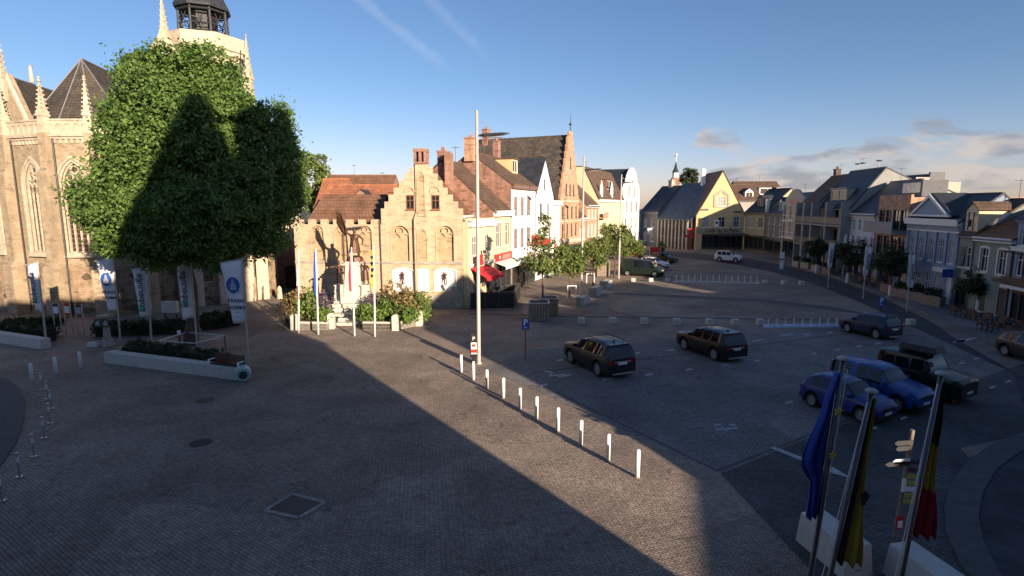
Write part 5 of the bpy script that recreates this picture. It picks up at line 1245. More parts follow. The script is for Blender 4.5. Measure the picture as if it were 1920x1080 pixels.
foliage('crown', lob, 7200, 44, .19, M['leafbig'], t, 11, shell=.45, clump=.5, gaps=-.55)
# trees beyond
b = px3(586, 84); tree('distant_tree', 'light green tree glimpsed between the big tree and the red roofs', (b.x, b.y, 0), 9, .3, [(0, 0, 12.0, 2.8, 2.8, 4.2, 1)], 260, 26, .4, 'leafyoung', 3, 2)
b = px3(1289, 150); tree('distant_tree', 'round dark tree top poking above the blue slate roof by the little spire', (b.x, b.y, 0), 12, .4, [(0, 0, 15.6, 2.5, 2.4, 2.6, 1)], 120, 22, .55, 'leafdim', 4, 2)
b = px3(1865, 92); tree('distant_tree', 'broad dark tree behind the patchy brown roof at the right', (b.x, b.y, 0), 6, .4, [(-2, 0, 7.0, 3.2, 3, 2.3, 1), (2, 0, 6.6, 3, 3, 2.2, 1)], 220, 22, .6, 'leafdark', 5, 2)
# young street trees on the sunny side
st_ = [(1017, 590, 395, 'slender young tree in a slatted wooden box near the gabled hall', (2.2, 2.0), 1), (1068, 556, 448, 'bushy young tree behind the wooden boxes', (2.6, 2.4), 0), (1112, 534, 432, 'bushy young tree beside the second lamp post', (3.0, 2.5), 0), (1152, 520, 412, 'fullest bushy street tree behind the dark van', (3.4, 3.0), 0), (1178, 508, 425, 'farthest bushy tree of the sunny row', (3.0, 2.6), 0)]
def loose(rx, ry, H_, i):
    q = random.Random(90 + i); l = [(0, 0, H_ * .6, rx * .4, ry * .4, H_ * .26, 1.2)]
    for k in range(7):
        a = k * 2.4 + q.random(); l.append((rx * .42 * math.cos(a) * q.uniform(.6, 1.1), ry * .4 * math.sin(a), H_ * q.uniform(.42, .84), rx * q.uniform(.16, .3), ry * q.uniform(.16, .28), H_ * q.uniform(.08, .15), .5))
    return l
for i, (px, yb, yt, lb, (rx, ry), slim) in enumerate(st_):
    g = G(px, yb); H_ = zat(px, yt, g.y)
    if slim: lb_ = [(0, 0, H_ * .50, 1.35, 1.3, 1.0, 1.2), (-.1, 0, H_ * .68, .95, .9, 1.1, 1), (.1, 0, H_ * .87, .45, .5, .9, .45), (-1.0, 0, H_ * .52, .7, .6, .6, .4), (1.0, 0, H_ * .45, .7, .6, .5, .4)]
    else: lb_ = loose(rx, ry, H_, i)
    tree('street_tree', lb, g, H_ * .75, .09, lb_, 130 if slim else 250, 18 if slim else 20, .23, 'leafyoung', 20 + i, 1.0, 'young street trees', shell=.25, clump=.42)
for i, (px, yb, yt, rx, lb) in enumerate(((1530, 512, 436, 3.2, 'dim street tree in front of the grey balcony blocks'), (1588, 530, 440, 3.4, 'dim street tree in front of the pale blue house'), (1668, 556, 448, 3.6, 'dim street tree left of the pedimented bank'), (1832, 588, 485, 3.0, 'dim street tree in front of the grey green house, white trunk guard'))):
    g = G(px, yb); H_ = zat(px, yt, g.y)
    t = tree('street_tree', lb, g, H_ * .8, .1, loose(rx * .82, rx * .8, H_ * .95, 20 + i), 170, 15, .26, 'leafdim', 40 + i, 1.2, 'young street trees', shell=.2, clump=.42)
    part('trunk_guard', MB().lathe([(.16, 0), (.16, 1.1)], 10), M['trimw'], t)

# ---------------------------------------------------------------- bronze figures
def figure(name, joints, parent, mat='bronze', extra=None, loc=(0, 0, 0), rz=0.0, sc=1.0):
    """joints: {name: (pos, radius, linked-to)}; one continuous skinned body"""
    me = bpy.data.meshes.new(name); o = bpy.data.objects.new(name, me); COL.objects.link(o)
    names = list(joints); ix = {n: i for i, n in enumerate(names)}
    me.from_pydata([joints[n][0] for n in names], [(ix[n], ix[joints[n][2]]) for n in names if joints[n][2]], [])
    md = o.modifiers.new("skin", 'SKIN'); md.use_smooth_shade = True
    me.skin_vertices.new() if not me.skin_vertices else None
    for n in names:
        r = joints[n][1]; r = r if isinstance(r, tuple) else (r, r)
        me.skin_vertices[0].data[ix[n]].radius = r
    me.skin_vertices[0].data[0].use_root = True
    s = o.modifiers.new("sub", 'SUBSURF'); s.levels = 1; s.render_levels = 1
    bpy.context.view_layer.update()
    ev_ = o.evaluated_get(bpy.context.evaluated_depsgraph_get()); nm = bpy.data.meshes.new_from_object(ev_)
    bpy.data.objects.remove(o); nm.materials.clear(); nm.materials.append(M[mat])
    r = link(name, nm, parent, loc, rz); r.scale = (sc, sc, sc); return r
def body(lh, rh, lf=(-.16, -.05, 0), rf=(.16, .08, 0), le=None, re=None, lean=0.0):
    """standing figure 1.8 m tall; hands and feet given, knees and elbows between"""
    le = le or ((lh[0] - .28) / 2 - .1, lh[1] / 2 + .05, (lh[2] + 1.42) / 2); re = re or ((rh[0] + .28) / 2 + .1, rh[1] / 2 + .05, (rh[2] + 1.42) / 2)
    J = {'pelvis': ((0, 0, .95), (.17, .13), None), 'waist': ((lean * .3, 0, 1.12), (.15, .11), 'pelvis'), 'chest': ((lean * .7, 0, 1.34), (.19, .13), 'waist'), 'neck': ((lean, -.01, 1.52), .065, 'chest'),
         'chin': ((lean, -.03, 1.60), (.085, .09), 'neck'), 'head': ((lean, -.02, 1.72), (.10, .11), 'chin'), 'cap': ((lean, 0, 1.80), (.07, .08), 'head')}
    for s, h_, e_, f_ in ((-1, lh, le, lf), (1, rh, re, rf)):
        k = 'l' if s < 0 else 'r'
        J[k + 'sh'] = ((lean * .8 + s * .22, 0, 1.42), .075, 'chest'); J[k + 'el'] = (e_, .055, k + 'sh'); J[k + 'wr'] = (h_, .042, k + 'el')
        hd_ = (Vector(h_) - Vector(e_)).normalized() * .13; J[k + 'ha'] = (tuple(Vector(h_) + hd_), .04, k + 'wr')
        J[k + 'hip'] = ((s * .11, 0, .88), .10, 'pelvis'); J[k + 'kn'] = (((f_[0] + s * .1) / 2 + s * .02, f_[1] * .5 - .05, .50), .075, k + 'hip'); J[k + 'an'] = ((f_[0], f_[1] + .04, .09), .05, k + 'kn'); J[k + 'to'] = ((f_[0] + s * .03, f_[1] - .14, .045), .045, k + 'an')
    return J

# ---------------------------------------------------------------- memorial
mo = P(663, 487, 42.2); MX, MY = mo.x, 42.2
mem = thing('war_memorial', 'pale stone war memorial on steps with a bronze flag bearer and two smaller bronze figures', 'monument', (MX, MY, 0))
part('steps', MB().box(-1.9, 1.9, -3.2, 1.6, 0, .2).box(-1.6, 1.6, -2.7, 1.6, .2, .42).box(-1.25, 1.25, -2.2, 1.5, .42, .65).box(-1.9, 1.9, -1.5, 1.6, .4, .95).box(-1.65, 1.65, -1.2, 1.5, .95, 1.2), M['memstone'], mem)
part('pillar', MB().frustum((-.72, .72, -.62, .62), (-.5, .5, -.46, .46), 1.2, 4.05).box(-.62, .62, -.56, .56, 4.05, 4.2).box(-.52, .52, -.5, .5, 4.2, 4.35).box(-.66, .66, -.66, .66, 1.2, 1.75), M['memstone'], mem)
for s in (-1, 1):
    part('side_pedestal', MB().frustum((s * 1.05 - .36, s * 1.05 + .36, -.85, -.15), (s * 1.0 - .27, s * 1.0 + .27, -.76, -.24), 1.2, 2.5).box(s * 1.0 - .33, s * 1.0 + .33, -.82, -.18, 2.5, 2.6), M['memstone'], mem)
fl = figure('flag_bearer_statue', body((-.35, -.1, 1.75), (.48, -.15, 1.0), (-.2, -.1, 0), (.22, .15, 0), lean=.02), mem, loc=(.12, 0, 4.35), sc=1.36)
part('flag_staff', MB().path([(-.3, -.15, 0), (-.42, -.12, 1.9), (-.62, -.1, 2.55)], .035, 6).add([(-.42, -.12, 1.95), (-.66, -.1, 2.6), (-.9, .0, 2.75), (-1.0, .1, 2.1), (-.75, .12, 1.6), (-.5, .05, 1.45)], [(0, 1, 2, 3, 4, 5)]).path([(-.9, 0, 2.75), (-.75, .1, 2.1), (-.5, .05, 1.4)], .08, 6), M['bronze'], fl)
part('coat', MB().lathe([(.34, .45), (.27, .9), (.22, 1.15), (.24, 1.3)], 12), M['bronze'], fl)
part('rock_base', MB().lathe([(.5, 0), (.42, .22), (.2, .3)], 9), M['bronze'], fl)
s1 = figure('soldier_statue', body((-.38, -.2, 1.25), (.2, -.25, 1.3), (-.13, -.05, 0), (.15, .05, 0)), mem, loc=(-1.0, -.5, 2.6), sc=.98, rz=.3)
part('rifle', MB().path([(.22, -.3, .1), (.12, -.3, 1.5)], .03, 6), M['bronze'], s1)
s2 = figure('mourner_statue', body((-.5, -.1, 1.8), (.3, -.2, 1.05), (-.1, -.05, 0), (.2, .05, 0), lean=-.03), mem, loc=(1.0, -.5, 2.6), sc=.98, rz=-.3)
part('coat', MB().lathe([(.27, .35), (.24, .9), (.2, 1.1)], 10), M['bronze'], s2)
# low stone walls of the flower beds
def low_wall(name, label, pts, h, th_, posts=()):
    t = thing(name, label, 'planter', (pts[0].x, pts[0].y, 0))
    mb = MB()
    for i in range(len(pts) - 1):
        a, b = pts[i], pts[i + 1]; d = (b - a); n_ = Vector((-d.y, d.x, 0)).normalized() * th_
        q = [a - pts[0], b - pts[0], b - pts[0] + n_, a - pts[0] + n_]
        mb.flat([(p.x, p.y) for p in q], 0, h)
    part('wall', mb, M['memstone'], t)
    for p in posts:
        p = p - pts[0]; part('post', MB().box(p.x - .22, p.x + .22, p.y - .2, p.y + .22, 0, h + .42).frustum((p.x - .25, p.x + .25, p.y - .23, p.y + .25), (p.x - .1, p.x + .1, p.y - .08, p.y + .1), h + .42, h + .55), M['memstone'], t)
    sb = MB().flat([(p.x - pts[0].x, p.y - pts[0].y) for p in pts] + [(pts[-1].x - pts[0].x, pts[-1].y - pts[0].y + 3), (-.2, 3.0)], .0, h - .1)
    part('soil', sb, M['soil'], t); return t
lp = [G(534, 606), G(553, 618), G(612, 619), G(622, 616)]; rp_ = [G(680, 618), G(742, 619), G(787, 611), G(800, 596)]
low_wall('flower_bed', 'low stone walled flower bed left of the memorial steps', lp, .55, .3, [lp[1], lp[3]])
low_wall('flower_bed', 'low stone walled flower bed right of the memorial steps', rp_, .55, .3, [rp_[1], rp_[2]])
def shrub(label, px, py, Y, rx, rz_, mat, seed, n=70, name='shrub'):
    p = P(px, py, Y); t = thing(name, label, 'shrub', (p.x, Y, .4))
    rx *= 1.15; rz_ *= 1.2
    part('stems', MB().path([(0, 0, 0), (.05, 0, rz_ * .6)], .04, 5).path([(0, 0, 0), (-.2, .1, rz_ * .8)], .03, 5), M['bark'], t)
    foliage('leaves', [(0, 0, rz_ * .55, rx, rx * .9, rz_ * .75, 1)], n, 14, .2, M[mat], t, seed, shell=.2, clump=.36); return t
for i, a in enumerate([('bronze tipped shrub at the left end of the left flower bed', 551, 590, 39.2, .75, 1.3, 'shrubb'), ('bright green upright shrub in the left flower bed behind the flagpole', 575, 590, 39.2, .75, 1.6, 'shrubg'), ('purple grey shrub beside the left memorial steps', 608, 590, 39.4, .6, 1.3, 'shrubp'), ('small green shrub low in the left flower bed', 606, 600, 38.3, .5, .7, 'shrubg'),
        ('low green shrub at the foot of the right memorial pedestal', 690, 600, 38.5, .8, .8, 'shrubg'), ('purple grey shrub right of the memorial', 708, 590, 40.0, .8, 1.3, 'shrubp'), ('green shrub in the middle of the right flower bed', 725, 595, 38.8, .7, 1.1, 'shrubg'), ('large bronze shrub at the back of the right flower bed', 740, 580, 40.2, 1.2, 1.7, 'shrubb'),
        ('second bronze shrub toward the hall in the right flower bed', 768, 585, 39.6, 1.0, 1.5, 'shrubb'), ('yellow green ground shrub along the front of the right flower bed', 760, 600, 38.3, .9, .7, 'shrubg'), ('round bright green shrub at the right end of the flower bed', 792, 592, 39.6, .65, 1.2, 'shrubg')]):
    shrub(*a, seed=60 + i, n=130 if a[4] > .9 else 85)
# statues against the white panels of the hall
for px, lb in ((755, 'small dark bronze figure on a white bracket, left white panel of the hall'), (834.5, 'small dark bronze figure on a white bracket, right white panel of the hall')):
    x = hu(px); k = Matrix.Rotation(hrz, 4, 'Z') @ Vector((x, -.12, 0)); t = thing('wall_statue', lb, 'statue', (HA.x + k.x, HA.y + k.y, hz(541)), hrz, 'statues on the hall panels')
    part('bracket', MB().lathe([(.02, -.1), (.2, .3), (.22, .4)], 10).box(-.2, .2, 0, .22, .1, .4), M['white'], t)
    figure('figure', body((-.2, -.12, 1.0), (.12, -.2, 1.35)), t, loc=(0, 0, .4), sc=.62)
# ---------------------------------------------------------------- vehicles
def lerp_tab(tab, t):
    for (a, x), (b, y) in zip(tab, tab[1:]):
        if t <= b:
            f = (t - a) / max(b - a, 1e-6); f = f * f * (3 - 2 * f) if tab is not None and b - a > .08 else f
            return x + (y - x) * f
    return tab[-1][1]
def paint(name, col, rough=.38): return plain(name, col, rough, 0.0, var=.06, scale=1.2, coat=.3, spec=.4)
SUVTOP = [(0, .60), (.008, .66), (.02, .70), (.065, .93), (.10, .975), (.30, 1.0), (.48, .985), (.565, .94), (.715, .70), (.78, .675), (.93, .62), (.985, .54), (1, .46)]
SUVBELT = [(0, .57), (.03, .665), (.2, .665), (.45, .645), (.715, .635), (.93, .58), (1, .44)]
KINDS_ = {
    'suv': dict(L=4.5, W=1.86, H=1.66, wb=2.66, ro=.90, wr=.37, gc=.22, top=SUVTOP, belt=SUVBELT, side=[(.115, .26), (.275, .43), (.445, .60)], ws=(.56, .708), rw=(.024, .064), tum=.36),
    'hatch': dict(L=4.05, W=1.74, H=1.50, wb=2.52, ro=.76, wr=.32, gc=.18, top=[(0, .50), (.015, .58), (.04, .66), (.14, .93), (.22, .985), (.36, 1.0), (.48, .985), (.56, .94), (.74, .68), (.80, .645), (.93, .575), (.985, .5), (1, .42)], belt=[(0, .48), (.04, .63), (.2, .65), (.74, .61), (.93, .55), (1, .40)], side=[(.16, .29), (.305, .45), (.465, .62)], ws=(.56, .725), rw=(.045, .135), tum=.36),
    'boxy': dict(L=4.6, W=1.98, H=1.92, wb=2.80, ro=.85, wr=.39, gc=.27, top=[(0, .60), (.01, .63), (.02, .66), (.035, .95), (.06, .99), (.3, 1.0), (.52, .99), (.57, .965), (.68, .66), (.72, .635), (.96, .60), (.985, .57), (1, .5)], belt=[(0, .58), (.02, .64), (.5, .64), (.68, .62), (.96, .585), (1, .48)], side=[(.06, .25), (.27, .42), (.44, .585)], ws=(.575, .672), rw=(.022, .034), tum=.12),
    'pickup': dict(L=5.2, W=1.86, H=1.82, wb=3.0, ro=1.25, wr=.38, gc=.27, top=[(0, .55), (.01, .60), (.02, .63), (.07, .92), (.1, .96), (.30, .97), (.335, .96), (.36, .985), (.46, 1.0), (.56, .98), (.61, .94), (.735, .67), (.78, .645), (.94, .59), (.985, .52), (1, .46)], belt=[(0, .53), (.02, .60), (.3, .61), (.73, .60), (.94, .56), (1, .44)], side=[(.08, .31), (.37, .48), (.495, .64)], ws=(.61, .725), rw=(.022, .07), tum=.30),
    'van': dict(L=5.3, W=1.98, H=1.98, wb=3.3, ro=1.0, wr=.34, gc=.20, top=[(0, .60), (.006, .65), (.01, .7), (.02, .96), (.04, .985), (.3, 1.0), (.62, .99), (.69, .95), (.84, .62), (.88, .59), (.97, .50), (.99, .44), (1, .36)], belt=[(0, .52), (.01, .56), (.6, .56), (.84, .54), (.97, .47), (1, .33)], side=[(.34, .60), (.62, .76)], ws=(.69, .835), rw=(.011, .019), tum=.16)}
def wheel_mesh(r, rimmat):
    key = ('wheel', round(r, 2), rimmat)
    if key not in WIN:
        ty = MB().lathe([(r * .66, -.10), (r * .93, -.105), (r, -.07), (r, .07), (r * .93, .105), (r * .66, .10)], 24, caps=False).mesh('wheel', M['black'])
        rm = MB().lathe([(r * .68, .02), (r * .68, .095), (r * .60, .095), (r * .58, .03), (.02, .03)], 24)
        for k in range(5):
            a = k * 2 * math.pi / 5; c_, s_ = math.cos(a), math.sin(a)
            for off in (-.12, .12):
                a2 = a + off; rm.add([(.04 * math.cos(a - .5), .04 * math.sin(a - .5), .09), (.04 * math.cos(a + .5), .04 * math.sin(a + .5), .09), (r * .64 * math.cos(a2 + .09), r * .64 * math.sin(a2 + .09), .09), (r * .64 * math.cos(a2 - .09), r * .64 * math.sin(a2 - .09), .09)], [(0, 1, 2, 3)])
        rm.lathe([(.07, .05), (.07, .09), (.03, .095)], 10)
        WIN[key] = (ty, rm.mesh('rim', [M[rimmat]]))
    return WIN[key]
M['alloy'] = plain('alloy_rim', (.40, .40, .41), .35, .2, var=.1); M['lamp'] = plain('headlamp_lens', (.75, .77, .8), .08, var=.1); M['tail'] = plain('tail_lamp_red', (.35, .01, .01), .15, var=.1)
M['plate'] = plain('number_plate_white', (.75, .75, .72), .4, var=.05)
def car(name, label, kind, front, rear, visible, body, cat='car', scale=1.0, ls=1.0, rails=False, rim='alloy', roofbox=False, dark_roof=False, group=None):
    """front, rear: ground points under the near-side wheels; visible: which side faces the camera"""
    k = KINDS_[kind]; f, r = Vector(front[:2]), Vector(rear[:2]); h = (f - r).normalized(); lf = Vector((-h.y, h.x))
    mid = (f + r) / 2 - lf * (k['W'] / 2 - .12) * scale * (1 if visible == 'L' else -1)
    L_, W_, H_ = k['L'], k['W'], k['H']; xr = -L_ / 2 + k['ro']; xf = xr + k['wb']; off = (xr + xf) / 2
    base = mid - h * off * scale * ls
    t = thing(name, label, cat, (base.x, base.y, 0), math.atan2(h.y, h.x), group); t.scale = (scale * ls, scale, scale)
    sd = k['side']; seams = [(p[1] + q[0]) / 2 for p, q in zip(sd, sd[1:])] + [sd[0][0] - .01, sd[-1][1] + .035]
    ts = sorted([i / 72 for i in range(73)] + [q + e for q in seams for e in (-.0022, .0022)]); N = len(ts) - 1; secs = []
    ra = k['wr'] + .07
    for q in ts:
        x = (q - .5) * L_; zt = lerp_tab(k['top'], q) * H_; zb = min(lerp_tab(k['belt'], q) * H_, zt - .015)
        e = abs(2 * q - 1); wv = W_ / 2 * (1 - .17 * max(0, (e - .72) / .28) ** 2.2); z0 = k['gc'] + .10 * max(0, (e - .88) / .12)
        arc = 0
        for xw in (xr, xf):
            dx = abs(x - xw)
            if dx < ra: arc = max(arc, k['wr'] + math.sqrt(ra * ra - dx * dx))
        rw_ = wv * .965 - k['tum'] * max(zt - zb - .05, 0)
        a0 = max(z0, arc); a1 = max(z0 + .11, arc + .02); a2 = max(.5 * (z0 + zb), arc + .05); a2 = min(a2, zb - .03)
        pts = [(wv * .86, a0), (wv * .975, a1), (wv, a2), (wv * .99, max(zb - .07, a2 + .01)), (wv * .965, zb), (rw_, max(zt - .05, zb + .004)), (rw_ * .84, zt), (rw_ * .4, zt + .012), (0, zt + .018)]
        secs.append([(x, y, z) for y, z in pts])
    nb = 9; B_ = MB(); glass = {}
    for side in (1, -1):
        vs = [(x, y * side, z) for s in secs for x, y, z in s]; o = len(B_.v); B_.v += vs
        for i in range(N):
            q = (ts[i] + ts[i + 1]) / 2
            for j in range(nb - 1):
                a, b, c, d = i * nb + j, (i + 1) * nb + j, (i + 1) * nb + j + 1, i * nb + j + 1
                face = (a, b, c, d) if side == -1 else (d, c, b, a)
                g = None
                tall = lerp_tab(k['top'], q) * H_ - lerp_tab(k['belt'], q) * H_ > .22
                if j == 4 and tall:
                    for n_, (p0, p1) in enumerate(k['side']):
                        if p0 <= q <= p1: g = ('side_window', side, n_)
                elif j >= 5 and k['ws'][0] <= q <= k['ws'][1]: g = ('windscreen', 0, 0)
                elif j >= 5 and k['rw'][0] <= q <= k['rw'][1]: g = ('rear_window', 0, 0)
                if g: glass.setdefault(g, []).append([vs[m] for m in face])
                else: B_.f.append([o + m for m in face]); B_.mi.append(1 if (j in (1, 2, 3) and min(abs(q - z_) for z_ in seams) < .002) else 1 if (dark_roof and j >= 5 and k['rw'][1] < q < k['ws'][0]) else (2 if j == 0 or (j == 1 and max(s_[2] for s_ in (vs[a], vs[d])) < k['gc'] + .36) else 0))
        for i, rev in ((0, 0), (N, 1)):
            s = [vs[i * nb + j] for j in range(nb)] + [(vs[i * nb][0], 0, vs[i * nb][2])]
            B_.add(s, [tuple(range(len(s))) if (rev == 1) == (side == 1) else tuple(reversed(range(len(s))))], 0)
    bo = part('body', B_, [M[body], M['black'], M['black']], t, 2)
    for (gn, _, _), fs in glass.items():
        g = MB()
        for q in fs: g.add(q, [(0, 1, 2, 3)])
        part(gn, g, M['cglass'], t, True)
    part('chassis', MB().box(-L_ * .46, L_ * .46, -W_ * .40, W_ * .40, k['gc'] - .04, k['gc'] + .32), M['black'], t)
    ty, rm = wheel_mesh(k['wr'], rim)
    for x in (xr, xf):
        for s in (1, -1):
            w_ = link('wheel', ty, t, (x, s * (W_ / 2 - .125), k['wr'])); w_.rotation_euler = (-s * math.pi / 2, 0, 0); link('rim', rm, w_)
            part('wheel_well', MB().box(x - ra, x + ra, s * W_ * .25, s * (W_ / 2 - .26), k['gc'] + .05, k['wr'] + ra * .9), M['black'], t)
    hz_ = lerp_tab(k['top'], .965) * H_ - .13; tz = H_ * (.50 if kind != 'van' else .45)
    xfz = L_ / 2; e_ = W_ / 2
    for s in (1, -1):
        part('headlight', MB().add([(xfz * .90, s * e_ * .90, hz_ + .06), (xfz * .975, s * e_ * .70, hz_ + .05), (xfz * .995, s * e_ * .50, hz_ + .0), (xfz * .995, s * e_ * .50, hz_ - .11), (xfz * .985, s * e_ * .76, hz_ - .12), (xfz * .91, s * e_ * .935, hz_ - .05)] + [(xfz * .8, s * e_ * .5, hz_)], [(0, 1, 4, 5), (1, 2, 3, 4), (0, 6, 2, 1), (5, 4, 3, 6), (0, 5, 6)]), M['lamp'], t)
        part('tail_light', MB().box(-xfz - .012, -xfz + .35, s * e_ * .62 - .16, s * e_ * .62 + .19, tz - .06, tz + .10), M['tail'], t)
        mx = (k['ws'][1] - .5) * L_ - .22; mz = lerp_tab(k['belt'], k['ws'][1] - .03) * H_
        bevel(part('mirror', MB().box(mx - .07, mx + .07, s * e_ * .96, s * (e_ * .96 + .2) , mz + .02, mz + .18) if s > 0 else MB().box(mx - .07, mx + .07, -(e_ * .96 + .2), -e_ * .96, mz + .02, mz + .18), M[body], t), .03)
        [part('door_handle', MB().box(q, q + .17, s * e_ * .99 - .012, s * e_ * .99 + .02, H_ * .50, H_ * .53), M[body], t) for q in (-.35, .55)]
        if rails: part('roof_rail', MB().path([(-L_ * .33, s * e_ * .62, H_ - .02), (-L_ * .30, s * e_ * .62, H_ + .06), (L_ * .0, s * e_ * .62, H_ + .07), (L_ * .06, s * e_ * .62, H_ - .01)], .025, 6), M['dsteel'], t)
    part('number_plate', MB().box(-xfz - .02, -xfz + .05, -.26, .26, tz - .12, tz - .0), M['plate'], t); part('number_plate', MB().box(xfz - .03, xfz + .02, -.26, .26, k['gc'] + .2, k['gc'] + .31), M['plate'], t)
    part('grille', MB().box(xfz - .03, xfz + .008, -e_ * .48, e_ * .48, hz_ - .13, hz_ - .01), M['black'], t)
    if kind == 'suv' and body != 'c_white':
        part('tailgate_trim', MB().box(-xfz - .016, -xfz + .04, -e_ * .5, e_ * .5, tz - .01, tz + .05), M['alloy'], t); part('skid_plate', MB().box(-xfz - .036, -xfz + .04, -e_ * .62, e_ * .62, k['gc'] + .02, k['gc'] + .10), M['alloy'], t)
        part('rear_spoiler', MB().box(-xfz + .30, -xfz + .56, -e_ * .60, e_ * .60, H_ * .955, H_ * .985), M[body], t); part('aerial_fin', MB().prism([(-xfz + .75, H_), (-xfz + .95, H_), (-xfz + .78, H_ + .09)], -.02, .02), M['black'], t)
    part('rear_bumper', MB().box(-xfz - .03, -xfz + .12, -e_ * .80, e_ * .80, k['gc'] + .1, k['gc'] + .28), M['black'], t)
    part('front_bumper', MB().box(xfz - .16, xfz + .01, -e_ * .76, e_ * .76, k['gc'] + .05, k['gc'] + .19), M['black'], t)
    if roofbox:
        bevel(part('roof_box', MB().frustum((-1.3, .75, -.5, .5), (-1.2, .6, -.45, .45), H_ + .12, H_ + .40).box(-1.1, -1.04, -.7, .7, H_ + .02, H_ + .12).box(.4, .46, -.7, .7, H_ + .02, H_ + .12), M['black'], t), .08)
    return t
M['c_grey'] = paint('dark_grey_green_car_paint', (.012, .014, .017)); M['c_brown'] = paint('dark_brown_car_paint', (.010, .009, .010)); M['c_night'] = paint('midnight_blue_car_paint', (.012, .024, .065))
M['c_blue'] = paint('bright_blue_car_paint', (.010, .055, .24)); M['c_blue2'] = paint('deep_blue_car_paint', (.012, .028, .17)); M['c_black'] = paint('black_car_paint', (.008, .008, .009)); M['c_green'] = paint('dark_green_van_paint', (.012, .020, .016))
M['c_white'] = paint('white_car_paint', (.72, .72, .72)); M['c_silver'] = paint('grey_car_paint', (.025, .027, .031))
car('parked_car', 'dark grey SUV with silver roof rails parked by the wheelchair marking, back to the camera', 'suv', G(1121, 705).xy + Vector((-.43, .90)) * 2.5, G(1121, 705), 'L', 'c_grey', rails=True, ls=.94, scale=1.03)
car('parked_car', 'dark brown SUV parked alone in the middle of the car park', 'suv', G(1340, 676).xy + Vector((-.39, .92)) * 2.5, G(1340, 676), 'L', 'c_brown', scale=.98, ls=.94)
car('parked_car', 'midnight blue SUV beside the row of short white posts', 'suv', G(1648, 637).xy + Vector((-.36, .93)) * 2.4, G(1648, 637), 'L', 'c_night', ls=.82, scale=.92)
hf, hr = G(1609, 790), G(1526, 763)
hatch = car('parked_car', 'small deep blue hatchback, front one of the three cars parked side by side', 'hatch', hf, hr, 'R', 'c_blue2', scale=.96, ls=.84)
hdv = (Vector(hf[:2]) - Vector(hr[:2])).normalized(); hl_ = Vector((-hdv.y, hdv.x)); hc = (Vector(hf[:2]) + Vector(hr[:2])) / 2
pc = hc + hl_ * 2.35 + hdv * .05; car('parked_car', 'bright blue pickup truck between the hatchback and the black off roader', 'pickup', pc + hdv, pc - hdv, 'R', 'c_blue', cat='pickup', scale=.94, ls=.80)
dc = hc + hl_ * 5.35 + hdv * .35; car('parked_car', 'black boxy off roader with a roof box, beyond the bright blue pickup', 'boxy', dc + hdv, dc - hdv, 'R', 'c_black', cat='car', scale=.96, ls=.80, roofbox=True)
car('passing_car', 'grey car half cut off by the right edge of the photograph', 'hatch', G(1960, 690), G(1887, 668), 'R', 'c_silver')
car('parked_van', 'dark green panel van at the left end of the far white blocks', 'van', G(1232, 520), G(1172, 517), 'R', 'c_green', cat='van')
car('parked_car', 'white hatchback half hidden behind the dark green van', 'hatch', G(1240, 505), G(1202, 502), 'R', 'c_white')
car('parked_car', 'black car behind the white hatchback, next to the terrace', 'hatch', G(1257, 494), G(1222, 491), 'R', 'c_black')
car('passing_car', 'white SUV driving past the yellow cafe', 'suv', G(1379, 492.5), G(1349, 491), 'R', 'c_white', ls=.88)
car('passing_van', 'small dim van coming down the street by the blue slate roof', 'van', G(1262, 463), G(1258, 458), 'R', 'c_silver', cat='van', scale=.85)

# ---------------------------------------------------------------- lamps and signs
def lamp_post(px, yb, yt, yl, label):
    g = G(px, yb); H_ = zat(px, yt, g.y); zl = zat(px, yl, g.y)
    t = thing('street_lamp', label, 'street lamp', g, 0, 'tall lamp posts of the square')
    part('pole', MB().lathe([(.17, 0), (.17, .05), (.105, .08), (.098, H_ * .5), (.075, H_)], 14), M['lampgrey'], t, True)
    h_ = part('lamp_head', MB().add([(.1, -.12, zl), (.35, -.28, zl + .04), (1.35, -.26, zl + .10), (1.7, 0, zl + .10), (1.35, .26, zl + .10), (.35, .28, zl + .04), (.1, .12, zl)] + [(.1, -.12, zl - .06), (.45, -.22, zl - .10), (1.35, -.2, zl - .0), (1.7, 0, zl + .06), (1.35, .2, zl - .0), (.45, .22, zl - .10), (.1, .12, zl - .06)],
        [(6, 5, 4, 3, 2, 1, 0)[::-1], tuple(range(13, 6, -1))] + [(i, (i + 1) % 7, 7 + (i + 1) % 7, 7 + i)[::-1] for i in range(7)]), M['dsteel'], t)
    part('glass', MB().box(.5, 1.3, -.16, .16, zl - .12, zl - .10), M['glassc'], h_)
    part('stay_cable', MB().tube((.0, 0, H_ - .35), (.95, 0, zl + .13), .012), M['steel'], t)
    return t
lamp_post(898, 682, 207, 253, 'tall pale lamp post nearest to the camera, foot beside the parking machine')
lamp_post(1090, 552, 292, 318, 'tall lamp post rising among the young trees in front of the orange stepped gable')
lamp_post(1160, 522, 327, 342, 'farthest tall lamp post, in front of the ornate cream house')
def psign(px, yb, yt, label, postmat, wd=.42):
    g = G(px, yb); H_ = zat(px, yt, g.y); t = thing('parking_sign', label, 'road sign', g, 0, 'blue parking signs')
    part('post', MB().lathe([(.04, 0), (.04, H_)], 8), M[postmat], t)
    s_ = part('sign_plate', MB().box(-wd / 2, wd / 2, -.06, -.04, H_ - .66, H_), M['blue'], t)
    text('letter', 'P', .5, M['mwhite'], s_, (0, -.066, H_ - .26), (R(90), 0, 0), .003, bold=.01)
    part('arrow', MB().add([(-.12, -.064, H_ - .56), (.12, -.064, H_ - .56), (0, -.064, H_ - .50)], [(0, 1, 2)]), M['mwhite'], s_)
M['rust'] = plain('rusty_red_post', (.30, .09, .05), .6, var=.2)
psign(985, 674, 596, 'blue parking sign on a rusty red post near the tall lamp post', 'rust')
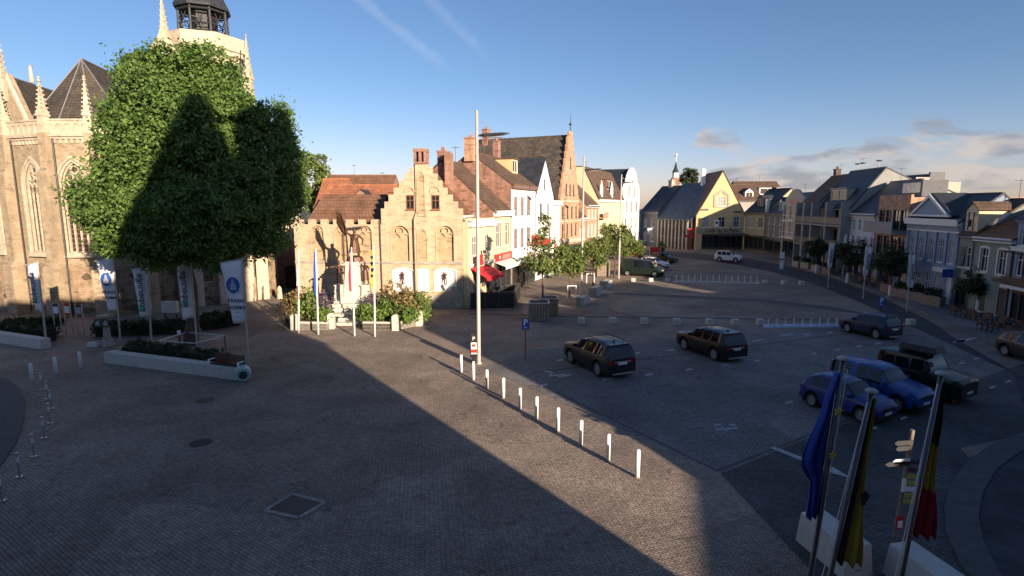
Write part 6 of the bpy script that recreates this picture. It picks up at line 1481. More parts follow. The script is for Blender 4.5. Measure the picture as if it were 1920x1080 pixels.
psign(1648, 606, 557, 'blue parking sign behind the midnight blue SUV', 'dsteel')
g = G(889, 681); t = thing('parking_machine', 'dark parking ticket machine with a pink and white panel beside the lamp post', 'parking machine', g)
H_ = zat(889, 626, g.y)
bevel(part('cabinet', MB().box(-.2, .2, -.13, .13, .35, H_).box(-.12, .12, -.1, .1, 0, .35), M['black'], t), .02)
part('panel', MB().box(-.15, .15, -.145, -.131, .55, H_ - .45), M['mwhite'], t); part('panel', MB().box(-.15, .15, -.148, -.1455, .62, .82), M['redp'], t); part('screen', MB().box(-.1, .08, -.15, -.1455, .95, 1.1), M['redp'], t)
text('letter', 'P', .3, M['mwhite'], t, (0, -.14, H_ - .24), (R(90), 0, 0), .003)
g = G(1464, 510); t = thing('information_post', 'thin post with two small white panels, standing alone before the shaded row', 'sign', g)
part('post', MB().lathe([(.05, 0), (.05, 2.6)], 8), M['dsteel'], t); part('panel', MB().box(-.3, .3, -.08, -.05, 1.75, 2.6), M['mwhite'], t); part('panel', MB().box(-.25, .25, -.08, -.05, .4, 1.5), M['mwhite'], t)
g = G(1217, 470); t = thing('road_sign', 'white road sign on a post at the mouth of the street', 'road sign', g)
part('post', MB().lathe([(.05, 0), (.05, 4.2)], 8), M['steel'], t); part('sign_plate', MB().box(-.45, .45, -.08, -.05, 3.2, 4.3), M['mwhite'], t); part('arrow', MB().box(-.05, .05, -.09, -.081, 3.35, 4.1), M['black'], t)

# ---------------------------------------------------------------- bollards, blocks, low barriers
bp_ = [(1195, 895), (1140, 863), (1089, 834), (1046, 808), (1006, 785), (975, 767), (944, 746), (913, 729), (888, 712), (865, 698)]
b0 = thing('bollard', 'x', 'bollard', G(*bp_[0]), 0, 'white bollards in the sunlit row')
part('post', MB().lathe([(.075, 0), (.075, .88), (.062, .92), (.02, .94)], 14), M['mwhite'], b0, True); part('foot', MB().lathe([(.085, 0), (.085, .03), (.06, .04)], 14), M['steel'], b0)
for i, q in enumerate(bp_):
    lb = 'white sunlit bollard, ' + ('nearest of its row to the camera' if i == 0 else ORD[i] + ' in its row counted from the camera' if i < 9 else 'last of its row, beside the parking machine')
    if i == 0: b0['label'] = lb
    else: copy_thing(b0, G(*q), 0, lb)
for i, q in enumerate(((61, 716), (106, 703), (152, 691))):
    o = copy_thing(b0, G(*q), 0, ('left', 'middle', 'right')[i] + ' one of three pale bollards in shade before the left hedge'); o['group'] = 'pale bollards near the church'
d0 = thing('delineator_post', 'x', 'post', (0, 0, 0), 0, 'slim posts along the left kerb')
part('post', MB().lathe([(.035, 0), (.035, .82)], 10).box(-.04, .04, -.04, .04, .80, .83), M['steel'], d0); part('foot', MB().box(-.10, .10, -.07, .07, 0, .04), M['steel'], d0); part('reflector', MB().lathe([(.037, .5), (.037, .7)], 10), M['mwhite'], d0)
dp = [(4, 940), (37, 895), (64, 857), (83, 822), (94, 794), (96, 767), (90, 749), (79, 731)]
for i, q in enumerate(dp):
    lb = 'slim pale post along the left kerb, ' + ('lowest and cut by the photo edge' if i == 0 else ORD[i] + ' counted from the bottom of the photo')
    if i == 0: d0.location = G(*q); d0['label'] = lb
    else: copy_thing(d0, G(*q), rnd.uniform(-.4, .4), lb)
k0 = thing('concrete_block', 'x', 'block', (0, 0, 0), 0, 'pale concrete blocks edging the car park')
bevel(part('block', MB().box(-.24, .24, -.24, .24, 0, .42), M['concretew'], k0), .03); part('recess', MB().box(-.12, .12, -.246, -.2395, .13, .29), M['concrete'], k0)
kb = [(1090, 606), (1149, 606), (1208, 607), (1269, 608), (1330, 608.5), (1378, 609), (1425, 609)]
lbs = [('pale concrete block, ' + (ORD[i] if i else 'first') + ' from the left in the near row', q) for i, q in enumerate(kb)] + [('pale concrete block alone below the rightmost banner', (1707, 609))]
lbs += [('sunlit concrete block under the van, ' + s_, q) for s_, q in (('left of three', (1187, 528)), ('middle of three', (1220, 528)), ('right of three', (1252, 528)))]
lbs += [('shaded concrete block of the far row, ' + s_, q) for s_, q in (('next to the far white posts', (1435, 532)), ('between two others', (1470, 533)), ('at the right end of the row', (1503, 534)))]
for i, (lb, q) in enumerate(lbs):
    if i == 0: k0.location = G(*q); k0['label'] = lb
    else:
        o = copy_thing(k0, G(*q), rnd.uniform(-.12, .12), lb)
        if 7 < i < 11: o['group'] = 'sunlit far blocks'
        if i > 10: o['group'] = 'shaded far blocks'
M['icy'] = plain('pale_blue_plastic', (.50, .54, .66), .5, var=.2, scale=5)
def barrier(label, a, b, n, h, mat):
    d = b - a; t = thing('post_barrier', label, 'barrier', a, math.atan2(d.y, d.x))
    base = MB()
    for k in range(n): base.frustum((k * d.length / n + .02, (k + 1) * d.length / n - .02, -.22, .22), (k * d.length / n + .06, (k + 1) * d.length / n - .06, -.12, .12), 0, .16 + .03 * (k % 2))
    part('base', base, M[mat], t)
    pm = MB().lathe([(.035, .1), (.035, h)], 8).mesh('post', M['mwhite'])
    for k in range(n): link('post', pm, t, ((k + .5) * d.length / n, 0, 0))
barrier('low pale blue barrier with ten short white posts next to the midnight blue SUV', G(1432, 613), G(1592, 612), 10, .62, 'icy')
barrier('far low barrier of short white posts right of the green van', G(1262, 529), G(1425, 532), 14, .9, 'concrete')
# concrete seats and troughs
def trough(label, px, py, l, w_, h, rz, plant=False):
    g = G(px, py); t = thing('concrete_trough', label, 'planter', g, rz, 'pale troughs along the sunny pavement')
    bevel(part('shell', MB().ring([(-l / 2, 0), (l / 2, 0), (l / 2, h), (-l / 2, h)], [(-l / 2 + .01, .01), (l / 2 - .01, .01), (l / 2 - .01, h - .01), (-l / 2 + .01, h - .01)], -w_ / 2, w_ / 2).box(-l / 2, l / 2, -w_ / 2, -w_ / 2 + .08, 0, h).box(-l / 2, l / 2, w_ / 2 - .08, w_ / 2, 0, h).box(-l / 2, -l / 2 + .08, -w_ / 2 + .08, w_ / 2 - .08, 0, h).box(l / 2 - .08, l / 2, -w_ / 2 + .08, w_ / 2 - .08, 0, h), M['concretew'], t), .015)
    part('soil', MB().box(-l / 2 + .09, l / 2 - .09, -w_ / 2 + .09, w_ / 2 - .09, .05, h - .1), M['soil'], t)
trough('pale concrete trough nearest the lamp post among the young trees', 1093, 570, 1.9, .7, .7, R(65)); trough('pale concrete trough in the middle of three along the sunny pavement', 1117, 553, 2.2, .8, .8, R(65)); trough('farthest pale concrete trough, just left of the green van', 1136, 540, 2.0, .8, .8, R(65))
def slat_box(label, px, py, s, h, rz=0.0):
    g = G(px, py); t = thing('slatted_planter', label, 'planter', (g.x, g.y + s / 2, 0), rz, 'slatted wooden tree boxes')
    mb = MB(); n = 7
    for k in range(n):
        a = -s / 2 + k * s / n; b = a + s / n - .03
        for y0, y1 in ((-s / 2, -s / 2 + .04), (s / 2 - .04, s / 2)): mb.box(a, b, y0, y1, .04, h)
        for x0, x1 in ((-s / 2 - .001, -s / 2 + .04), (s / 2 - .04, s / 2 + .001)): mb.box(x0, x1, a + .04, b - .04, .04, h)
    part('slats', mb, M['wood'], t); part('rim', MB().box(-s / 2 - .04, s / 2 + .04, -s / 2 - .04, -s / 2 + .08, h, h + .05).box(-s / 2 - .04, s / 2 + .04, s / 2 - .08, s / 2 + .04, h, h + .05).box(-s / 2 - .04, -s / 2 + .08, -s / 2 + .08, s / 2 - .08, h, h + .05).box(s / 2 - .08, s / 2 + .04, -s / 2 + .08, s / 2 - .08, h, h + .05), M['concretew'], t)
    part('soil', MB().box(-s / 2 + .05, s / 2 - .05, -s / 2 + .05, s / 2 - .05, .05, h - .06), M['soil'], t)
slat_box('slatted wooden box in front, holding the slender young tree', 1011, 603, 1.5, 1.35); slat_box('slatted wooden box just behind the front box', 1030, 591, 1.4, 1.3); slat_box('slatted wooden box left of the green van', 1132, 519, 1.6, 1.7)
def guard(label, px, py, w_, h):
    g = G(px, py); t = thing('tree_guard', label, 'tree guard', g, 0, 'pale stake frames')
    part('frame', MB().box(-w_ / 2, -w_ / 2 + .07, -.04, .04, 0, h).box(w_ / 2 - .07, w_ / 2, -.04, .04, 0, h).box(-w_ / 2 + .07, w_ / 2 - .07, -.04, .04, h - .08, h), M['mwhite'], t)
guard('pale stake frame left of the second lamp post', 1072, 560, .85, 1.25); guard('pale stake frame right of the second lamp post', 1107, 533, .9, 1.2)
# terrace in front of the cream house
def terrace_panel(label, a, b, h):
    d = b - a; t = thing('terrace_screen', label, 'screen', a, math.atan2(d.y, d.x), 'dark terrace screens'); l = d.length; n = max(int(l / 1.1), 1)
    part('panel', MB().box(.04, l - .04, -.02, .02, .08, h - .12), M['black'], t)
    mb = MB().box(0, l, -.04, .04, h - .12, h)
    for k in range(n + 1): mb.box(max(k * l / n - .04, 0), min(k * l / n + .04, l), -.045, .045, 0, h - .12)
    part('frame', mb, M['trimd'], t)
terrace_panel('dark terrace screen along the front, right of the brick hall', G(882, 581), G(963, 579), 1.45); terrace_panel('dark terrace screen at the right end, behind the lamp sign', G(963, 579), G(975, 560), 1.45); terrace_panel('dark terrace screen deeper back before the yellow house', G(925, 565), G(972, 556), 1.3)
def table(label, px, py, group, mat='concretew'):
    g = G(px, py); t = thing('terrace_table', label, 'table', g, 0, group)
    part('table_top', MB().box(-.4, .4, -.33, .33, .72, .75), M[mat], t); part('stand', MB().tube((0, 0, 0), (0, 0, .72), .04).box(-.25, .25, -.25, .25, 0, .03), M['dsteel'], t)
def chair(label, px, py, rz, group):
    g = G(px, py); t = thing('terrace_chair', label, 'chair', g, rz, group)
    part('seat', MB().box(-.22, .22, -.22, .22, .43, .47), M['dwood'], t); part('backrest', MB().box(-.22, .22, .2, .24, .5, .9), M['dwood'], t)
    for x in (-.2, .2):
        for y in (-.2, .22): part('leg', MB().box(x - .02, x + .02, y - .02, y + .02, 0, .43 if y < 0 else .5), M['dsteel'], t)
for i, (px, py, wh) in enumerate(((905, 567, 'left'), (938, 566, 'middle'), (968, 552, 'right'))):
    table(wh + ' pale topped table behind the dark terrace screen', px, py, 'tables behind the dark screen')
    chair('dark chair left of the ' + wh + ' table behind the terrace screen', px - 14, py, R(90), 'chairs behind the dark screen'); chair('dark chair right of the ' + wh + ' table behind the terrace screen', px + 14, py, R(-90), 'chairs behind the dark screen')
g = G(1040, 520); t = thing('parasol', 'closed red parasol among the young trees by the orange stepped gable', 'parasol', g); part('canopy', MB().lathe([(.05, 1.2), (.28, 1.5), (.2, 3.0), (.03, 4.4)], 10), M['red'], t); part('pole', MB().tube((0, 0, 0), (0, 0, 1.3), .04), M['dsteel'], t)
g = G(1178, 494); t = thing('parasol', 'open dark parasol of the terrace behind the green van', 'parasol', g); part('canopy', MB().lathe([(2.0, 2.4), (1.0, 2.9), (.05, 3.1)], 8), M['dwood'], t); part('pole', MB().tube((0, 0, 0), (0, 0, 2.9), .04), M['dsteel'], t)
for i, (px, py, lb) in enumerate(((1190, 480, 'red windbreak screen behind the black car, left'), (1228, 477, 'red windbreak screen behind the black car, right'))):
    g = G(px, py); t = thing('windbreak', lb, 'screen', g); part('panel', MB().box(-.9, .9, -.02, .02, .1, 1.3), M['redp'], t); part('frame', MB().box(-.95, -.9, -.03, .03, 0, 1.35).box(.9, .95, -.03, .03, 0, 1.35), M['mwhite'], t)
for px, py, lb in ((1200, 484, 'small bright shrub behind the black car, left'), (1240, 476, 'small bright shrub behind the black car, right')):
    g = G(px, py); t = thing('potted_shrub', lb, 'plant', g); part('pot', MB().lathe([(.3, 0), (.38, .6)], 10), M['black'], t); foliage('leaves', [(0, 0, 1.3, .6, .6, .9, 1)], 40, 12, .3, M['leafyoung'], t, int(px), clump=.4)
g = G(525, 560); t = thing('stone_post', 'small pale stone post at the gate between church and hall', 'post', g); part('shaft', MB().lathe([(.26, 0), (.2, .9)], 8), M['stone'], t); part('cap', MB().lathe([(.21, .9), (.12, 1.12), (.02, 1.2)], 8), M['stone'], t)
# ---------------------------------------------------------------- banners and flags
M['cloth'] = plain('banner_cloth', (.80, .79, .79), .8, var=.06, scale=2); M['navy'] = plain('navy_print', (.02, .03, .10), .7, var=.1); M['oval'] = plain('blue_oval_print', (.02, .10, .36), .7, var=.15, scale=4); M['greenp'] = plain('green_print', (.05, .32, .16), .7, var=.1); M['greyp'] = plain('grey_print', (.35, .36, .42), .7, var=.1)
def banner(label, base, top, tl, tr, bl, br, design, group):
    g = G(*base); Y = g.y; tp = P(top[0], top[1], Y); t = thing('banner_flag', label, 'banner', g, 0, group)
    part('pole', MB().path([(0, 0, 0), tuple(tp - g)], [.06, .04], 10), M['lampgrey'], t)
    q = [P(x, y, Y) - g for x, y in (tl, tr, br, bl)]
    # cloth grid with a gentle belly
    n, m = 6, 12; vs = []; px_ = base[0] * .37
    for j in range(m + 1):
        a = q[0].lerp(q[3], j / m); b = q[1].lerp(q[2], j / m)
        for i in range(n + 1):
            p = a.lerp(b, i / n); vs.append(p + Vector((.012 * math.sin(j * 1.7 + px_), .10 + .07 * math.sin(i / n * math.pi + px_) * (.4 + .6 * j / m) + .03 * math.sin(j * 1.3 + i * 1.7 + px_), 0)))
    fs = [(j * (n + 1) + i, (j + 1) * (n + 1) + i, (j + 1) * (n + 1) + i + 1, j * (n + 1) + i + 1) for j in range(m) for i in range(n)]
    cl = part('cloth', MB().add(vs, fs), M['cloth'], t, True); so_ = cl.modifiers.new('thick', 'SOLIDIFY'); so_.thickness = .008
    part('arm', MB().path([tuple(tp - g + Vector((0, 0, -.02))), tuple(q[0] if abs(q[0].x - (tp - g).x) > abs(q[1].x - (tp - g).x) else q[1])], .02, 6), M['lampgrey'], t)
    ctr = (q[0] + q[1] + q[2] + q[3]) / 4; up = (q[0] + q[1] - q[2] - q[3]) / 2; hgt = up.length; lean = math.atan2(up.x, up.z); wd = (q[1] - q[0]).length
    if design[0] == 'name':
        mir = design[1]
        rot = (R(90), R(-90) + lean, 0)
        # read upwards along the cloth; seen from the back it is mirrored
        full = 'poperinge'; size = min(hgt / 4.1, wd * .60)
        o = text('lettering', full, size, M['navy'], t, tuple(ctr + Vector((.02, -.05, 0))), rot, .004, bold=.006)
        if mir: o.scale = (1, -1, 1)
        dz = up.normalized() * (-hgt * .5 + hgt * .5 - size * 1.62); side = Vector((-.04 if mir else .04, 0, 0))
        part('ornament', MB().lathe([(size * .26, 0), (size * .26, .012)], 12).lathe([(size * .10, 0), (size * .10, .012)], 8, (size * .3, size * .2, 0)).lathe([(size * .10, 0), (size * .10, .012)], 8, (size * .42, -size * .12, 0)), M['greenp'], t, loc=tuple(ctr + dz + side + Vector((0, -.055, 0))), rz=0).rotation_euler = (R(90), 0, math.pi if mir else 0)
    else:
        c = ctr + up * .12; rx, rz_ = wd * .31, wd * .37
        ov = [(c.x + rx * math.cos(k * math.pi / 12), c.z + rz_ * math.sin(k * math.pi / 12)) for k in range(24)]
        part('emblem', MB().prism(ov, c.y - .05, c.y - .042), M['oval'], t)
        part('emblem_ring', MB().ring([(c.x + (x - c.x) * 1.08, c.z + (z - c.z) * 1.08) for x, z in ov], ov, c.y - .052, c.y - .04), M['cloth'], t)
        s = rx / .5
        part('emblem_figure', MB().prism([(c.x - .27 * s, c.z - .36 * s), (c.x + .27 * s, c.z - .36 * s), (c.x + .2 * s, c.z + .02 * s), (c.x + .09 * s, c.z + .16 * s), (c.x + .1 * s, c.z + .34 * s), (c.x, c.z + .46 * s), (c.x - .1 * s, c.z + .34 * s), (c.x - .09 * s, c.z + .16 * s), (c.x - .2 * s, c.z + .02 * s)], c.y - .06, c.y - .053), M['greyp'], t)
        for k, (tx, sz) in enumerate((('KRAAN', .30), ('GEZEMNI', .27))):
            p = ctr - up * (.13 + .11 * k); text('lettering', tx, wd * sz * .72, M['navy'], t, (p.x + .04, p.y - .05, p.z), (R(90), -lean * .3, 0), .004, bold=.004)
        for k in (.32, .39):
            p = ctr - up * k; part('small_print', MB().box(p.x - wd * .13 + .05, p.x + wd * .13 + .05, p.y - .05, p.y - .044, p.z - .018, p.z + .018), M['greyp'], t)
LG_ = 'banner flags by the church'
banner('leftmost white banner by the church, town name seen from behind, top in sunlight', (88, 651), (70, 490), (47, 497), (70, 491), (62, 582), (79, 586), ('name', True), LG_)
banner('white banner with a blue oval, left one behind the stone column', (226, 640), (212, 481), (177, 490), (210, 484), (200, 584), (219, 582), ('oval',), LG_)
banner('white banner with the town name, half hidden under the low leaves', (284, 645), (277, 500), (246, 504), (276, 503), (262, 594), (281, 592), ('name', True), LG_)
banner('white banner with the town name in front of the tree trunk', (370, 655), (357, 483), (328, 487), (356, 485), (342, 599), (364, 596), ('name', True), LG_)
banner('white banner with a blue oval at the end of the long concrete seat', (467, 690), (454, 484), (411, 493), (452, 487), (436, 608), (459, 604), ('oval',), LG_)
RG = 'banner flags on the shaded side'
banner('slim white banner farthest away on the shaded side', (1552, 540), (1558, 453), (1556, 455), (1566, 457), (1552, 502), (1560, 503), ('name', False), RG)
banner('slim white banner in the middle of the three on the shaded side', (1618, 560), (1627, 460), (1625, 462), (1637, 464), (1619, 516), (1627, 517), ('name', False), RG)
banner('slim white banner nearest on the shaded side, in front of the pedimented bank', (1700, 585), (1709, 474), (1706, 478), (1718, 479), (1703, 539), (1713, 540), ('name', False), RG)

def limp_flag(name, prof, length, bands, axis, mats, parent, side=1, folds=2.5, amp=.06):
    """cloth hanging down beside its pole; prof: [(v, width)], bands split it along axis"""
    n, m = 14, 24; vs = []
    for j in range(m + 1):
        v = j / m; wd = lerp_tab(prof, v)
        for i in range(n + 1):
            u = i / n
            vs.append((side * (.03 + wd * u), amp * math.sin(u * folds * 2 * math.pi + v * 2.2) * (.4 + .6 * u) + .05 * u * math.sin(v * 5), -length * v - .10 * u * math.sin(v * 3.1) - .06 * abs(math.sin(u * folds * math.pi)) * v))
    mb = MB(); mb.v = vs
    for j in range(m):
        for i in range(n):
            f = (i + .5) / n if axis == 'u' else (j + .5) / m
            mb.f.append([j * (n + 1) + i, (j + 1) * (n + 1) + i, (j + 1) * (n + 1) + i + 1, j * (n + 1) + i + 1]); mb.mi.append(min(int(sum(f > b for b in bands)), len(mats) - 1))
    o = part(name, mb, [M[q] for q in mats], parent, True); s_ = o.modifiers.new('thick', 'SOLIDIFY'); s_.thickness = .004; return o
M['f_blue'] = plain('flag_blue', (.03, .10, .50), .8, var=.1); M['f_red'] = plain('flag_red', (.55, .05, .07), .8, var=.1); M['f_white'] = plain('flag_white', (.7, .68, .64), .8, var=.08); M['f_yel'] = plain('flag_yellow', (.62, .50, .05), .8, var=.1); M['f_blk'] = plain('flag_black', (.015, .015, .015), .8, var=.1)
M['f_blued'] = plain('dark_flag_blue', (.012, .05, .30), .8, var=.12); M['f_yeld'] = plain('mustard_flag_yellow', (.32, .27, .03), .8, var=.15); M['f_redd'] = plain('dark_flag_red', (.25, .012, .02), .8, var=.12)
def flagpole(label, px, yb, pt, yt0, yt1, prof, bands, axis, mats, side, blot=None):
    g = G(px, yb); tp = P(pt[0], pt[1], g.y); t = thing('flagpole', label, 'flagpole', g, 0, 'flagpoles before the memorial')
    part('pole', MB().path([(0, 0, 0), tuple(tp - g)], [.065, .04], 12).lathe([(.05, 0), (.06, .04), (.0, .1)], 10, tuple(tp - g)), M['mwhite'], t, True)
    z0 = zat(pt[0], yt0, g.y); z1 = zat(pt[0], yt1, g.y); f = limp_flag('flag', prof, z0 - z1, bands, axis, mats, t, side); k = z0 / tp.z; f.location = ((tp.x - g.x) * k, 0, z0)
    if blot:
        mb = MB()
        for u, v, r in blot: mb.lathe([(r, 0), (r, .012)], 7, (0, 0, 0)) if False else mb.prism([(side * (.03 + u) + r * math.cos(a) * (1 + .4 * math.sin(3 * a)), -v + r * 1.3 * math.sin(a)) for a in [k * math.pi / 5 for k in range(10)]], -.10, -.09)
        part('lion_emblem', mb, M['f_blk'], f)
    return t
flagpole('white flagpole with a dim furled flag at the left end of the four memorial poles', 560, 625, (560, 470), 505, 560, [(0, .1), (.5, .16), (1, .12)], (.5,), 'v', ['f_white', 'f_redd'], -1)
flagpole('white flagpole with the blue flag left of the memorial steps', 597, 627, (592, 468), 472, 552, [(0, .1), (.4, .2), (1, .14)], (), 'v', ['f_blue'], -1)
flagpole('white flagpole with the red and white flag in front of the memorial', 665, 630, (659, 466), 472, 545, [(0, .1), (.6, .24), (1, .2)], (.45,), 'u', ['f_white', 'f_red'], -1)
flagpole('white flagpole with the yellow flag and black lion right of the memorial', 703, 631, (701, 464), 468, 540, [(0, .15), (.5, .22), (1, .2)], (), 'u', ['f_yel'], -1, blot=[(.1, .5, .09), (.12, .9, .1), (.08, 1.3, .1), (.14, 1.7, .09)])

# three tall poles in the foreground
def front_pole(label, top, low, Y, prof, zt0, length, bands, axis, mats, side, star=None, blot=None):
    a, b = P(top[0], top[1], Y), P(low[0], low[1], Y); d = (b - a) / (b.z - a.z); g = a + d * (0 - a.z)
    t = thing('flagpole', label, 'flagpole', (g.x, Y, 0), 0, 'tall flagpoles in the foreground'); v = a - Vector((g.x, Y, 0))
    part('pole', MB().path([(0, 0, 0), tuple(v)], [.034, .027], 14), M['polesteel'], t, True)
    part('cap', MB().lathe([(.03, 0), (.06, .01), (.068, .03), (.04, .05), (.01, .058)], 16, tuple(v)), M['concretew'], t, True)
    part('halyard', MB().tube((.055 * -side, -.02, 1.2), (v.x + .046 * -side, -.02, v.z - .1), .006), M['mwhite'], t)
    z0 = v.z - zt0; f = limp_flag('flag', prof, length, bands, axis, mats, t, side, 2.2, .05); f.location = (v.x * z0 / v.z, 0, z0); f.rotation_euler = (0, math.atan2(v.x, v.z), 0)
    if star:
        for (u, w_, r) in star:
            part('star', MB().prism([((r if k % 2 == 0 else r * .4) * math.sin(k * math.pi / 5) + side * u, (r if k % 2 == 0 else r * .4) * math.cos(k * math.pi / 5) - w_) for k in range(10)], -.125, -.115), M['f_yel'], f)
    if blot:
        for u, w_, r in blot: part('lion_emblem', MB().prism([(side * u + r * .5 * math.cos(a) * (1 + .4 * math.sin(3 * a)), -w_ + r * math.sin(a)) for a in [k * math.pi / 6 for k in range(12)]], -.13, -.12), M['f_blk'], f)
front_pole('tall foreground flagpole with the dark blue starred flag, leftmost of three', (1581, 676), (1519, 1080), 6.2, [(0, .02), (.18, .07), (.6, .26), (.62, .24), (.72, .14), (1, .16)], .15, 1.75, (), 'u', ['f_blued'], -1, star=[(.04, .42, .06), (.03, .95, .055)])
front_pole('tall foreground flagpole with the mustard yellow flag, middle one of three', (1634, 737), (1556, 1080), 6.0, [(0, .02), (.2, .10), (.6, .20), (1, .27)], .05, 2.0, (.3,), 'u', ['f_blk', 'f_yeld'], 1, blot=[(.10, 1.15, .09)])
front_pole('tall foreground flagpole with the black yellow red flag, rightmost of three', (1765, 704), (1690, 1080), 6.2, [(0, .02), (.3, .13), (1, .24)], .07, 1.9, (.38, .68), 'v', ['f_blk', 'f_yeld', 'f_redd'], 1)
def fblock(label, tl, tr, ln, h):
    a, b = G(*tl, h), G(*tr, h); d = (b - a); rz = math.atan2(d.y, d.x); t = thing('concrete_barrier', label, 'barrier', (a.x, a.y, 0), rz, 'pale concrete blocks in the foreground'); w_ = d.length
    bevel(part('block', MB().frustum((-.06, w_ + .06, -ln - .06, .06), (0, w_, -ln, 0), 0, h), M['concretew'], t), .02)
    part('lifting_recess', MB().box(w_ * .35, w_ * .65, -ln - .045, -ln - .02, .12, .22), M['dsteel'], t)
fblock('pale concrete block under the dark blue flag', (1502, 960), (1545, 955), 1.5, .8); fblock('pale concrete block under the red end of the black yellow red flag', (1668, 1018), (1712, 1013), 1.4, .8)
# signpost with finger signs
g = G(1674, 1030); H_ = zat(1710, 806, g.y); t = thing('signpost', 'slender signpost with stacked yellow and white direction boards between the foreground flags', 'signpost', g)
tp = P(1711, 806, g.y) - g
part('post', MB().path([(0, 0, 0), tuple(tp)], [.055, .05], 10), M['wood'], t)
def on(z): return tp * (z / tp.z)
M['moss'] = plain('faded_yellow_board', (.42, .38, .08), .7, var=.3, scale=6)
for k, (dz, side, l, mt) in enumerate(((.28, -1, .45, 'dsteel'), (.42, -1, .4, 'dsteel'), (.75, -1, .42, 'mwhite'), (.82, -1, .6, 'dsteel'), (.78, 1, .45, 'dsteel'), (.98, 1, .42, 'dsteel'), (1.15, 1, .5, 'moss'), (1.32, 1, .48, 'moss'), (1.48, 1, .5, 'mwhite'), (1.64, 1, .46, 'moss'), (1.8, 1, .44, 'moss'))):
    p = on(tp.z - dz); part('finger_board', MB().prism([(p.x, p.z - .055), (p.x + side * l * .85, p.z - .09), (p.x + side * l, p.z - .03), (p.x + side * l * .85, p.z + .03), (p.x, p.z + .055)], p.y - .09, p.y - .07), M[mt], t)
p = on(tp.z - 1.35); part('plate', MB().box(p.x - .10, p.x - .02, p.y - .11, p.y - .08, p.z - .2, p.z + .14), M['mwhite'], t)
p = on(tp.z - 2.35); part('notice', MB().box(p.x - .11, p.x + .07, p.y - .12, p.y - .09, p.z - .17, p.z + .17), M['redp'], t); part('notice', MB().box(p.x - .08, p.x + .04, p.y - .125, p.y - .1205, p.z - .13, p.z + .05), M['mwhite'], t)

# ---------------------------------------------------------------- things in front of the church
def seat_wall(label, a, b, h, wd):
    d = b - a; t = thing('long_bench', label, 'bench', a, math.atan2(d.y, d.x)); l = d.length
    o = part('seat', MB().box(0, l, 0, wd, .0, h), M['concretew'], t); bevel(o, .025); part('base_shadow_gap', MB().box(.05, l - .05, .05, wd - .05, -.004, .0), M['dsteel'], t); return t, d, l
sa, sb = G(196, 681), G(446, 714)
seat_wall('long pale concrete seat in front of the big tree', sa, sb, .62, .55); seat_wall('pale concrete seat cut by the left edge of the photograph', G(-60, 634), G(77, 656), .62, .55)
def hedge(label, a, b, h, wd, n, seed):
    d = b - a; l = d.length; t = thing('hedge', label, 'hedge', a, math.atan2(d.y, d.x))
    part('stems', MB().box(.1, l - .1, wd * .25, wd * .75, 0, h * .8), M['soil'], t)
    lb = [((k + .5) * l / n, wd / 2, h * .5, l / n * .62, wd * .5, h * .48, 1) for k in range(n)]
    foliage('leaves', lb, n * 55, 14, .16, M['hedge'], t, seed, shell=.75, clump=.22)
off = Vector((.2, .85, 0))
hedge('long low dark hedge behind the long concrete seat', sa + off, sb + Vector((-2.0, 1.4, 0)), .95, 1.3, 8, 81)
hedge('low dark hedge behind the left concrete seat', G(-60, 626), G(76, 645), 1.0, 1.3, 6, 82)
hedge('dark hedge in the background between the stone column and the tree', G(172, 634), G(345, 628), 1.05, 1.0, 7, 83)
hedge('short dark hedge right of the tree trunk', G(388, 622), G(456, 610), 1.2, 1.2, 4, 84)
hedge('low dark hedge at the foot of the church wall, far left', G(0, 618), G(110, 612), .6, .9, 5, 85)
# wooden bench on the seat
bp2 = sa.lerp(sb, .80) + Vector((0, .12, .62)); d = (sb - sa); t = thing('wooden_bench_back', 'reddish brown slatted bench back with pale arms, fixed on the long concrete seat', 'bench', bp2, math.atan2(d.y, d.x))
mb = MB()
for k in range(4): mb.box(0, 1.85, .36 + k * .015, .40 + k * .015, .08 + k * .11, .17 + k * .11)
for k in range(3): mb.box(0, 1.85, .02 + k * .11, .11 + k * .11, .03, .06)
part('slats', mb, M['dwood'], t)
for x in (-.02, .92, 1.81): part('bracket', MB().box(x, x + .05, .0, .4, 0, .03).box(x, x + .05, .40, .45, 0, .5), M['dsteel'], t)
for x in (-.06, 1.82): part('armrest', MB().box(x, x + .09, -.02, .35, .22, .26).box(x, x + .09, -.02, .03, .0, .22), M['mwhite'], t)
g = G(457, 713); t = thing('barrel', 'pale mint green barrel lying at the end of the concrete seat', 'barrel', (g.x, g.y, .36), 0)
part('drum', MB().lathe([(.30, -.38), (.34, -.34), (.36, -.1), (.36, .1), (.34, .34), (.30, .38)], 20), M['mint'], t).rotation_euler = (R(90), 0, R(25)); part('plug', MB().lathe([(.20, .375), (.20, .39)], 16), M['leafdark'] if False else M['dsteel'], t).rotation_euler = (R(90), 0, R(25))
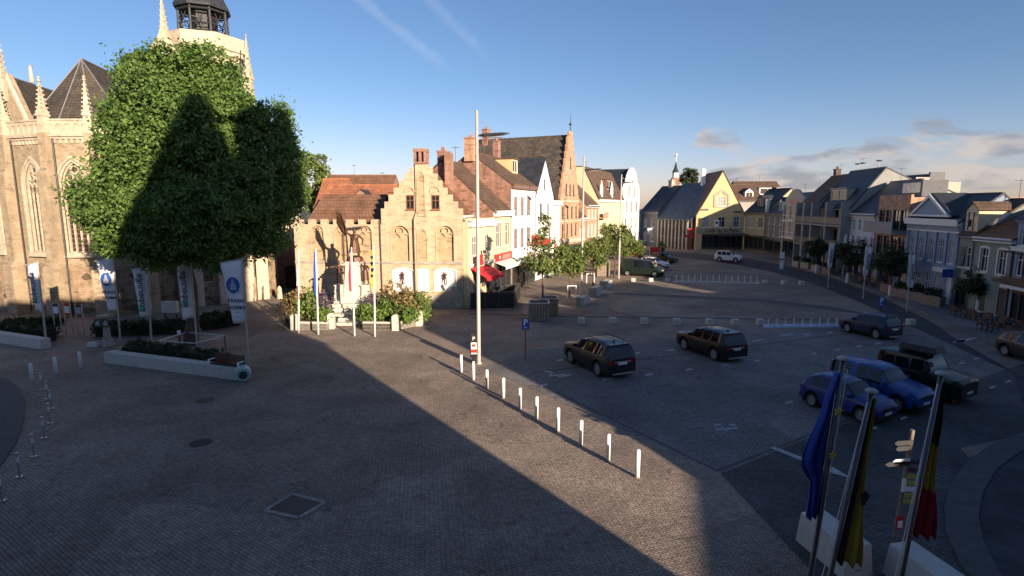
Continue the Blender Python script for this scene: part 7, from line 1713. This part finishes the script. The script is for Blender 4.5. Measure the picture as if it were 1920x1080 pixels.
# posters
def poster(label, px, yb, yt, mats, wd=.44):
    g = G(px, yb); H_ = zat(px, yt, g.y); t = thing('poster_stand', label, 'notice board', g, 0, 'poster stands before the church')
    for s in (-1, 1): part('leg', MB().box(s * wd / 2 - .025, s * wd / 2 + .025, -.03, .03, 0, H_), M['steel'], t)
    part('board', MB().box(-wd / 2 + .03, wd / 2 - .03, -.03, .02, H_ - .82, H_ - .02), M[mats[0]], t); part('poster', MB().box(-wd / 2 + .06, wd / 2 - .06, -.036, -.031, H_ - .68, H_ - .22), M[mats[1]], t)
poster('grey poster stand, left of three before the church', 110, 622, 569, ('dsteel', 'mwhite')); poster('red poster stand, middle of three before the church', 131, 624, 568, ('redp', 'plate')); poster('grey poster stand with a dark foot panel, right of three before the church', 153, 626, 570, ('dsteel', 'greyp'))
g = G(203, 648); H_ = zat(203, 592, g.y); t = thing('stone_column', 'ridged grey stone column with two small dark signs near its top', 'monument', g)
pr = []
for k in range(9): pr += [(.36 - .014 * k - (.12 if k > 1 else 0), k * H_ / 9.5), (.36 - .014 * k - (.12 if k > 1 else 0), (k + .8) * H_ / 9.5), (.33 - .014 * k - (.12 if k > 1 else 0), (k + .9) * H_ / 9.5)]
part('shaft', MB().lathe(pr, 10), M['greystone'], t); part('capital', MB().box(-.32, .32, -.3, .3, H_ * .97, H_ * 1.03), M['greystone'], t)
for x in (-.22, .26): part('sign_plate', MB().box(x - .2, x + .2, -.4, -.36, H_ - .62, H_ - .12), M['trimd'], t); part('pictogram', MB().box(x - .12, x + .12, -.406, -.401, H_ - .5, H_ - .36).box(x - .06, x + .12, -.406, -.401, H_ - .34, H_ - .24), M['greyp'], t)
g = G(176, 650); t = thing('stone_slab', 'small pale broken stone lying by the grey stone column', 'stone', g); bevel(part('stone', MB().frustum((-.35, .35, -.2, .2), (-.3, .2, -.15, .15), 0, .3), M['concretew'], t), .05)
g = G(322, 605); t = thing('white_box', 'white notice box under the tree before the church wall', 'box', g); bevel(part('cabinet', MB().box(-.55, .55, -.2, .2, .75, 1.6), M['concretew'], t), .03); part('legs', MB().box(-.45, -.38, -.1, .1, 0, .75).box(.38, .45, -.1, .1, 0, .75), M['dsteel'], t)
# rail round the tree
cn = [G(x, y, .85) for x, y in ((297, 639), (366, 644), (421, 629), (350, 623))]; t = thing('tree_rail', 'thin square steel rail around the big tree trunk', 'rail', (cn[0].x, cn[0].y, 0))
mb = MB().path([tuple(c - Vector((cn[0].x, cn[0].y, 0))) for c in cn + cn[:1]], .035, 8); part('rail', mb, M['steel'], t)
for c in cn: part('post', MB().tube((c.x - cn[0].x, c.y - cn[0].y, 0), (c.x - cn[0].x, c.y - cn[0].y, .85), .035), M['dsteel'], t)
g = G(338, 652); t = thing('bollard', 'short white topped post beside the tree trunk', 'bollard', g); part('post', MB().lathe([(.06, 0), (.06, .85)], 12), M['dsteel'], t); part('cap', MB().lathe([(.08, .85), (.1, .95), (.1, 1.05), (.03, 1.08)], 12), M['mwhite'], t)

# ---------------------------------------------------------------- terraces on the shaded side
def wplanter(label, px, py, l, w_, h, rz, mat, seed=None):
    g = G(px, py); g.z = .12; t = thing('terrace_planter', label, 'planter', g, rz, 'planters along the shaded terraces')
    part('box', MB().box(-l / 2, l / 2, 0, .05, 0, h).box(-l / 2, l / 2, w_ - .05, w_, 0, h).box(-l / 2, -l / 2 + .05, .05, w_ - .05, 0, h).box(l / 2 - .05, l / 2, .05, w_ - .05, 0, h), M[mat], t)
    part('soil', MB().box(-l / 2 + .05, l / 2 - .05, .05, w_ - .05, .04, h - .08), M['soil'], t)
    if seed: foliage('leaves', [(0, w_ / 2, h + .25, l * .45, w_ * .5, .4, 1)], int(30 * l), 12, .16, M['hedge'], t, seed, shell=.3, clump=.25)
wp = [(1490, 502, 1.1, 'beige'), (1507, 505, 1.4, 'beige'), (1528, 511, 1.5, 'beige'), (1548, 516, 1.3, 'wood'), (1660, 551, 1.4, 'wood'), (1684, 560, 1.6, 'wood'), (1712, 567, 1.7, 'wood'), (1742, 575, 1.8, 'wood')]
for i, (px, py, l, mt) in enumerate(wp):
    wplanter(('pale' if mt == 'beige' else 'brown') + ' terrace planter, ' + ORD[i] + ' from the far end of the shaded row', px, py, l, .6, .85, R(-75) if i < 4 else R(-80), mt, 200 + i)
tg_ = 'tables on the shaded terrace'; cg_ = 'chairs on the shaded terrace'
tp_ = [(1540, 508), (1562, 514), (1605, 529), (1625, 537), (1800, 597), (1838, 606), (1868, 614), (1893, 622), (1850, 624), (1905, 640)]
for i, (px, py) in enumerate(tp_):
    table('dim terrace table, ' + ORD[i] + ' from the far end of the shaded terraces', px, py, tg_, 'dsteel')
    for s in (-1, 1): chair('dim terrace chair on the ' + ('near' if s > 0 else 'far') + ' side of the ' + ORD[i] + ' shaded table', px + s * 9, py + s * 3, R(90) * -s, cg_)
for i, (px, py, lb) in enumerate(((1549, 508, 'closed pale parasol behind the farthest slim banner'), (1612, 528, 'closed pale parasol before the brick balcony block'), (1640, 541, 'closed pale parasol left of the brown planters'))):
    g = G(px, py); t = thing('parasol', lb, 'parasol', g, 0, 'closed parasols on the shaded side'); part('canopy', MB().lathe([(.05, .9), (.24, 1.2), (.18, 2.3), (.03, 3.2)], 10), M['beige'], t); part('pole', MB().tube((0, 0, 0), (0, 0, 1.0), .04), M['dsteel'], t)
g = G(1672, 555); t = thing('notice_sign', 'red and white framed notice sign behind the brown planters', 'sign', g); part('frame', MB().box(-.5, .5, -.05, 0, .9, 2.4).box(-.5, -.42, -.04, 0, 0, .9).box(.42, .5, -.04, 0, 0, .9), M['redp'], t); part('panel', MB().box(-.4, .4, -.07, -.051, 1.0, 1.9), M['mwhite'], t)
g = G(1905, 610); t = thing('street_lamp', 'slim dark lamp with a bent arm at the right edge', 'street lamp', g); part('pole', MB().path([(0, 0, 0), (0, 0, 5.2)], [.07, .05], 8), M['dsteel'], t); part('arm', MB().path([(0, 0, 5.1), (-1.3, 0, 5.3)], .04, 6), M['dsteel'], t); part('lamp_head', MB().box(-1.7, -1.2, -.12, .12, 5.26, 5.36), M['dsteel'], t)
